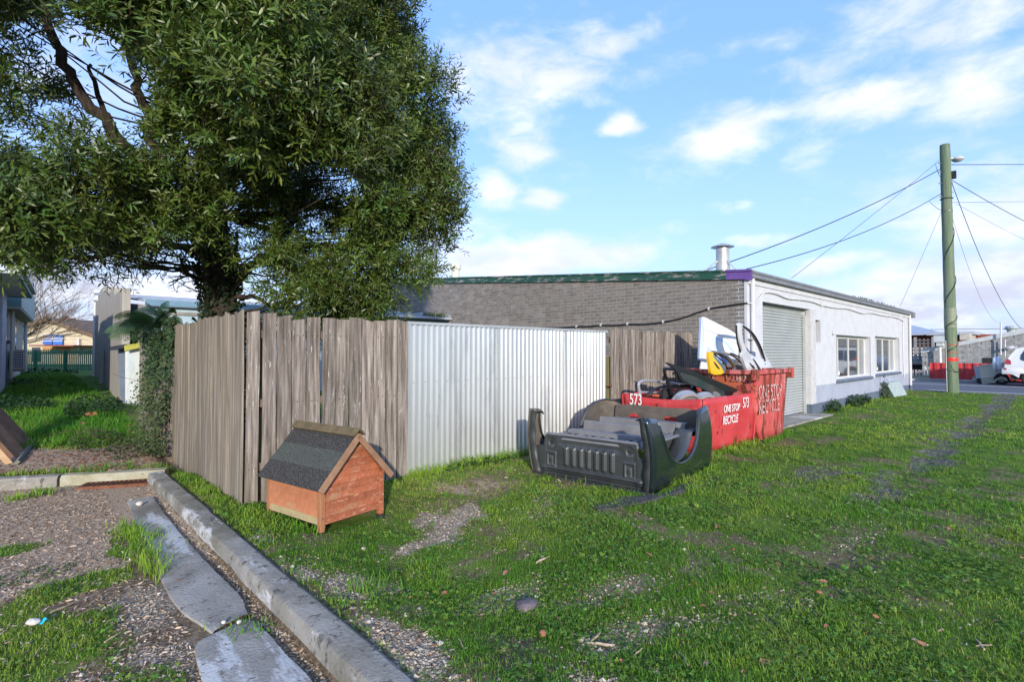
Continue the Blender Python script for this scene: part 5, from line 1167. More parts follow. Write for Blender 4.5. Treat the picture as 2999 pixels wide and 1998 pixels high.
# pale duct on wall
p0=PX(2750,985,BXX-.8); g=MB(); 
def bxp(x0,y0,x1,y1,X,dx,nm,mt,par):
    a=PX(x0,y0,X);b=PX(x1,y1,X); g=MB(); g.box(X,min(a.y,b.y),min(a.z,b.z),X+dx,max(a.y,b.y),max(a.z,b.z)); return g.build(nm,mt,par,bevel=.02)
m_duct=mat('pale_duct',[(.42,.45,.48),(.5,.53,.55)],rough=.6)
bxp(2733,984,2768,1003,BXX-.9,.8,'duct_box',m_duct,bb); bxp(2741,1002,2762,1014,BXX-.8,.7,'duct_box',m_duct,bb)
g=MB(); g.tube([PX(2752,1013,BXX-.4),PX(2754,1064,BXX-.4)],.09,8); g.build('duct_pipe',m_greyc,bb)
bxp(2810,976,2842,996,BXX+2,3,'roof_room',m_beigeb,bb)
# white rubbish under the carport
c6c=lambda x,y:(2600+x/5.9,950+y/5.9)
g=MB(); g.beam(PX(*c6c(490,835),43),PX(*c6c(630,805),43),.07,.05); g.beam(PX(*c6c(640,730),43),PX(*c6c(680,830),43),.06,.08); g.build('scrap_frame',m_alu,None,label='white metal scrap frame lying behind the picket fence across the road',cat='scrap')
# ------------------------------------------------------------------ white four-wheel drive and box trailer
car=thing('four_wheel_drive','white four-wheel drive parked across the road, cut by the right edge','car',(35.4,1.0,0))
CXc=34.55                         # near side plane, car runs along -Y (to the right of the picture)
cr_=PX(2916,1100,CXc); Yr=PX(2941,1100,CXc).y
# u = distance forward from the rear, toward -Y
def Cc(u,w,z): return Vector((CXc+w,Yr-u,z+.005))
prof=[(0,.62),(.02,1.0),(.06,1.12),(.20,1.45),(.42,1.80),(.62,1.86),(1.6,1.88),(2.5,1.86),(3.1,1.40),(3.25,1.16),(4.2,1.08),(4.45,.95),(4.5,.55),(4.4,.42),(3.9,.38)]
def carc(cu): # wheel arch
    return [(cu+.44*math.cos(a),.40+.44*math.sin(a)) for a in np.linspace(0,math.pi,12)]
low=carc(3.55)+[(2.9,.42),(1.5,.42)]+carc(.95)+[(.3,.55)]
full_=prof+[p for p in low]
me=plate_mesh([full_],1.5,.0)
g=MB(); n=len(full_)
def cw(z): return 0.0 if z<1.12 else (z-1.12)*.26
ws_=[0.06,0.0,.02,1.78,1.80,1.74]
vs_=[];
for (u,z) in full_: vs_.append(Cc(u,cw(z),z))
for (u,z) in full_: vs_.append(Cc(u,1.8-cw(z),z))
g.add(vs_,[tuple(range(n))[::-1],tuple(range(n,2*n))]+[(i,(i+1)%n,(i+1)%n+n,i+n) for i in range(n)]); g.build('body',m_carw,car,bevel=.03)
def cplate(nm,pts,off,mt,th=.015):
    g=MB(); g.add([Cc(u,cw(z)+off,z) for u,z in pts]+[Cc(u,cw(z)+off-th,z) for u,z in pts],[tuple(range(len(pts)))[::-1],tuple(range(len(pts),2*len(pts)))]+[(i,(i+1)%len(pts),(i+1)%len(pts)+len(pts),i+len(pts)) for i in range(len(pts))]); return g.build(nm,mt,car)
cplate('window',[(.66,1.24),(.58,1.30),(.60,1.5),(.70,1.70),(.78,1.74),(1.35,1.75),(1.35,1.12),(1.0,1.12)],-.002,m_glassp)
cplate('window',[(1.42,1.16),(1.42,1.75),(2.2,1.75),(2.2,1.14)],-.002,m_glassp); cplate('window',[(2.27,1.14),(2.27,1.75),(2.5,1.74),(2.95,1.38),(2.98,1.16)],-.002,m_glassp)
m_lens=mat('red_lens',[(.28,.01,.015),(.36,.015,.02)],rough=.15,coat=1)
cplate('tail_light',[(.055,1.05),(.03,1.16),(.12,1.32),(.24,1.22),(.25,1.04)],-.004,m_lens); cplate('tail_light',[(-.005,.80),(-.005,.86),(.1,.86),(.08,.79)],-.02,m_lens,.03)
g=MB(); g.hull([Cc(-.10,-.02,.55),Cc(.75,-.04,.60),Cc(.75,1.84,.60),Cc(-.10,1.82,.55),Cc(-.10,-.02,.86),Cc(.60,-.03,.90),Cc(.60,1.83,.90),Cc(-.1,1.82,.86)]); g.build('rear_bumper',m_carw,car,bevel=.06,smooth='auto')
g=MB(); g.lathe([(0,-.17),(.30,-.16),(.37,-.10),(.37,.08),(.30,.14),(0,.15)],Cc(-.30,.75,1.03),24,'Y'); sw=g.build('spare_wheel_cover',m_carw,car,smooth='auto')
g=MB(); g.lathe([(.375,-.03),(.38,0),(.375,.03)],Cc(-.30,.75,1.03),24,'Y'); g.build('cover_band',m_sil,sw)
g=MB(); g.tube([Cc(.75,.25,1.93),Cc(.9,.25,1.96),Cc(2.6,.25,1.96),Cc(2.7,.25,1.9)],.025,6); g.build('roof_rail',m_blk,car)
g=MB(); g.hull([Cc(.22,.3,1.80),Cc(.45,.3,1.84),Cc(.45,1.5,1.84),Cc(.22,1.5,1.80),Cc(.20,.3,1.84),Cc(.45,.3,1.88),Cc(.45,1.5,1.88),Cc(.20,1.5,1.84)]); g.build('spoiler',m_carw,car)
g=MB(); g.hull([Cc(.2,.1,.30),Cc(4.2,.1,.35),Cc(4.2,1.7,.35),Cc(.2,1.7,.30),Cc(.2,.1,.56),Cc(4.2,.1,.5),Cc(4.2,1.7,.5),Cc(.2,1.7,.56)]); g.build('chassis',m_rub,car)
for cu in (.95,3.55):
    for w in (.02,1.58):
        g=MB(); g.lathe([(.22,-.11),(.34,-.11),(.38,-.07),(.38,.07),(.34,.11),(.22,.11)],Cc(cu,w+.11,.385),24,'X'); wo=g.build('wheel',m_rub,car,smooth='auto')
        g=MB(); g.lathe([(0,-.06),(.08,-.07),(.2,-.05),(.23,-.10)],Cc(cu,w+.11,.385),18,'X'); g.build('rim',m_sil,wo)
tr_=thing('box_trailer','tipped cream box trailer with one visible wheel, behind the white four-wheel drive','trailer',(35,4,0))
TXp=35.9; c2c=lambda x,y:(2780+x/9.8,1000+y/9.8)
def tp(x,y,w=0): q=PX(*c2c(x,y),TXp); return Vector((TXp+w,q.y,q.z))
def tpl(nm,pts,w0,w1,mt):
    a=[tp(x,y,w0) for x,y in pts];b=[tp(x,y,w1) for x,y in pts]; n=len(pts); g=MB(); g.add(a+b,[tuple(range(n))[::-1],tuple(range(n,2*n))]+[(i,(i+1)%n,(i+1)%n+n,i+n) for i in range(n)]); return g.build(nm,mt,tr_)
m_cream=mat('cream_trailer_panel',[(.55,.53,.40),(.62,.60,.46)],3,rough=.6,stains=[((.3,.26,.18),3,.62,.8,(1,1,1))])
tpl('body_panel',[(845,690),(1560,620),(1560,980),(905,1060)],0,1.3,m_cream)
for k in range(1,5):
    t=k/5; a=(845+60*t,690+360*t);b=(1560,620+350*t); tpl('panel_groove',[(a[0],a[1]-3),(b[0],b[1]-3),(b[0],b[1]+3),(a[0],a[1]+3)],-.012,-.004,m_gutter)
tpl('top_edge',[(700,712),(1560,600),(1560,640),(845,725)],-.03,1.35,m_galv2); tpl('tail_board',[(705,715),(850,745),(905,1050),(770,1075)],-.004,.05,mat('blue_grey_board',[(.28,.33,.37),(.33,.38,.42)],rough=.6))
tpl('base_tray',[(905,1065),(1560,985),(1500,1110),(1280,1190),(945,1245)],.0,1.2,mat('dirty_cream_tray',[(.33,.31,.25),(.42,.4,.33)],rough=.7)); tpl('rear_bumper_bar',[(765,1075),(905,1060),(945,1245),(830,1240)],.01,.1,m_rub)
tpl('mudguard',[(1270,1200),(1340,1080),(1500,1030),(1620,1040),(1700,1130),(1620,1120),(1560,1065),(1400,1085),(1310,1180)],-.2,.05,m_cream)
q=tp(1510,1205); q.z=.29; g=MB(); g.lathe([(.15,-.09),(.26,-.09),(.29,-.05),(.29,.05),(.26,.09),(.15,.09)],q+Vector((-.08,0,0)),22,'X'); wo=g.build('wheel',m_rub,tr_,smooth='auto'); g=MB(); g.lathe([(0,-.05),(.06,-.06),(.14,-.04),(.17,-.08)],q+Vector((-.08,0,0)),16,'X'); g.build('rim',m_lattice,wo)
tpl('draw_bar',[(1500,1090),(1750,1130),(2100,1165),(2100,1200),(1700,1180),(1500,1150)],.4,.5,m_rub)
g=MB(); a=tp(590,1150);b=tp(815,1245); g.box(36.9,min(a.y,b.y),.1,37.3,max(a.y,b.y),.34); g.build('concrete_block',m_conc,None,label='pale concrete block by the red fence, behind the trailer end',cat='block')
# ------------------------------------------------------------------ left: block house, air conditioner, picket fence, cream house
def LP(px,py,z): return PZ(px,py,z)
dirv=(Fh-Rv*.859).normalized(); A0=PD(0,1135,16.); A0=Vector((A0.x,A0.y,0))
nl=Vector((dirv.y,-dirv.x,0)); nl=nl if nl.dot(Rv)>0 else -nl       # outward from the wall, towards the lawn
def HWp(s,o,z): return A0+dirv*s+nl*o+Vector((0,0,z))
hs=thing('block_house','beige block house with teal trim at the left edge','building',HWp(4,-2,0))
HE=11.4
def hb(nm,s0,s1,o0,o1,z0,z1,mt,par=None,**k):
    g=MB(); g.hull([HWp(s0,o0,z0),HWp(s0,o1,z0),HWp(s1,o1,z0),HWp(s1,o0,z0),HWp(s0,o0,z1),HWp(s0,o1,z1),HWp(s1,o1,z1),HWp(s1,o0,z1)]); return g.build(nm,mt,par or hs,**k)
hb('wall',-6,HE,-6,-.012,0,3.5,m_beigeb)
gme={}
for r in range(14):
    s=-2.0+(.0 if r%2 else .2); 
    while s<HE-.1:
        e=min(s+.79,HE); 
        if not any(a<s+.4<b and c<.42+r*.2<d for a,b,c,d in ((1.6,2.1,1.9,3.1),(3.9,4.5,1.4,3.0),(6.3,7.0,1.4,3.0))): hb('block',s,e-.015,-.02,0,.42+r*.2,.42+r*.2+.19,m_beigeb)
        s+=.8
for (a,b,c,d) in ((1.6,2.2,2.0,3.0),(3.9,4.6,1.4,2.9),(6.3,7.1,1.4,2.9)): hb('window',a,b,-.05,-.005,c,d,m_glassp)
hb('window_sill',1.5,2.3,-.02,.12,1.92,2.02,m_bluep)
hb('corner_pilaster',-1.2,.25,-.02,.10,.3,3.5,mat('pale_blue_post',[(.40,.45,.58),(.5,.54,.66)],rough=.7))
hb('parapet_panel',1.3,HE+.1,0,.38,3.12,4.25,mat('teal_panel',[(.13,.24,.25),(.18,.30,.31)],3,rough=.5,world_=True)); hb('parapet_soffit',1.3,HE+.1,-.02,.36,3.06,3.118,m_beigeb)
zc=3.42; hb('porch_roof',-6,.9,-3,.62,zc,zc+.06,mat('pale_soffit',[(.40,.43,.47),(.48,.51,.55)],rough=.7)); hb('porch_fascia',-6,.95,.62,.66,zc-.02,zc+.24,m_teal); hb('porch_end_fascia',.9,.95,-3,.62,zc-.02,zc+.2,m_teal); hb('porch_gutter',-6,1.0,.66,.75,zc+.12,zc+.27,m_greyc)
for s_,r_ in ((2.6,.05),(HE-.2,.07)):
    g=MB(); g.tube([HWp(s_,.10,3.1),HWp(s_,.10,.4)],r_,8); g.build('downpipe',m_greyc,hs)
ac=thing('air_conditioner','beige air conditioner unit with grille, on the block house wall','air conditioner',HWp(3.1,.3,1.1))
def acb(nm,*a,par=None): return hb(nm,*a[:6],a[6],par or ac)
o=acb('casing',2.6,3.5,.08,.46,1.02,1.72,mat('beige_plastic',[(.46,.42,.38),(.52,.48,.44)],rough=.5))
g=MB(); g.add([HWp(2.595,.13,1.08),HWp(2.595,.40,1.08),HWp(2.595,.40,1.68),HWp(2.595,.13,1.68)],[(0,1,2,3)]); g.build('grille_back',mat('grille_dark_blue',[(.05,.07,.14),(.08,.1,.18)],rough=.6),ac)
for k in range(8): 
    g=MB(); z=1.08+k*.084; g.beam(HWp(2.59,.13,z),HWp(2.59,.40,z),.014,.018); g.build('grille_bar',m_letter,ac)
for k in range(6):
    g=MB(); oo=.13+k*.054; g.beam(HWp(2.59,oo,1.08),HWp(2.59,oo,1.68),.012,.012,up=(1,0,0)); g.build('grille_bar',m_letter,ac)
acb('bracket',2.7,3.4,.0,.5,.96,1.0,m_letter)
g=MB(); p0=HWp(.8,.10,.3);p1=HWp(.85,.06,1.72); g.beam(p0,p1,.16,.05,up=tuple(nl)); g.build('leaning_plank',m_bluep,None,label='dark grey plank standing against the beige block house',cat='plank')
# green picket fence across the back of the lawn
gf=thing('picket_fence','green painted picket fence across the back of the lawn','fence',(0,37,0))
ga=PD(60,1089,28.5);gb=PD(284,1089,27.5); ga.z=hz(ga.x,ga.y);gb.z=hz(gb.x,gb.y); gd_=(gb-ga); GL=gd_.length; gd_.normalize(); gh=1.17
g=MB(); g.prism([(-.04,.05),(.04,.05),(.04,1.08),(0,1.2),(-.04,1.08)],lambda u,v,w:(u,w,v),-.01,.01); me=bpy.data.meshes.new('picket'); me.from_pydata(g.v,[],g.f); me.materials.append(m_fence_g)
rotp=Matrix.Rotation(math.atan2(gd_.y,gd_.x),4,'Z'); k=0
while k*.125<GL: p=ga+gd_*(k*.125); put('picket',me,Matrix.Translation((p.x,p.y,hz(p.x,p.y)))@rotp,gf); k+=1
for z in (.35,.98): g=MB(); g.beam(ga+Vector((0,0,z)),gb+Vector((0,0,z)),.05,.08); g.build('rail',m_fence_g,gf)
k=1.0
while k<GL: g=MB(); p=ga+gd_*k; g.box(p.x-.06,p.y-.1,p.z-.1,p.x+.06,p.y+.02,p.z+1.12); g.build('post',m_fence_g,gf); k+=2.0
# cream house beyond
ch=thing('cream_house','cream weatherboard house with brown gable trim and blue signs beyond the picket fence','building',(0,50,0))
CD=42.
def cp(px,py,d=CD): return PD(px,py,d)
gpk=cp(133,932);gl=cp(-60,985);gr=cp(330,1008)
base=hz(gpk.x,gpk.y)-.5
def flat(pts,d0,d1,mt,nm,par=ch,**k):
    a=[PD(x,y,d0) for x,y in pts]; off=Fh*(d1-d0); b=[p+off for p in a]; n=len(a); g=MB(); g.add(a+b,[tuple(range(n))[::-1],tuple(range(n,2*n))]+[(i,(i+1)%n,(i+1)%n+n,i+n) for i in range(n)]); return g.build(nm,mt,par,**k)
flat([(-60,1100),(330,1100),(330,1005),(132,938),(-60,985)],CD,CD+8,m_yhouse,'wall')
for k in range(11):
    y=952+k*11; xl=132-(y-938)*4.1 if y<985 else -60; xr=min(330,132+(y-938)*2.95)
    flat([(xl,y),(xr,y),(xr,y+9.5),(xl,y+9.5)],CD-.06,CD-.004,m_yhouse,'weatherboard')
flat([(132,929),(334,1000),(334,1010),(132,941)],CD-.6,CD+9,m_brown,'roof'); flat([(132,929),(132,941),(-60,990),(-60,978)],CD-.6,CD+9,m_brown,'roof')
flat([(176,951),(176,932),(180,930),(190,930),(195,933),(195,957)],CD+2.5,CD+3.5,m_red_brick,'chimney')
flat([(183,931),(183,926),(186,924),(190,926),(190,931)],CD+2.9,CD+3.2,m_brown,'chimney_pot')
sg=flat([(125,981),(152,980),(152,1010),(125,1009)],CD-.25,CD-.1,mat('blue_sign_panel',[(.03,.09,.36),(.05,.13,.44)],6,rough=.5),'sign_panel'); sg2=flat([(155,980),(182,982),(182,1010),(155,1010)],CD-.25,CD-.1,mat('blue_sign_panel',[(.03,.12,.45),(.04,.15,.5)],6,rough=.5),'sign_panel')
for sgx,(x,y,t,sz) in ((sg,(139,991,'Dental',.34)),(sg2,(169,991,'Dental',.34))):
    me=text_mesh(t,sz,.01); me.materials.clear(); me.materials.append(m_letter); put('sign_lettering',me,frame(PD(x,y,CD-.28),Rv,(0,0,1)),sgx)
flat([(154,998.5),(182,998.5),(182,1000),(154,1000)],CD-.27,CD-.255,m_letter,'sign_line',sg2); flat([(125,998.5),(152,998.5),(152,1000),(125,1000)],CD-.27,CD-.255,m_letter,'sign_line',sg)
flat([(84,1010),(216,1011),(214,1015),(84,1014)],CD-2.2,CD,mat('maroon_awning',[(.17,.04,.04),(.24,.07,.06)],rough=.6),'awning')
flat([(124,1016),(205,1016),(205,1032),(124,1032)],CD-.08,CD-.062,mat('ochre_shade',[(.35,.17,.05),(.42,.22,.07)],rough=.8),'awning_blind')
flat([(93,1018),(118,1018),(118,1060),(93,1060)],CD-.08,CD-.062,m_glassp,'window'); flat([(225,993),(231,993),(231,1040),(225,1040)],CD-.3,CD-.1,m_greyc,'wall_box')
# far edge post of the hall and small items near the drive
# shed door leaning, mossy beam and dark awning at the end of the ivy fence
sd=thing('garden_shed','low dark shed with a pale door panel and mossy beam under the fern','shed',(1.6,13.4,0))
def shp(px,py,d): return PD(px,py,d)
def quad(nm,pts,d,th,mt,par=sd,dd=None):
    dd=dd or [d]*len(pts); a=[PD(x,y,q) for (x,y),q in zip(pts,dd)]; b=[p+Fh*th for p in a]; n=len(a); g=MB(); g.add(a+b,[tuple(range(n))[::-1],tuple(range(n,2*n))]+[(i,(i+1)%n,(i+1)%n+n,i+n) for i in range(n)]); return g.build(nm,mt,par,bevel=.006)
quad('shed_wall',[(345,1022),(420,1015),(420,1205),(365,1195),(352,1160)],13.2,1.0,m_bluep)
quad('door_panel',[(366,1030),(415,1020),(416,1192),(366,1180)],12.6,.05,mat('mossy_white_door',[(.42,.45,.44),(.5,.52,.5)],3,(1,1,.4),.7,stains=[((.3,.3,.2),1.5,.55,.75,(1,1,.3)),((.33,.4,.45),2,.5,.7,(1,1,.2))]))
quad('mossy_beam',[(363,1012),(415,1003),(416,1018),(364,1029)],12.4,.12,mat('mossy_beam_wood',[(.25,.25,.04),(.36,.33,.07)],6,rough=.9))
quad('awning_edge',[(322,1016),(366,1008),(366,1020),(322,1027)],12.9,.8,m_blk)
quad('side_post',[(414,990),(424,990),(432,1210),(416,1196)],12.3,.08,m_post)
quad('lean_plank',[(293,1024),(304,1024),(302,1124),(289,1124)],17.5,.06,m_lattice)
# old boards between shed and fence, under the ivy
f5=thing('old_board_fence','short old board fence hidden by ivy, between shed and long paling fence','fence',(1.8,10.5,0),)
for k in range(14):
    t=k/13; y=9.68+2.6*t; hgt=1.8; put('paling',pset(m_wood2,hgt,.16,1,300+k)[0],Matrix.Translation((1.62+.05*t,y,hz(1.4,y)-.05))@Matrix.Rotation(-math.pi/2+random.uniform(-.03,.03),4,'Z'),f5)
# timber louvre panel lying at the left edge
lv=thing('timber_rack','slatted dark timber rack tipped over at the left edge, behind the kerb','timber rack',PD(10,1300,8))
P0=PD(29,1367,7.0);P1=PD(84,1299,8.5)
e=(P1-P0); wv=(PD(0,1212,8.8)-PD(79,1296,8.6)).normalized()
nn=e.normalized().cross(wv).normalized()
g=MB(); g.beam(P0-wv*.02,P1-wv*.02,.04,.22,up=tuple(nn)); g.build('end_board',mat('grey_board',[(.13,.14,.11),(.2,.2,.16)],8,rough=.9),lv)
m_dk=mat('brown_slat',[(.16,.085,.05),(.24,.14,.08)],6,(1,1,1),.85,bump=.4,var=.3); m_lt=mat('pale_slat',[(.42,.27,.14),(.5,.33,.18)],6,rough=.85,bump=.4)
for k in range(5):
    b_=P0+e*(.03+k*.235); d2=(nn*.9+e.normalized()*.55).normalized()
    g=MB(); g.beam(b_+wv*.02,b_+wv*1.6,.025,.07 if k==0 else .13,up=tuple(d2)); g.build('slat',m_lt if k==0 else m_dk,lv)
# small loose things
def rock(name,c,r,mt,seed,label,cat,sq=(1,1,.6),**k):
    bm=bmesh.new(); bmesh.ops.create_icosphere(bm,subdivisions=2,radius=1); rr=random.Random(seed); off=rr.random()*50
    for v in bm.verts:
        n=fbm(np.array(v.co.x*1.3+off),np.array(v.co.y*1.3+v.co.z*1.1)); v.co*=(.7+.6*float(n)); v.co=Vector((v.co.x*r*sq[0],v.co.y*r*sq[1],v.co.z*r*sq[2]))
    me=bpy.data.meshes.new(name); bm.to_mesh(me); bm.free(); me.materials.append(mt)
    return put(name,me,Matrix.Translation(c)@Matrix.Rotation(rr.random()*6,4,'Z'),None,label,cat,**k)
p=PZ(1542,1779,.0); rock('rock',Vector((p.x,p.y,hz(p.x,p.y)+.02)),.085,mat('dark_rock',[(.10,.08,.085),(.17,.14,.14)],14,rough=.9,bump=.5),3,'flat dark brown rock on the grass in the middle foreground','rock',(1.2,.75,.45))
m_ws=mat('white_stone',[(.5,.45,.38),(.62,.57,.5)],12,rough=.9,bump=.4)
p=PZ(408,1482,.03); rock('rock',p+Vector((0,0,.02)),.035,m_ws,5,'small white stone on the far end of the gutter slab','rock',(1,.9,.7))
p=PZ(655,1828,.04); rock('rock',p+Vector((0,0,.008)),.014,m_ws,6,'tiny pale pebble on the gutter slab, left of the pair','pebble',(1,.9,.7)); p=PZ(700,1827,.04); rock('rock',p+Vector((0,0,.008)),.015,m_ws,7,'tiny pale pebble on the gutter slab, right of the pair','pebble',(1.2,.9,.7))
p=PZ(527,1700,.035); g=MB(); g.tube([p+Vector((.016*math.cos(a),.007*math.sin(a),.004)) for a in np.linspace(0,6.0,14)],.0022,5); g.build('rusty_link',m_rust,None,label='small rusty iron link lying on the gutter slab',cat='metal link')
p=PZ(126,1826,.02); g=MB(); g.grid(lambda u,v:p+Rv*(u*.05)+Fh*(v*.04)+Vector((0,0,.012+.012*math.sin(u*5+v*4))),list(np.linspace(-.5,.5,6)),list(np.linspace(-.5,.5,5))); g.build('blue_wrapper',mat('cyan_plastic',[(.02,.42,.58),(.03,.5,.65)],rough=.3),None,label='crumpled cyan plastic wrapper on the grass at lower left',cat='litter')
p=PZ(97,1830,.02); rock('paper_scrap',p+Vector((0,0,.015)),.035,mat('pale_paper',[(.45,.4,.35),(.6,.56,.5)],9,rough=.9),9,'pale scrap of paper left of the cyan wrapper','litter',(1,.8,.5))
# ------------------------------------------------------------------ vegetation builders
def nrmz(a): return a/np.maximum(np.linalg.norm(a,axis=-1,keepdims=True),1e-9)
def leaf_geo(P,D,L,Wd,N,curl=.15,prof=(.35,.9,.72,.8)):
    """n leaves: base P, direction D, length L, width Wd, normal N -> verts, tris"""
    n=len(P); S_=nrmz(np.cross(D,N)); N=np.cross(S_,D)
    L=L[:,None];Wd=Wd[:,None]; a,wa,b,wb=prof
    v=np.stack([P,P+D*L*a+S_*Wd*.5*wa-N*L*curl*.1,P+D*L*a-S_*Wd*.5*wa-N*L*curl*.1,P+D*L*b+S_*Wd*.5*wb-N*L*curl*.5,P+D*L*b-S_*Wd*.5*wb-N*L*curl*.5,P+D*L-N*L*curl],1).reshape(-1,3)
    t=np.array([(0,2,1),(1,2,4),(1,4,3),(3,4,5)]); f=(t[None]+6*np.arange(n)[:,None,None]).reshape(-1,3); return v,f
def quad_strip(A,B,w,up=None):
    n=len(A); d=nrmz(B-A); s=nrmz(np.cross(d,np.tile([[.3,.5,.81]],(n,1)))); s2=np.cross(d,s)
    v=np.stack([A+s*w,A-s*w*.5+s2*w*.8,A-s*w*.5-s2*w*.8,B],1).reshape(-1,3); t=np.array([(0,1,3),(1,2,3),(2,0,3)])
    return v,(t[None]+4*np.arange(n)[:,None,None]).reshape(-1,3)
def join(parts):
    V=[];F=[];C=[];o=0
    for v,f,c in parts: V.append(v);F.append(f+o);C.append(c);o+=len(v)
    return np.concatenate(V),np.concatenate(F),np.concatenate(C)
# ------------------------------------------------------------------ the big blackwood tree
tree=thing('blackwood_tree','large dark green leafy tree with an ivy-clad trunk behind the paling fence','tree',tuple(PD(655,1100,8.3)*1))
tpts=[PD(658,1190,8.5),PD(655,1060,8.4),PD(650,930,8.3),PD(640,800,8.2),PD(625,650,8.1),PD(615,520,8.0),PD(603,380,8.0),PD(600,200,8.0),PD(610,0,8.1),PD(620,-250,8.3)]
tpts[0].z=-.1
tw_=MB(); tw_.tube(catmull(tpts,5),list(np.interp(np.linspace(0,1,46),[0,.05,.2,.33,.55,.8,1],[.36,.30,.245,.225,.17,.10,.03])),14)
rt=random.Random(4)
def limb(pts,r0,r1,mb,n=8,wob=.05,k=5):
    P=catmull(pts,k); P=[p+Vector((rt.uniform(-1,1),rt.uniform(-1,1),rt.uniform(-1,1)))*wob*(.2 if i in(0,) else 1)*min(1,r0*8) for i,p in enumerate(P)]
    mb.tube(P,list(np.linspace(r0,r1,len(P))),n); return P
lm=MB()
limb([PD(628,690,8.1),PD(560,640,7.9),PD(470,560,7.6),PD(363,412,7.2),PD(255,290,6.9),PD(175,150,6.7),PD(120,0,6.6)],.12,.05,lm)
limb([PD(363,412,7.2),PD(330,380,7.2),PD(280,250,7.1),PD(262,190,7.0)],.05,.02,lm)
limb([PD(618,600,8.1),PD(530,520,7.8),PD(466,448,7.6),PD(430,330,7.4),PD(394,200,7.2),PD(400,60,7.1)],.11,.04,lm)
limb([PD(645,850,8.2),PD(700,810,8.2),PD(740,775,8.2),PD(790,745,8.1),PD(900,720,8.0),PD(1010,730,7.9)],.10,.03,lm)
limb([PD(640,880,8.2),PD(740,870,8.2),PD(800,905,8.2),PD(840,950,8.3)],.045,.02,lm)
limb([PD(620,620,8.1),PD(760,640,8.2),PD(900,600,8.2),PD(1060,620,8.0),PD(1180,650,7.9)],.09,.02,lm)
limb([PD(610,430,8.0),PD(760,400,7.6),PD(950,330,7.4),PD(1120,320,7.8)],.09,.02,lm)
limb([PD(640,800,8.2),PD(590,740,8.0),PD(500,720,7.8),PD(400,720,7.6),PD(250,760,7.5),PD(120,720,7.4)],.07,.02,lm)
limb([PD(605,350,8.0),PD(520,300,7.0),PD(480,280,6.4)],.07,.02,lm); limb([PD(603,300,8.0),PD(720,260,6.8),PD(800,230,5.9)],.07,.02,lm)
limb([PD(603,200,8.0),PD(820,90,8),PD(1050,50,8)],.07,.02,lm)
# lobes of foliage: picture direction, size, distance
LB=[(px-(18 if px>1150 else 0),py,r,d) for (px,py,r,d) in [(1190,330,165,8.0),(1240,430,110,7.9),(1255,540,85,7.9),(1190,560,120,7.8),(1285,640,75,7.9),(1240,720,110,7.9),(1120,640,140,7.8),(1170,790,85,7.9),(1060,760,130,8.0),
    (1130,170,130,8.4),(1080,40,160,8.6),(1190,20,85,8.5),(1150,-120,160,8.6),(950,330,205,6.6),(1010,480,150,6.9),(820,250,230,5.7),(740,90,230,5.9),(930,80,190,7.0),
    (560,130,210,6.0),(520,330,150,6.6),(660,420,170,6.2),(330,60,170,6.4),(100,60,180,6.3),(60,220,110,6.6),(120,450,150,7.0),(200,560,170,6.0),(60,600,150,5.9),(340,600,140,6.3),
    (470,640,120,6.8),(90,710,85,7.6),(230,730,70,7.6),(300,770,45,7.6),(560,560,120,6.7),(700,580,130,7.0),(800,680,100,7.4),(860,820,95,7.6),(960,870,110,7.8),(1000,905,85,7.6),(740,730,45,7.5),
    (1040,860,60,8.4),(870,520,170,7.4),(840,430,150,6.9),(980,620,120,7.8),(640,640,60,7.6),(900,-120,260,7.2),(500,-150,260,6.8),(150,-150,220,6.8),(640,250,170,7.2),(760,180,120,8.8),(900,250,230,9.2),(700,450,190,9.2),(1050,520,170,9.2),(560,700,55,7.5),(1200,250,90,8.2),(30,640,110,7.4),(150,685,85,7.2),(380,690,80,7.4),(20,560,120,7.2),(1010,850,110,7.8),(900,700,110,7.9)]]
R8=np.random.default_rng(21); TP=[];TD=[];TS=[];TBL=[]
for (px,py,r,d) in LB:
    c=np.array(PD(px,py,d)); R=r/FPX*d; n=int(86*4*math.pi*R*R*.62*(1.3 if py<700 else 1.15)*(1.35 if px<480 else 1)*(1.25 if px>1000 else 1)*(1.2 if px>820 and py>590 else 1))
    u=nrmz(R8.normal(size=(n,3))); rad=R*(1-.45*R8.random(n)**1.6)
    m_=max(6,int(n/75)); uc=nrmz(R8.normal(size=(m_,3))); rc=R*(1-.4*R8.random(m_)**1.5)*(1+.25*(R8.random(m_)-.5)); ci=R8.integers(m_,size=n)
    q=c+uc[ci]*rc[ci][:,None]+nrmz(R8.normal(size=(n,3)))*(R8.random(n)**.45)[:,None]*(.20+.10*R)
    u=nrmz((q-c)/R*.6+nrmz(q-(c+uc[ci]*rc[ci][:,None]))*.6)
    dr_=nrmz(u*.9+np.array([0,0,.75])+R8.normal(size=(n,3))*.38)
    if py>690: dr_=nrmz(u*.9+np.array([0,0,.1])+R8.normal(size=(n,3))*.5)
    TP.append(q);TD.append(dr_);TS.append(np.full(n,R8.uniform(.78,1.2))); TBL.append(np.full(n,1.15 if d<6.3 else (1.0 if d<7 else .9)))
    # small limb into the lobe
    a=min(tpts+[],key=lambda t:(t-Vector(c)).length); 
TP=np.concatenate(TP);TD=np.concatenate(TD);TS=np.concatenate(TS);TB=np.concatenate(TBL)
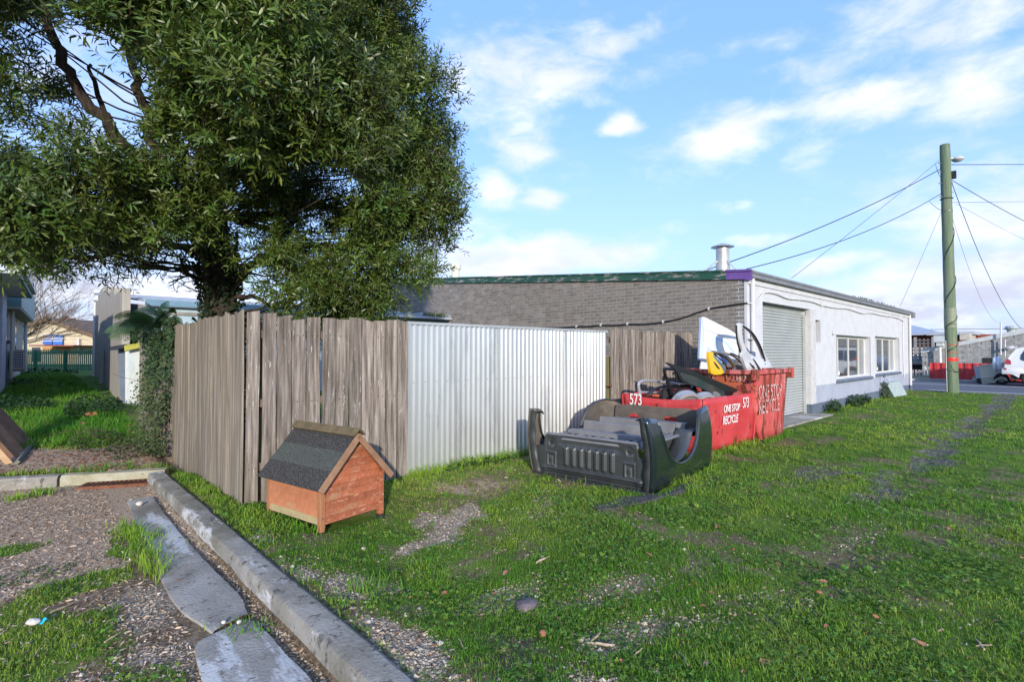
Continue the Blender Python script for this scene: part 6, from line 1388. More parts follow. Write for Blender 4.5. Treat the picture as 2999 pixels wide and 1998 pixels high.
# openings to the sky
def proj(P):
    d=P-np.array(CAM); x=d@np.array(Rv); y=d@np.array(Uv); z=d@np.array(Fv); return CXP+FPX*x/z,CYP-FPX*y/z,z
sx,sy,sz_=proj(TP); keep=np.ones(len(TP),bool)
for (cx,cy,rx,ry) in [(300,235,95,125),(372,330,75,90),(240,130,55,60),(385,420,50,45),(60,395,50,22),(140,330,45,25),(700,560,30,18),(430,260,50,80),(560,420,28,22),(690,300,30,22),(200,430,40,20),(770,640,60,25),(980,700,50,22)]:
    if rx: keep&=~((((sx-cx)/rx)**2+((sy-cy)/ry)**2<1)&(R8.random(len(sx))<.93))
TP,TD,TS,TB=TP[keep],TD[keep],TS[keep],TB[keep]; nT=len(TP); LPT=12
print('twigs',nT)
k=np.arange(LPT); t=(k+.5)/LPT
TL=R8.uniform(.18,.34,nT)
perp=nrmz(np.cross(TD,R8.normal(size=(nT,3)))); perp2=np.cross(TD,perp)
ang=k*2.4+0
base_=TP[:,None,:]+TD[:,None,:]*(TL[:,None]*t[None])[...,None]
out_=perp[:,None,:]*np.cos(ang)[None,:,None]+perp2[:,None,:]*np.sin(ang)[None,:,None]
ldir=nrmz(TD[:,None,:]*(.35+.6*t)[None,:,None]+out_*.85+R8.normal(size=(nT,LPT,3))*.18+np.array([0,0,-.10]))
lnor=nrmz(TD[:,None,:]*.9-out_*.3+R8.normal(size=(nT,LPT,3))*.5)
LL=R8.uniform(.07,.14,(nT,LPT))*TB[:,None]*(1-.25*t)[None]; LW=LL*R8.uniform(.17,.27,(nT,LPT))
Pb=base_.reshape(-1,3);Dd=ldir.reshape(-1,3);Nn=lnor.reshape(-1,3);LLf=LL.reshape(-1);LWf=LW.reshape(-1)
tc_=np.array([.070,.122,.018])*TS[:,None]*R8.uniform(.75,1.3,(nT,1)); tc_[:,0]*=R8.uniform(.8,1.35,nT)
lc=np.repeat(tc_,LPT,0)*R8.uniform(.75,1.3,(nT*LPT,1)); lc+= (np.tile(t,nT)[:,None]>.8)*np.array([.022,.025,.006])
dist=np.linalg.norm(Pb-np.array(CAM),axis=1); 
near=np.argsort(dist-.0*dist); px_,py_,_=proj(Pb); inview=(px_[near]>0)&(px_[near]<2999)&(py_[near]>0); nearest=near[inview][:12000]; nearest=nearest[::40][:300]
mask=np.ones(len(Pb),bool); mask[nearest]=False
lv_,lf_=leaf_geo(Pb[mask],Dd[mask],LLf[mask],LWf[mask],Nn[mask]); lcol=np.repeat(lc[mask],6,0)
sv,sf=quad_strip(TP-TD*.05,TP+TD*(TL*.98)[:,None],np.full((nT,1),.0022)); scol=np.tile([[.13,.10,.045]],(len(sv),1))
v,f,c=join([(lv_,lf_,lcol),(sv,sf,scol)]); print('crown tris',len(f))
me=np_mesh('crown',v,f,c,mats=[m_leaf]); put('crown',me,Matrix(),tree,kind='stuff')
lp_=np.zeros((1,3)); v,f=leaf_geo(lp_,np.array([[1.,0,0]]),np.array([1.]),np.array([.23]),np.array([[0,0,1.]]))
lms=[]
for q in ((.07,.125,.028),(.085,.14,.035),(.055,.10,.025)):
    me=np_mesh('leaf',v,f,np.tile([q],(6,1)),mats=[m_leaf]); lms.append(me)
for i in nearest:
    d=Vector(Dd[i]);n_=Vector(Nn[i]);s_=d.cross(n_).normalized();n2=s_.cross(d); L_=LLf[i]; p=Pb[i]
    m=Matrix(((d.x*L_,s_.x*L_,n2.x*L_,p[0]),(d.y*L_,s_.y*L_,n2.y*L_,p[1]),(d.z*L_,s_.z*L_,n2.z*L_,p[2]),(0,0,0,1))); put('leaf',lms[int(i)%3],m,tree)
# finer branches that show below and through the crown
for _ in range(170):
    i=R8.integers(nT); p=Vector(TP[i]); a=min(tpts,key=lambda t_:(t_-p).length+ (0 if t_.z<p.z else .6)); 
    m1=a.lerp(p,.45)+Vector((0,0,-.15+rt.uniform(-.2,.2))); 
    if (p-a).length<.5: continue
    limb([a.lerp(p,.12),m1,p],.022,.005,lm,5,.09,4)
def dead(a,d,L,r,dep,mb):
    P=[a];cur=a;dd=d.normalized(); n=4
    for k in range(n): dd=(dd+Vector((rt.uniform(-1,1),rt.uniform(-1,1),rt.uniform(-.8,.8)))*.28).normalized(); cur=cur+dd*L/n; P.append(cur)
    mb.tube(P,list(np.linspace(r,r*.45,len(P))),5)
    if dep>0:
        for k in range(3 if dep>1 else 4):
            j=rt.randint(1,n); nd=(dd+Vector((rt.uniform(-1,1),rt.uniform(-1,1),rt.uniform(-1,1)))*.9).normalized(); dead(P[j],nd,L*rt.uniform(.4,.65),r*.5,dep-1,mb)
dl=MB()
for (x,y,tx,ty,L,r) in [(628,838,530,790,.75,.035),(625,800,480,760,.8,.02),(630,870,560,850,.45,.016),(632,845,560,800,.5,.02),(640,780,560,740,.7,.02),(660,760,840,730,.9,.02)]:
    a=PD(x,y,8.15);b=PD(tx,ty,7.95); dead(a,(b-a),L,r,3,dl)
for _ in range(26):
    x=rt.uniform(300,600);y=rt.uniform(690,760); a=PD(x,y,7.7); dead(a,Vector((rt.uniform(-1,1),rt.uniform(-1,1),-.5)),.45,.008,2,dl)
for _ in range(40):
    x=rt.uniform(700,1000);y=rt.uniform(640,800); a=PD(x,y,7.9); dead(a,Vector((rt.uniform(-1,1),rt.uniform(-1,1),-.2)),.5,.009,2,dl)
tw_.build('trunk',m_barkd,tree,smooth=True); lm.build('limb',m_barkd,tree,smooth=True); dl.build('bare_twig',m_barkd,tree,kind='stuff')
# ------------------------------------------------------------------ ivy
def leaf_cloud(n,posf,size,cols,rng,aspect=.85,nb=None,nbias=None):
    P=posf(n); D=nrmz(rng.normal(size=(n,3))+np.array([0,0,-.5])); N=nrmz(rng.normal(size=(n,3))*.7+(nbias if nbias is not None else np.array([0,0,1.])))
    D=nrmz(D-N*np.sum(D*N,1,keepdims=True)); L=rng.uniform(size[0],size[1],n); v,f=leaf_geo(P,D,L,L*aspect,N,.12,(.3,1.,.6,.75)); c=cols[rng.integers(len(cols),size=n)]*rng.uniform(.7,1.3,(n,1)); return v,f,np.repeat(c,6,0)
Ri=np.random.default_rng(3)
dcol=np.array([(.018,.045,.018),(.03,.065,.022),(.045,.075,.025)]); mcol=np.array([(.045,.08,.025),(.07,.10,.03),(.10,.10,.04),(.035,.06,.02)])
def ivp(n):
    y=Ri.uniform(9.0,10.8,n); z=Ri.random(n)**.8*1.88; edge=sst(y,8.9,9.8); top=1.95
    z=np.where(Ri.random(n)<(1-edge)*.75,Ri.uniform(1.5,2.05,n),z); x=1.61-Ri.random(n)**2*.16*edge+Ri.uniform(-.03,.08,n); return np.stack([x,y,z+.1],1)
def ivtop(n):
    y=Ri.uniform(9.2,11.3,n); return np.stack([1.68+Ri.normal(size=n)*.14,y,1.88+Ri.normal(size=n)*.06],1)
def ivmask(P): return P[(fbm(P[:,1]*3.2,P[:,2]*2.6,3)>.44+.12*(P[:,2]<1.2))|(P[:,2]>1.65)]
_ivp=ivp
def ivp(n):
    P=ivmask(_ivp(n*3)); return P[:n] if len(P)>=n else P[np.arange(n)%len(P)]
parts=[leaf_cloud(4200,ivp,(.03,.055),dcol,Ri,nbias=np.array([-1.2,-.8,.5])),leaf_cloud(1500,ivtop,(.03,.055),dcol,Ri)]
def ivlow(n): y=Ri.uniform(9.0,10.4,n); return np.stack([1.54-Ri.random(n)**1.6*.28,y,.12+Ri.random(n)**2*1.1],1)
parts.append(leaf_cloud(1800,ivlow,(.025,.045),mcol,Ri,nbias=np.array([-1,-.8,.8])))
v,f,c=join(parts); put('ivy',np_mesh('ivy',v,f,c,mats=[m_ivy]),Matrix(),None,'dark glossy ivy smothering the far end of the long paling fence','ivy')
def trunk_ivy(n):
    q=Ri.random(n); z=.5+q*3.0; a=Ri.random(n)*6.28; P=[]
    pts=np.array([list(p) for p in tpts]); x=np.interp(z,pts[:,2],pts[:,0]);y=np.interp(z,pts[:,2],pts[:,1]); r=.25+Ri.random(n)*.09
    return np.stack([x+np.cos(a)*r,y+np.sin(a)*r,z],1)
v,f,c=leaf_cloud(3400,trunk_ivy,(.04,.075),dcol*.5,Ri,nbias=np.array([-.6,-.8,.2])); put('trunk_ivy',np_mesh('ivy',v,f,c,mats=[m_ivy]),Matrix(),None,'ivy climbing the trunk of the large tree','ivy')
# ------------------------------------------------------------------ tree fern
fe=thing('tree_fern','tree fern with feathery fronds rising over the ivy, left of the tree trunk','fern',tuple(PD(480,1010,11.2)))
fc=PD(478,962,11.2); m_fern=mat('fern_frond',[(.8,.8,.8),(1,1,1)],3,rough=.5,vcol=True,trans=.2)
def frond(ex,ey,ed,rise,col,c0=fc):
    roll=Ri.choice([-1,1])
    a=c0; b=PD(ex,ey,ed); mid=a.lerp(b,.5)+Vector((0,0,rise)); P=[((1-t)**2)*a+2*t*(1-t)*mid+t*t*b for t in [float(q) for q in np.linspace(0,1,34)]]
    A=[];D=[];L=[];Nn_=[]
    Lf=(b-a).length
    for i in range(2,33):
        t=i/33; d=(P[i+1]-P[i-1]).normalized() if i<33 else (P[i]-P[i-1]).normalized(); s=d.cross(Vector((0,0,1))).normalized(); n_=s.cross(d)
        w=.26*Lf*math.sin(math.pi*min(1,t*1.05+.04))**.8*(1-.35*t)
        s=(s*.62+n_*.78*roll).normalized(); n_=s.cross(d)
        for sg in (-1,1): A.append(P[i]);D.append((s*sg+d*.45-Vector((0,0,.15))).normalized());L.append(w);Nn_.append(n_)
    A=np.array(A);D=np.array(D);L=np.array(L);Nn_=np.array(Nn_)
    # leaflets along each pinna
    Q=[];DD=[];LLq=[];NN=[]
    m=14
    for j in range(m):
        t=(j+.6)/m; pos=A+D*(L*t)[:,None]-np.array([0,0,1])*(L*t*t*.18)[:,None]; S_=np.cross(D,Nn_)
        for sg in (-1,1): Q.append(pos);DD.append(nrmz(S_*sg+D*.5));LLq.append(L*.2*(1-t*.7)+.008);NN.append(Nn_)
    Q=np.concatenate(Q);DD=np.concatenate(DD);LLq=np.concatenate(LLq);NN=np.concatenate(NN)
    v,f=leaf_geo(Q,DD,LLq,LLq*.33,NN,.1); cc=np.tile([col],(len(v),1))*np.repeat(Ri.uniform(.75,1.25,(len(Q),1)),6,0)
    v2,f2=quad_strip(np.array([list(p) for p in P[:-1]]),np.array([list(p) for p in P[1:]])+0,np.full((33,1),.008)); 
    v,f,cc=join([(v,f,cc),(v2,f2,np.tile([[.07,.05,.02]],(len(v2),1)))]); put('frond',np_mesh('frond',v,f,cc,mats=[m_fern]),Matrix(),fe)
gd=(.075,.15,.05); gb=(.12,.21,.05)
for a in [(286,985,10.6,.35,gd),(318,938,10.9,.35,gd),(335,962,10.4,.35,gd),(300,1000,10.3,.22,gd),(372,925,11.6,.45,gd),(430,918,11.9,.5,(.05,.09,.03)),(470,905,11.8,.55,gb),(520,930,11.4,.55,gb),(500,950,10.4,.5,gb),(450,950,10.3,.45,gb),(540,965,11.0,.4,gb),(400,985,10.2,.3,gd)]: frond(*a)
fe2=PD(592,985,10.8)
fe_=fe; fe=thing('tree_fern','small fern tip showing above the fence beside the trunk','fern',tuple(fe2))
for a in [(560,938,10.9,.3,gd),(600,915,10.9,.3,gd),(625,925,10.7,.3,gd),(545,955,10.6,.2,gd)]: frond(*a,c0=fe2)
# ------------------------------------------------------------------ bare winter tree, far left
bt2=thing('bare_tree','bare winter tree with pale fine branches in front of the cream house','tree',tuple(PD(60,1080,33))); 
bm2=MB(); rb2=random.Random(8)
def grow(a,d,L,r,dep):
    P=[a];cur=a;dd=d.normalized(); n=4
    for k in range(n): dd=(dd+Vector((rb2.uniform(-1,1),rb2.uniform(-1,1),rb2.uniform(-.5,.9)))*.16).normalized(); cur=cur+dd*L/n; P.append(cur)
    bm2.tube(P,list(np.linspace(r,r*.55,len(P))),4 if dep<4 else 7,caps=False)
    if dep>0:
        for k in range(rb2.choice((3,4)) if dep>1 else 5):
            j=rb2.randint(1,n); nd=(dd+Vector((rb2.uniform(-1,1),rb2.uniform(-1,1),rb2.uniform(-.55,.7)))*.75).normalized(); grow(P[j],nd,L*rb2.uniform(.5,.8),r*.5,dep-1)
t0=PD(35,1090,33); t0.z=hz(t0.x,t0.y); grow(t0,Vector((0,0,1))+Rv*.1,1.6,.16,0)
top=t0+Vector((0,0,1.5))
for (tx,ty) in [(60,850),(110,830),(150,850),(190,870),(215,900),(120,930),(170,950),(60,780),(20,800),(210,950),(150,780),(230,860),(90,900),(180,990)]:
    b=PD(tx,ty,33+rb2.uniform(-2,2)); d=b-top; grow(top.copy(),d,d.length*.62,.06,4)
bm2.build('branch',m_barkl,bt2)
# ------------------------------------------------------------------ grass
Rg=np.random.default_rng(77)
def grass_geo(P,h,w,lean,col,near=True):
    n=len(P); a=Rg.random(n)*2*np.pi; s=np.stack([np.cos(a),np.sin(a),np.zeros(n)],1); ld=np.stack([-np.sin(a),np.cos(a),np.zeros(n)],1)
    ld=nrmz(ld+Rg.normal(size=(n,3))*.5*np.array([1,1,0])); h=h[:,None];w=w[:,None];lean=lean[:,None]; up=np.array([[0,0,1.]])
    if near:
        m=P+up*h*.55+ld*h*lean*.3; t=P+up*h*(1-.35*lean)+ld*h*lean
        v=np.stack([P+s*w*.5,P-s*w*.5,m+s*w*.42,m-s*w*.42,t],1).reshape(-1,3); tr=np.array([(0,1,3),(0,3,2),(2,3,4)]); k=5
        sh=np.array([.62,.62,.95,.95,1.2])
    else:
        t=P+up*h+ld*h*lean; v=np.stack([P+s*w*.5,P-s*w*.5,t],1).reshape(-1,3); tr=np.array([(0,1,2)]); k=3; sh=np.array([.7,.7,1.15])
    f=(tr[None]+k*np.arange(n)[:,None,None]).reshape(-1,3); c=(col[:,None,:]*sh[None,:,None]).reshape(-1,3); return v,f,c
def inside(x,y):
    ex=(x>FX-.02)&(y>FY-.03)&(x<11.3)
    ex|=(x>10.9)&(y>BY-.03); ex|=(x>7.72)&(x<9.7)&(y>3.92)&(y<5.4); ex|=(x>9.75)&(x<10.9)&(y>3.82)&(y<5.1)
    ex|=x>27.9; ex|=(x>1.12)&(x<1.335)&(y<7.95)
    lx=(x-kn.x)*ku.x+(y-kn.y)*ku.y; ly=(x-kn.x)*kv.x+(y-kn.y)*kv.y; ex|=(lx>.0)&(lx<KW)&(ly>0.0)&(ly<KL)
    tx=(x-TO.x)*tt.x+(y-TO.y)*tt.y; ty=(x-TO.x)*tw.x+(y-TO.y)*tw.y; ex|=(tx>0)&(tx<2.1)&(ty>.0)&(ty<1.72)
    ex|=(x>11.7)&(x<15.6)&(y>3.9); s=behind(x,y); ex|=(s>-.02)&(s<.2)&(x<1.4)
    return ex
def polar(n,r0,r1,pw,a0=-51,a1=51):
    u=Rg.random(n); e=1-pw; r=(r0**e+u*(r1**e-r0**e))**(1/e); th=np.radians(Rg.uniform(a0,a1,n)); f0=math.atan2(Fh.y,Fh.x); return r*np.cos(f0-th),r*np.sin(f0-th),r
def gcol(x,y,n):
    q=fbm(x*.9+5,y*.9,3); q2=fbm(x*5,y*5+9,2)
    a=np.array([.11,.27,.022]);b=np.array([.26,.39,.045]);d=np.array([.36,.30,.13])
    t=np.clip((q-.35)*2.6+(q2-.5)*1.2+Rg.normal(size=n)*.16,0,1)[:,None]; c=a*(1-t)+b*t
    dry=(Rg.random(n)<(.05+.30*sst(1.2-el(x,y,3.6,5.0,1.6,.6,.1),0,.7)))[:,None]; c=np.where(dry,d*Rg.uniform(.7,1.2,(n,1)),c)
    # the lush darker lawn on the left garden
    return c*Rg.uniform(.75,1.25,(n,1))
parts=[]
def scatter(n,r0,r1,pw,h0,h1,w0,w1,near,clump=.0,a0=-51,a1=51):
    x,y,r=polar(n,r0,r1,pw,a0,a1)
    if clump:
        k=max(1,n//9); idx=Rg.integers(k,size=n); x=x[idx]+Rg.normal(size=n)*clump; y=y[idx]+Rg.normal(size=n)*clump; r=r[idx]
    g,v,l,mud,lawn=cover(x,y); ok=(Rg.random(n)<g**1.1)&~inside(x,y)&(g>.12); x,y,r,g,lawn=x[ok],y[ok],r[ok],g[ok],lawn[ok]; m=len(x)
    big=fbm(x*2.3,y*2.3+40,3); hs=.8*(h0+(h1-h0)*Rg.random(m)**1.6)*(.55+.9*big)*(.6+.5*g)*(1+.6*lawn); w=Rg.uniform(w0,w1,m)
    P=np.stack([x,y,H(x,y)-.004],1); c=gcol(x,y,m); c=np.where(lawn[:,None]>.5,c*np.array([.62,.85,.7]),c)
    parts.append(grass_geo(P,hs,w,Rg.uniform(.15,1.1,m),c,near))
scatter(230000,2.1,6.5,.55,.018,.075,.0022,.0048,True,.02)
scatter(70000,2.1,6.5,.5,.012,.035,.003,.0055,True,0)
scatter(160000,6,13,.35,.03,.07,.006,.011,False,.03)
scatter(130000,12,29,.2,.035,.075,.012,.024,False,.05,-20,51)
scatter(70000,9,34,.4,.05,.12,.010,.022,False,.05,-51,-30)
# taller fringes and tufts: x,y,spread x,spread y,count,height
FR=[]
for k in range(30): FR.append((3.65+k*.125,5.68,.06,.05,46,.10+.13*random.random()))
for k in range(12): p=K(-.03-.12*random.random(),.1+k*.08,0); FR.append((p.x,p.y,.06,.06,55,.09))
for k in range(9): p=K(-.30+.1*random.random(),.15+k*.08,0); FR.append((p.x,p.y,.09,.07,60,.075))
for k in range(14): FR.append((7.74+k*.14,3.84,.06,.04,34,.10+.08*random.random()))
for k in range(9): FR.append((9.8+k*.13,3.74,.06,.04,34,.13))
for k in range(10): FR.append((.74+random.uniform(-.06,.06),4.55+k*.15,.05,.07,60,.12+.05*random.random()))
for k in range(12): FR.append((1.40+random.uniform(0,.12),4.4+k*.28,.05,.05,22,.09))
for k in range(10): FR.append((5.28+k*.21+random.uniform(-.1,.1),3.12+k*.03,.08,.05,26,.07+.07*random.random()))
for k in range(8): FR.append((5.02+.02*k,3.35+k*.2,.05,.05,16,.06+.05*random.random()))
for k in range(20): s=-.1+k*.24; p=BK0+_bd*s+_bn*(.27+.12*random.random()); FR.append((p[0],p[1],.10,.05,34,.09+.06*random.random()))
for k in range(14): FR.append((1.33+random.uniform(-.02,.06),2.9+k*.2,.05,.04,14,.08))
for k in range(16): FR.append((15.4+k*.75,4.5,.22,.06,26,.12+.06*random.random()))
for (px,py,n,h) in [(1420,1500,40,.09),(1230,1660,60,.10),(1075,1760,60,.13),(1060,1790,50,.12),(1290,1690,40,.09),(1980,1420,60,.16),(2035,1440,60,.14),(1950,1500,60,.10),(1700,1480,60,.08),(1560,1490,80,.06),(1640,1490,80,.06),(2100,1350,60,.16),(2160,1330,50,.13),(890,1540,60,.08),(610,1600,30,.09),(640,1590,40,.08),(1110,1770,40,.12),(2140,1700,60,.09),(1830,1560,60,.09),(2450,1840,60,.08),(700,1980,0,.1),(770,1850,50,.05),(720,1852,50,.05),(800,1845,40,.05),(130,1400,80,.13),(60,1410,60,.11),(250,1270,60,.16),(330,1250,80,.2),(420,1230,60,.2),(300,1290,60,.14)]:
    p=PZ(px,py,.0)
    if px<500 and py<1420: p=PZ(px,py,.2)
    if n: FR.append((p.x,p.y,.08,.06,n,h))
for (x,y,sx_,sy_,n,h) in FR:
    xx=x+Rg.normal(size=n)*sx_;yy_=y+Rg.normal(size=n)*sy_; ok=~inside(xx,yy_); xx,yy_=xx[ok],yy_[ok]; m=len(xx)
    if m<1: continue
    P=np.stack([xx,yy_,H(xx,yy_)-.004+(.03 if (.65<x<1.1 and y<4) else 0)],1); c=gcol(xx,yy_,m)*np.array([1.0,1.08,.95]); dd=math.hypot(x,y)
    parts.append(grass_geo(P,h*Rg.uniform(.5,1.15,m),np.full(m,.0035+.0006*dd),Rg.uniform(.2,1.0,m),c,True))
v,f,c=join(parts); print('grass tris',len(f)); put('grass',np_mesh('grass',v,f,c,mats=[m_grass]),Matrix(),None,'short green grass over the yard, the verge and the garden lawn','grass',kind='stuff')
# clover and broad weeds
def clover(n,r0,r1,pw,s0,s1,thr):
    x,y,r=polar(n,r0,r1,pw); g,v_,l_,mu,la=cover(x,y); q=fbm(x*1.9+60,y*1.9+3,3); ok=(q>thr)&(g>.3)&~inside(x,y)&(Rg.random(n)<g); x,y=x[ok],y[ok]; m=len(x); z=H(x,y)+Rg.uniform(.008,.04,m)
    s=Rg.uniform(s0,s1,m); P=np.stack([x,y,z],1); out=[]
    N=nrmz(Rg.normal(size=(m,3))*.35+np.array([0,0,1])); a0=Rg.random(m)*6.28; c=np.array([.10,.22,.03])*Rg.uniform(.65,1.5,(m,1))*np.array([1,1,1]); c[:,0]*=Rg.uniform(.8,1.6,m)
    for k in range(3):
        a=a0+k*2.094; D=np.stack([np.cos(a),np.sin(a),np.zeros(m)],1); D=nrmz(D-N*np.sum(D*N,1,keepdims=True)); v,f=leaf_geo(P,D,s,s*.95,N,.05,(.4,.9,.85,1.)); out.append((v,f,np.repeat(c,6,0)))
    return out
cp_=clover(46000,2.1,6,.5,.007,.014,.47)+clover(22000,4,11,.3,.012,.024,.47)
# broad-leaved weeds by the kennel and the fence foot
def weeds(n,cx,cy,rx,ry,zt_,s0,s1,col):
    a=Rg.random(n)*6.28; q=np.sqrt(Rg.random(n)); x=cx+np.cos(a)*q*rx; y=cy+np.sin(a)*q*ry; P=np.stack([x,y,H(x,y)+Rg.random(n)*zt_*(1-q*.6)],1); D=nrmz(np.stack([np.cos(a),np.sin(a),np.full(n,.15)],1)+Rg.normal(size=(n,3))*.5); N=nrmz(Rg.normal(size=(n,3))*.5+np.array([0,0,1.]))
    L=Rg.uniform(s0,s1,n); v,f=leaf_geo(P,D,L,L*.6,N,.15,(.35,1.,.7,.8)); return v,f,np.repeat(np.array([col])*Rg.uniform(.65,1.4,(n,1)),6,0)
p=K(-.22,.5,0)
for (cx,cy,rx,ry,n,zz,s0,s1,col) in [(p.x,p.y,.35,.45,700,.07,.012,.028,(.05,.12,.02)),(4.6,5.6,.5,.10,90,.12,.05,.10,(.05,.11,.025)),(5.0,5.62,.3,.1,50,.10,.05,.1,(.045,.1,.025)),
    (.1,5.2,.25,.15,260,.04,.012,.024,(.05,.12,.022)),(2.1,3.3,.25,.2,160,.05,.015,.03,(.055,.12,.025)),(16.3,4.45,.5,.1,260,.4,.05,.10,(.04,.085,.025)),(18.4,4.45,.5,.12,300,.45,.05,.11,(.04,.085,.025)),(19.6,4.45,.3,.1,160,.4,.05,.1,(.035,.07,.02)),(22.2,4.45,.2,.08,240,1.0,.04,.09,(.05,.07,.03)),
    (-.2,16.2,.8,.6,900,.45,.05,.10,(.03,.07,.03)),(-1.3,24.5,1.8,.7,900,.3,.05,.12,(.06,.09,.05)),(-1,33,3.0,.8,900,.4,.08,.16,(.02,.05,.015)),(1.2,14.6,.5,.9,900,.55,.05,.1,(.03,.065,.02)),(.9,10.4,.35,.7,500,.35,.03,.06,(.06,.085,.03)),(1.15,9.4,.25,.5,260,.25,.03,.055,(.06,.085,.03))]:
    cp_.append(weeds(n,cx,cy,rx,ry,zz,s0,s1,col))
v,f,c=join(cp_); print('clover tris',len(f)); put('clover',np_mesh('clover',v,f,c,mats=[m_grass]),Matrix(),None,'low clover and broad-leaved weeds among the grass','clover',kind='stuff')
# gravel
x,y,r=polar(90000,2.1,8,.6); g,vv,l,mu,la=cover(x,y); ok=(Rg.random(len(x))<(vv*.9+.06+.12*mu))&~inside(x,y); ok&=~((x>.70)&(x<1.08)&(y<7.0)); x,y=x[ok],y[ok]
xs_=Rg.uniform(1.05,1.15,900);ys_=Rg.uniform(2.2,7.3,900); x=np.concatenate([x,xs_]);y=np.concatenate([y,ys_]); n=len(x)
s=Rg.uniform(.003,.010,n)*(1+1.0*(Rg.random(n)>.95)); oc=np.array([(1,0,0),(0,1,0),(-1,0,0),(0,-1,0),(0,0,1),(0,0,-1)],float)
jit=1+Rg.uniform(-.35,.35,(n,6,1)); a=Rg.random(n)*6.28; ca,sa=np.cos(a),np.sin(a); q=oc[None]*jit*np.stack([s*1.3,s,s*.65],1)[:,None,:]+Rg.normal(size=(n,6,3))*s[:,None,None]*.18
q=np.stack([q[...,0]*ca[:,None]-q[...,1]*sa[:,None],q[...,0]*sa[:,None]+q[...,1]*ca[:,None],q[...,2]],-1)+np.stack([x,y,H(x,y)+s*.25],1)[:,None,:]
of=np.array([(0,1,4),(1,2,4),(2,3,4),(3,0,4),(1,0,5),(2,1,5),(3,2,5),(0,3,5)]); f=(of[None]+6*np.arange(n)[:,None,None]).reshape(-1,3)
pal=np.array([(.48,.41,.31),(.36,.29,.22),(.28,.235,.19),(.43,.34,.24),(.57,.50,.41),(.21,.18,.155),(.36,.26,.17)]); c=np.repeat(pal[Rg.integers(len(pal),size=n)]*Rg.uniform(.8,1.15,(n,1)),6,0)
print('stones',n); put('gravel',np_mesh('gravel',q.reshape(-1,3),f,c,mats=[m_stone]),Matrix(),None,'loose pale gravel scattered over the yard and beside the kerb','gravel',kind='stuff')
# leaf litter
def litter(n,x,y,s0,s1,pal,asp=.22):
    n=len(x); P=np.stack([x,y,H(x,y)+Rg.uniform(.002,.014,n)],1); a=Rg.random(n)*6.28; D=nrmz(np.stack([np.cos(a),np.sin(a),Rg.normal(size=n)*.13],1)); N=nrmz(Rg.normal(size=(n,3))*.35+np.array([0,0,1.])); L=Rg.uniform(s0,s1,n)
    v,f=leaf_geo(P,D,L,L*asp*Rg.uniform(.6,1.4,n),N,.25); return v,f,np.repeat(pal[Rg.integers(len(pal),size=n)]*Rg.uniform(.7,1.2,(n,1)),6,0)
pal=np.array([(.54,.40,.28),(.36,.24,.155),(.64,.51,.38),(.17,.105,.07),(.46,.35,.25)]); pb=np.array([(.30,.13,.07),(.22,.10,.06),(.38,.2,.12),(.14,.08,.06)])
x,y,r=polar(70000,2.3,9.5,.1,-51,-12); g,vv,l,mu,la=cover(x,y); ok=(x<1.13)&(Rg.random(len(x))<l+.08)&~inside(x,y)&(behind(x,y)<0)&~((x>.72)&(x<1.05)&(Rg.random(len(x))<.93)); L1=litter(0,x[ok],y[ok],.018,.05,pal)
x,y,r=polar(16000,7,13,.1,-51,-22); s_=behind(x,y); ok=(s_>.2)&(s_<2.6)&(x<1.6)&(Rg.random(len(x))<cover(x,y)[2]+.05); L2_=litter(0,x[ok],y[ok],.02,.06,pb,.5)
x,y,r=polar(9000,2.1,9,.3,-30,51); ok=(x>1.36)&~inside(x,y)&(Rg.random(len(x))<.35); L3=litter(0,x[ok],y[ok],.01,.03,pb,.45)
v,f,c=join([L1,L2_,L3]); put('leaf_litter',np_mesh('leaf_litter',v,f,c,mats=[m_litter]),Matrix(),None,'dry brown and grey leaf litter over the car park and garden edge','leaf litter',kind='stuff')
# separate dead leaves, sticks and wood chips on the grass
dlm=[]
for k in range(4):
    g=MB(); r_=random.Random(k); g.grid(lambda u,v:Vector((u,v*(1-abs(u)*.9),.25*u*u+.35*v*v+.1*math.sin(u*4+k))),list(np.linspace(-.5,.5,7)),list(np.linspace(-.35,.35,5))); me=bpy.data.meshes.new('fallen_leaf'); me.from_pydata(g.v,[],g.f); me.materials.append(mat('dead_leaf',[(.22+.05*k,.10,.055),(.33+.04*k,.17,.09)],6,rough=.8)); dlm.append(me)
spots=[(1655,1725),(2412,1720),(2400,1752),(2085,1752),(2690,1725),(2565,1820),(2420,1850),(2060,1790),(1595,1470),(2100,1550),(1425,1600),(1450,1600),(2280,1670),(1640,1820),(1590,1870),(2000,1880),(1770,1600),(2350,1600),(2780,1560),(2960,1560),(2240,1960),(1480,1690),(1300,1760),(1820,1960),(2700,1900),(2900,1800),(1900,1640),(2150,1620),(2550,1650),(2030,1720)]
for i,(px,py) in enumerate(spots):
    p=PZ(px,py,0); s=random.uniform(.03,.055); put('fallen_leaf',dlm[i%4],Matrix.Translation((p.x,p.y,hz(p.x,p.y)+.03))@Euler((random.uniform(-.5,.5),random.uniform(-.5,.5),random.uniform(0,6))).to_matrix().to_4x4()@Matrix.Scale(s,4),None,'curled brown dead leaf lying loose on the grass','dead leaf','dead leaves on the grass')
g=MB(); P=[Vector((-.5,0,0)),Vector((-.2,.03,.01)),Vector((.1,-.02,.015)),Vector((.5,.02,0))]; g.tube(P,[.045,.05,.042,.03],5); tm_=bpy.data.meshes.new('stick'); tm_.from_pydata(g.v,[],g.f); tm_.materials.append(mat('pale_stick',[(.30,.22,.15),(.42,.33,.24)],6,rough=.9,var=.3))
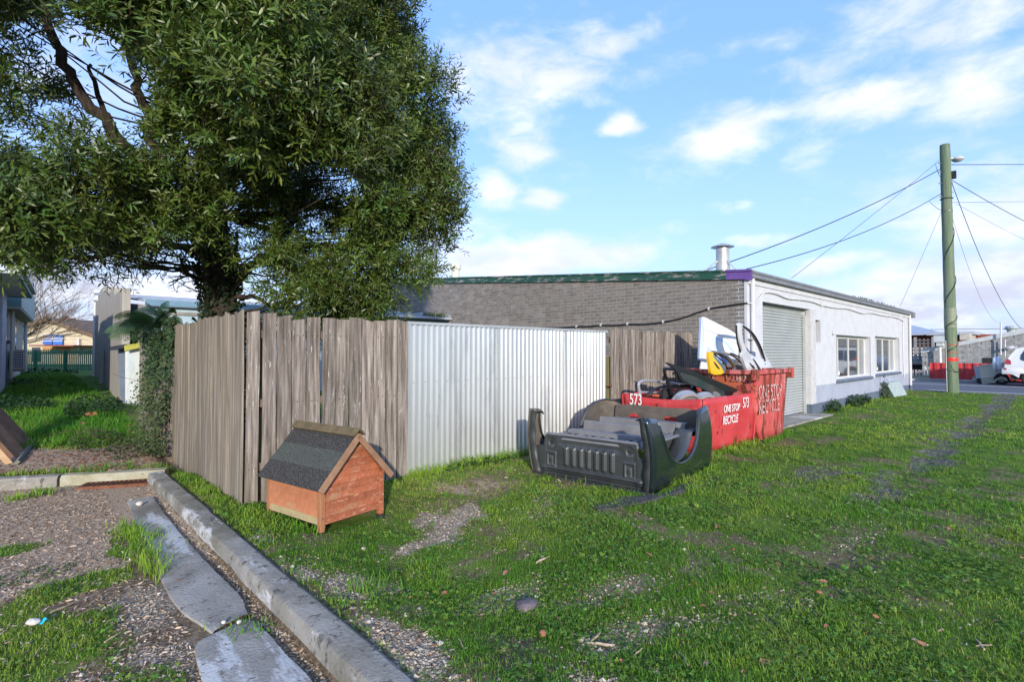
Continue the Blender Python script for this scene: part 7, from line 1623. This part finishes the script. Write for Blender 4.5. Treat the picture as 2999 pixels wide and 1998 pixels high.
for i,(px,py,a,s) in enumerate([(1760,1900,2.2,.15),(1745,1880,.2,.12),(1870,1925,.1,.09),(2230,1940,1.0,.10),(2005,1945,.8,.11),(1590,1650,.1,.16),(2870,1895,.4,.12),(2880,1900,2.5,.1),(1350,1930,1.2,.08),(1250,1905,.3,.07),(1450,1620,.6,.08),(2700,1830,.2,.1),(440,1640,.3,.10),(60,1500,.1,.14),(180,1790,.5,.12),(330,1880,.7,.1)]):
    p=PZ(px,py,0); put('stick',tm_,Matrix.Translation((p.x,p.y,hz(p.x,p.y)+.02))@Matrix.Rotation(a,4,'Z')@Matrix.Scale(s,4),None,'short dry stick lying on the ground','stick','sticks on the ground')
# plants on the workshop roof edge, orange leaf scraps and bare rose stems in the garden
rw=[]
xx=Rg.uniform(19.2,25.2,420); xx=xx[(fbm(xx*1.7,xx*0+2)>.42)]; m=len(xx); yy_=Rg.uniform(BY-.05,BY+.5,m); P=np.stack([xx,yy_,rz(yy_)+.03],1)
v,f,c=grass_geo(P,Rg.uniform(.04,.15,m),np.full(m,.03),Rg.uniform(.2,.9,m),np.tile([[.14,.17,.06]],(m,1))*Rg.uniform(.6,1.3,(m,1)),True); put('roof_weeds',np_mesh('roof_weeds',v,f,c,mats=[m_grass]),Matrix(),None,'green weeds growing along the gutter of the white workshop','weeds')
m=160; yy_=Rg.uniform(15.0,16.1,m); P=np.stack([Rg.uniform(10.6,11.0,m),yy_,hr(yy_)+.04],1); v,f,c=grass_geo(P,Rg.uniform(.08,.22,m),np.full(m,.02),Rg.uniform(.2,.9,m),np.tile([[.07,.12,.03]],(m,1)),True); put('roof_weeds',np_mesh('roof_weeds',v,f,c,mats=[m_grass]),Matrix(),None,'small clump of green weeds on the blue roof beside the grey bricks','weeds')
rs=MB()
for (x0,y0,x1,y1,d) in [(432,1290,392,1128,8.7),(432,1290,440,1180,8.8),(380,1285,300,1265,8.4),(430,1240,480,1170,9.0),(320,1280,220,1300,8.2),(300,1262,250,1255,8.3),(415,1280,425,1200,8.9)]:
    a=PD(x0,y0,d);b=PD(x1,y1,d+.1); dead(a,b-a,(b-a).length,.007,1,rs)
rs.build('rose_bush',mat('rose_stem',[(.05,.025,.02),(.09,.05,.035)],8,rough=.8),None,label='bare thorny rose stems in the brown garden litter beside the ivy',cat='plant')
for i,(px,py,s,lb) in enumerate([(268,1226,.16,'large orange dead leaf on the shaded lawn'),(240,1248,.10,'small orange dead leaf below the large one, at the lawn edge'),(377,1248,.10,'reddish dead leaf by the bare rose stems')]):
    p=PZ(px,py,.25); put('fallen_leaf',dlm[3],Matrix.Translation((p.x,p.y,hz(p.x,p.y)+.07))@Euler((.6,-.3,i)).to_matrix().to_4x4()@Matrix.Scale(s*1.2,4),None,lb,'dead leaf')
print('objects',len(bpy.data.objects))
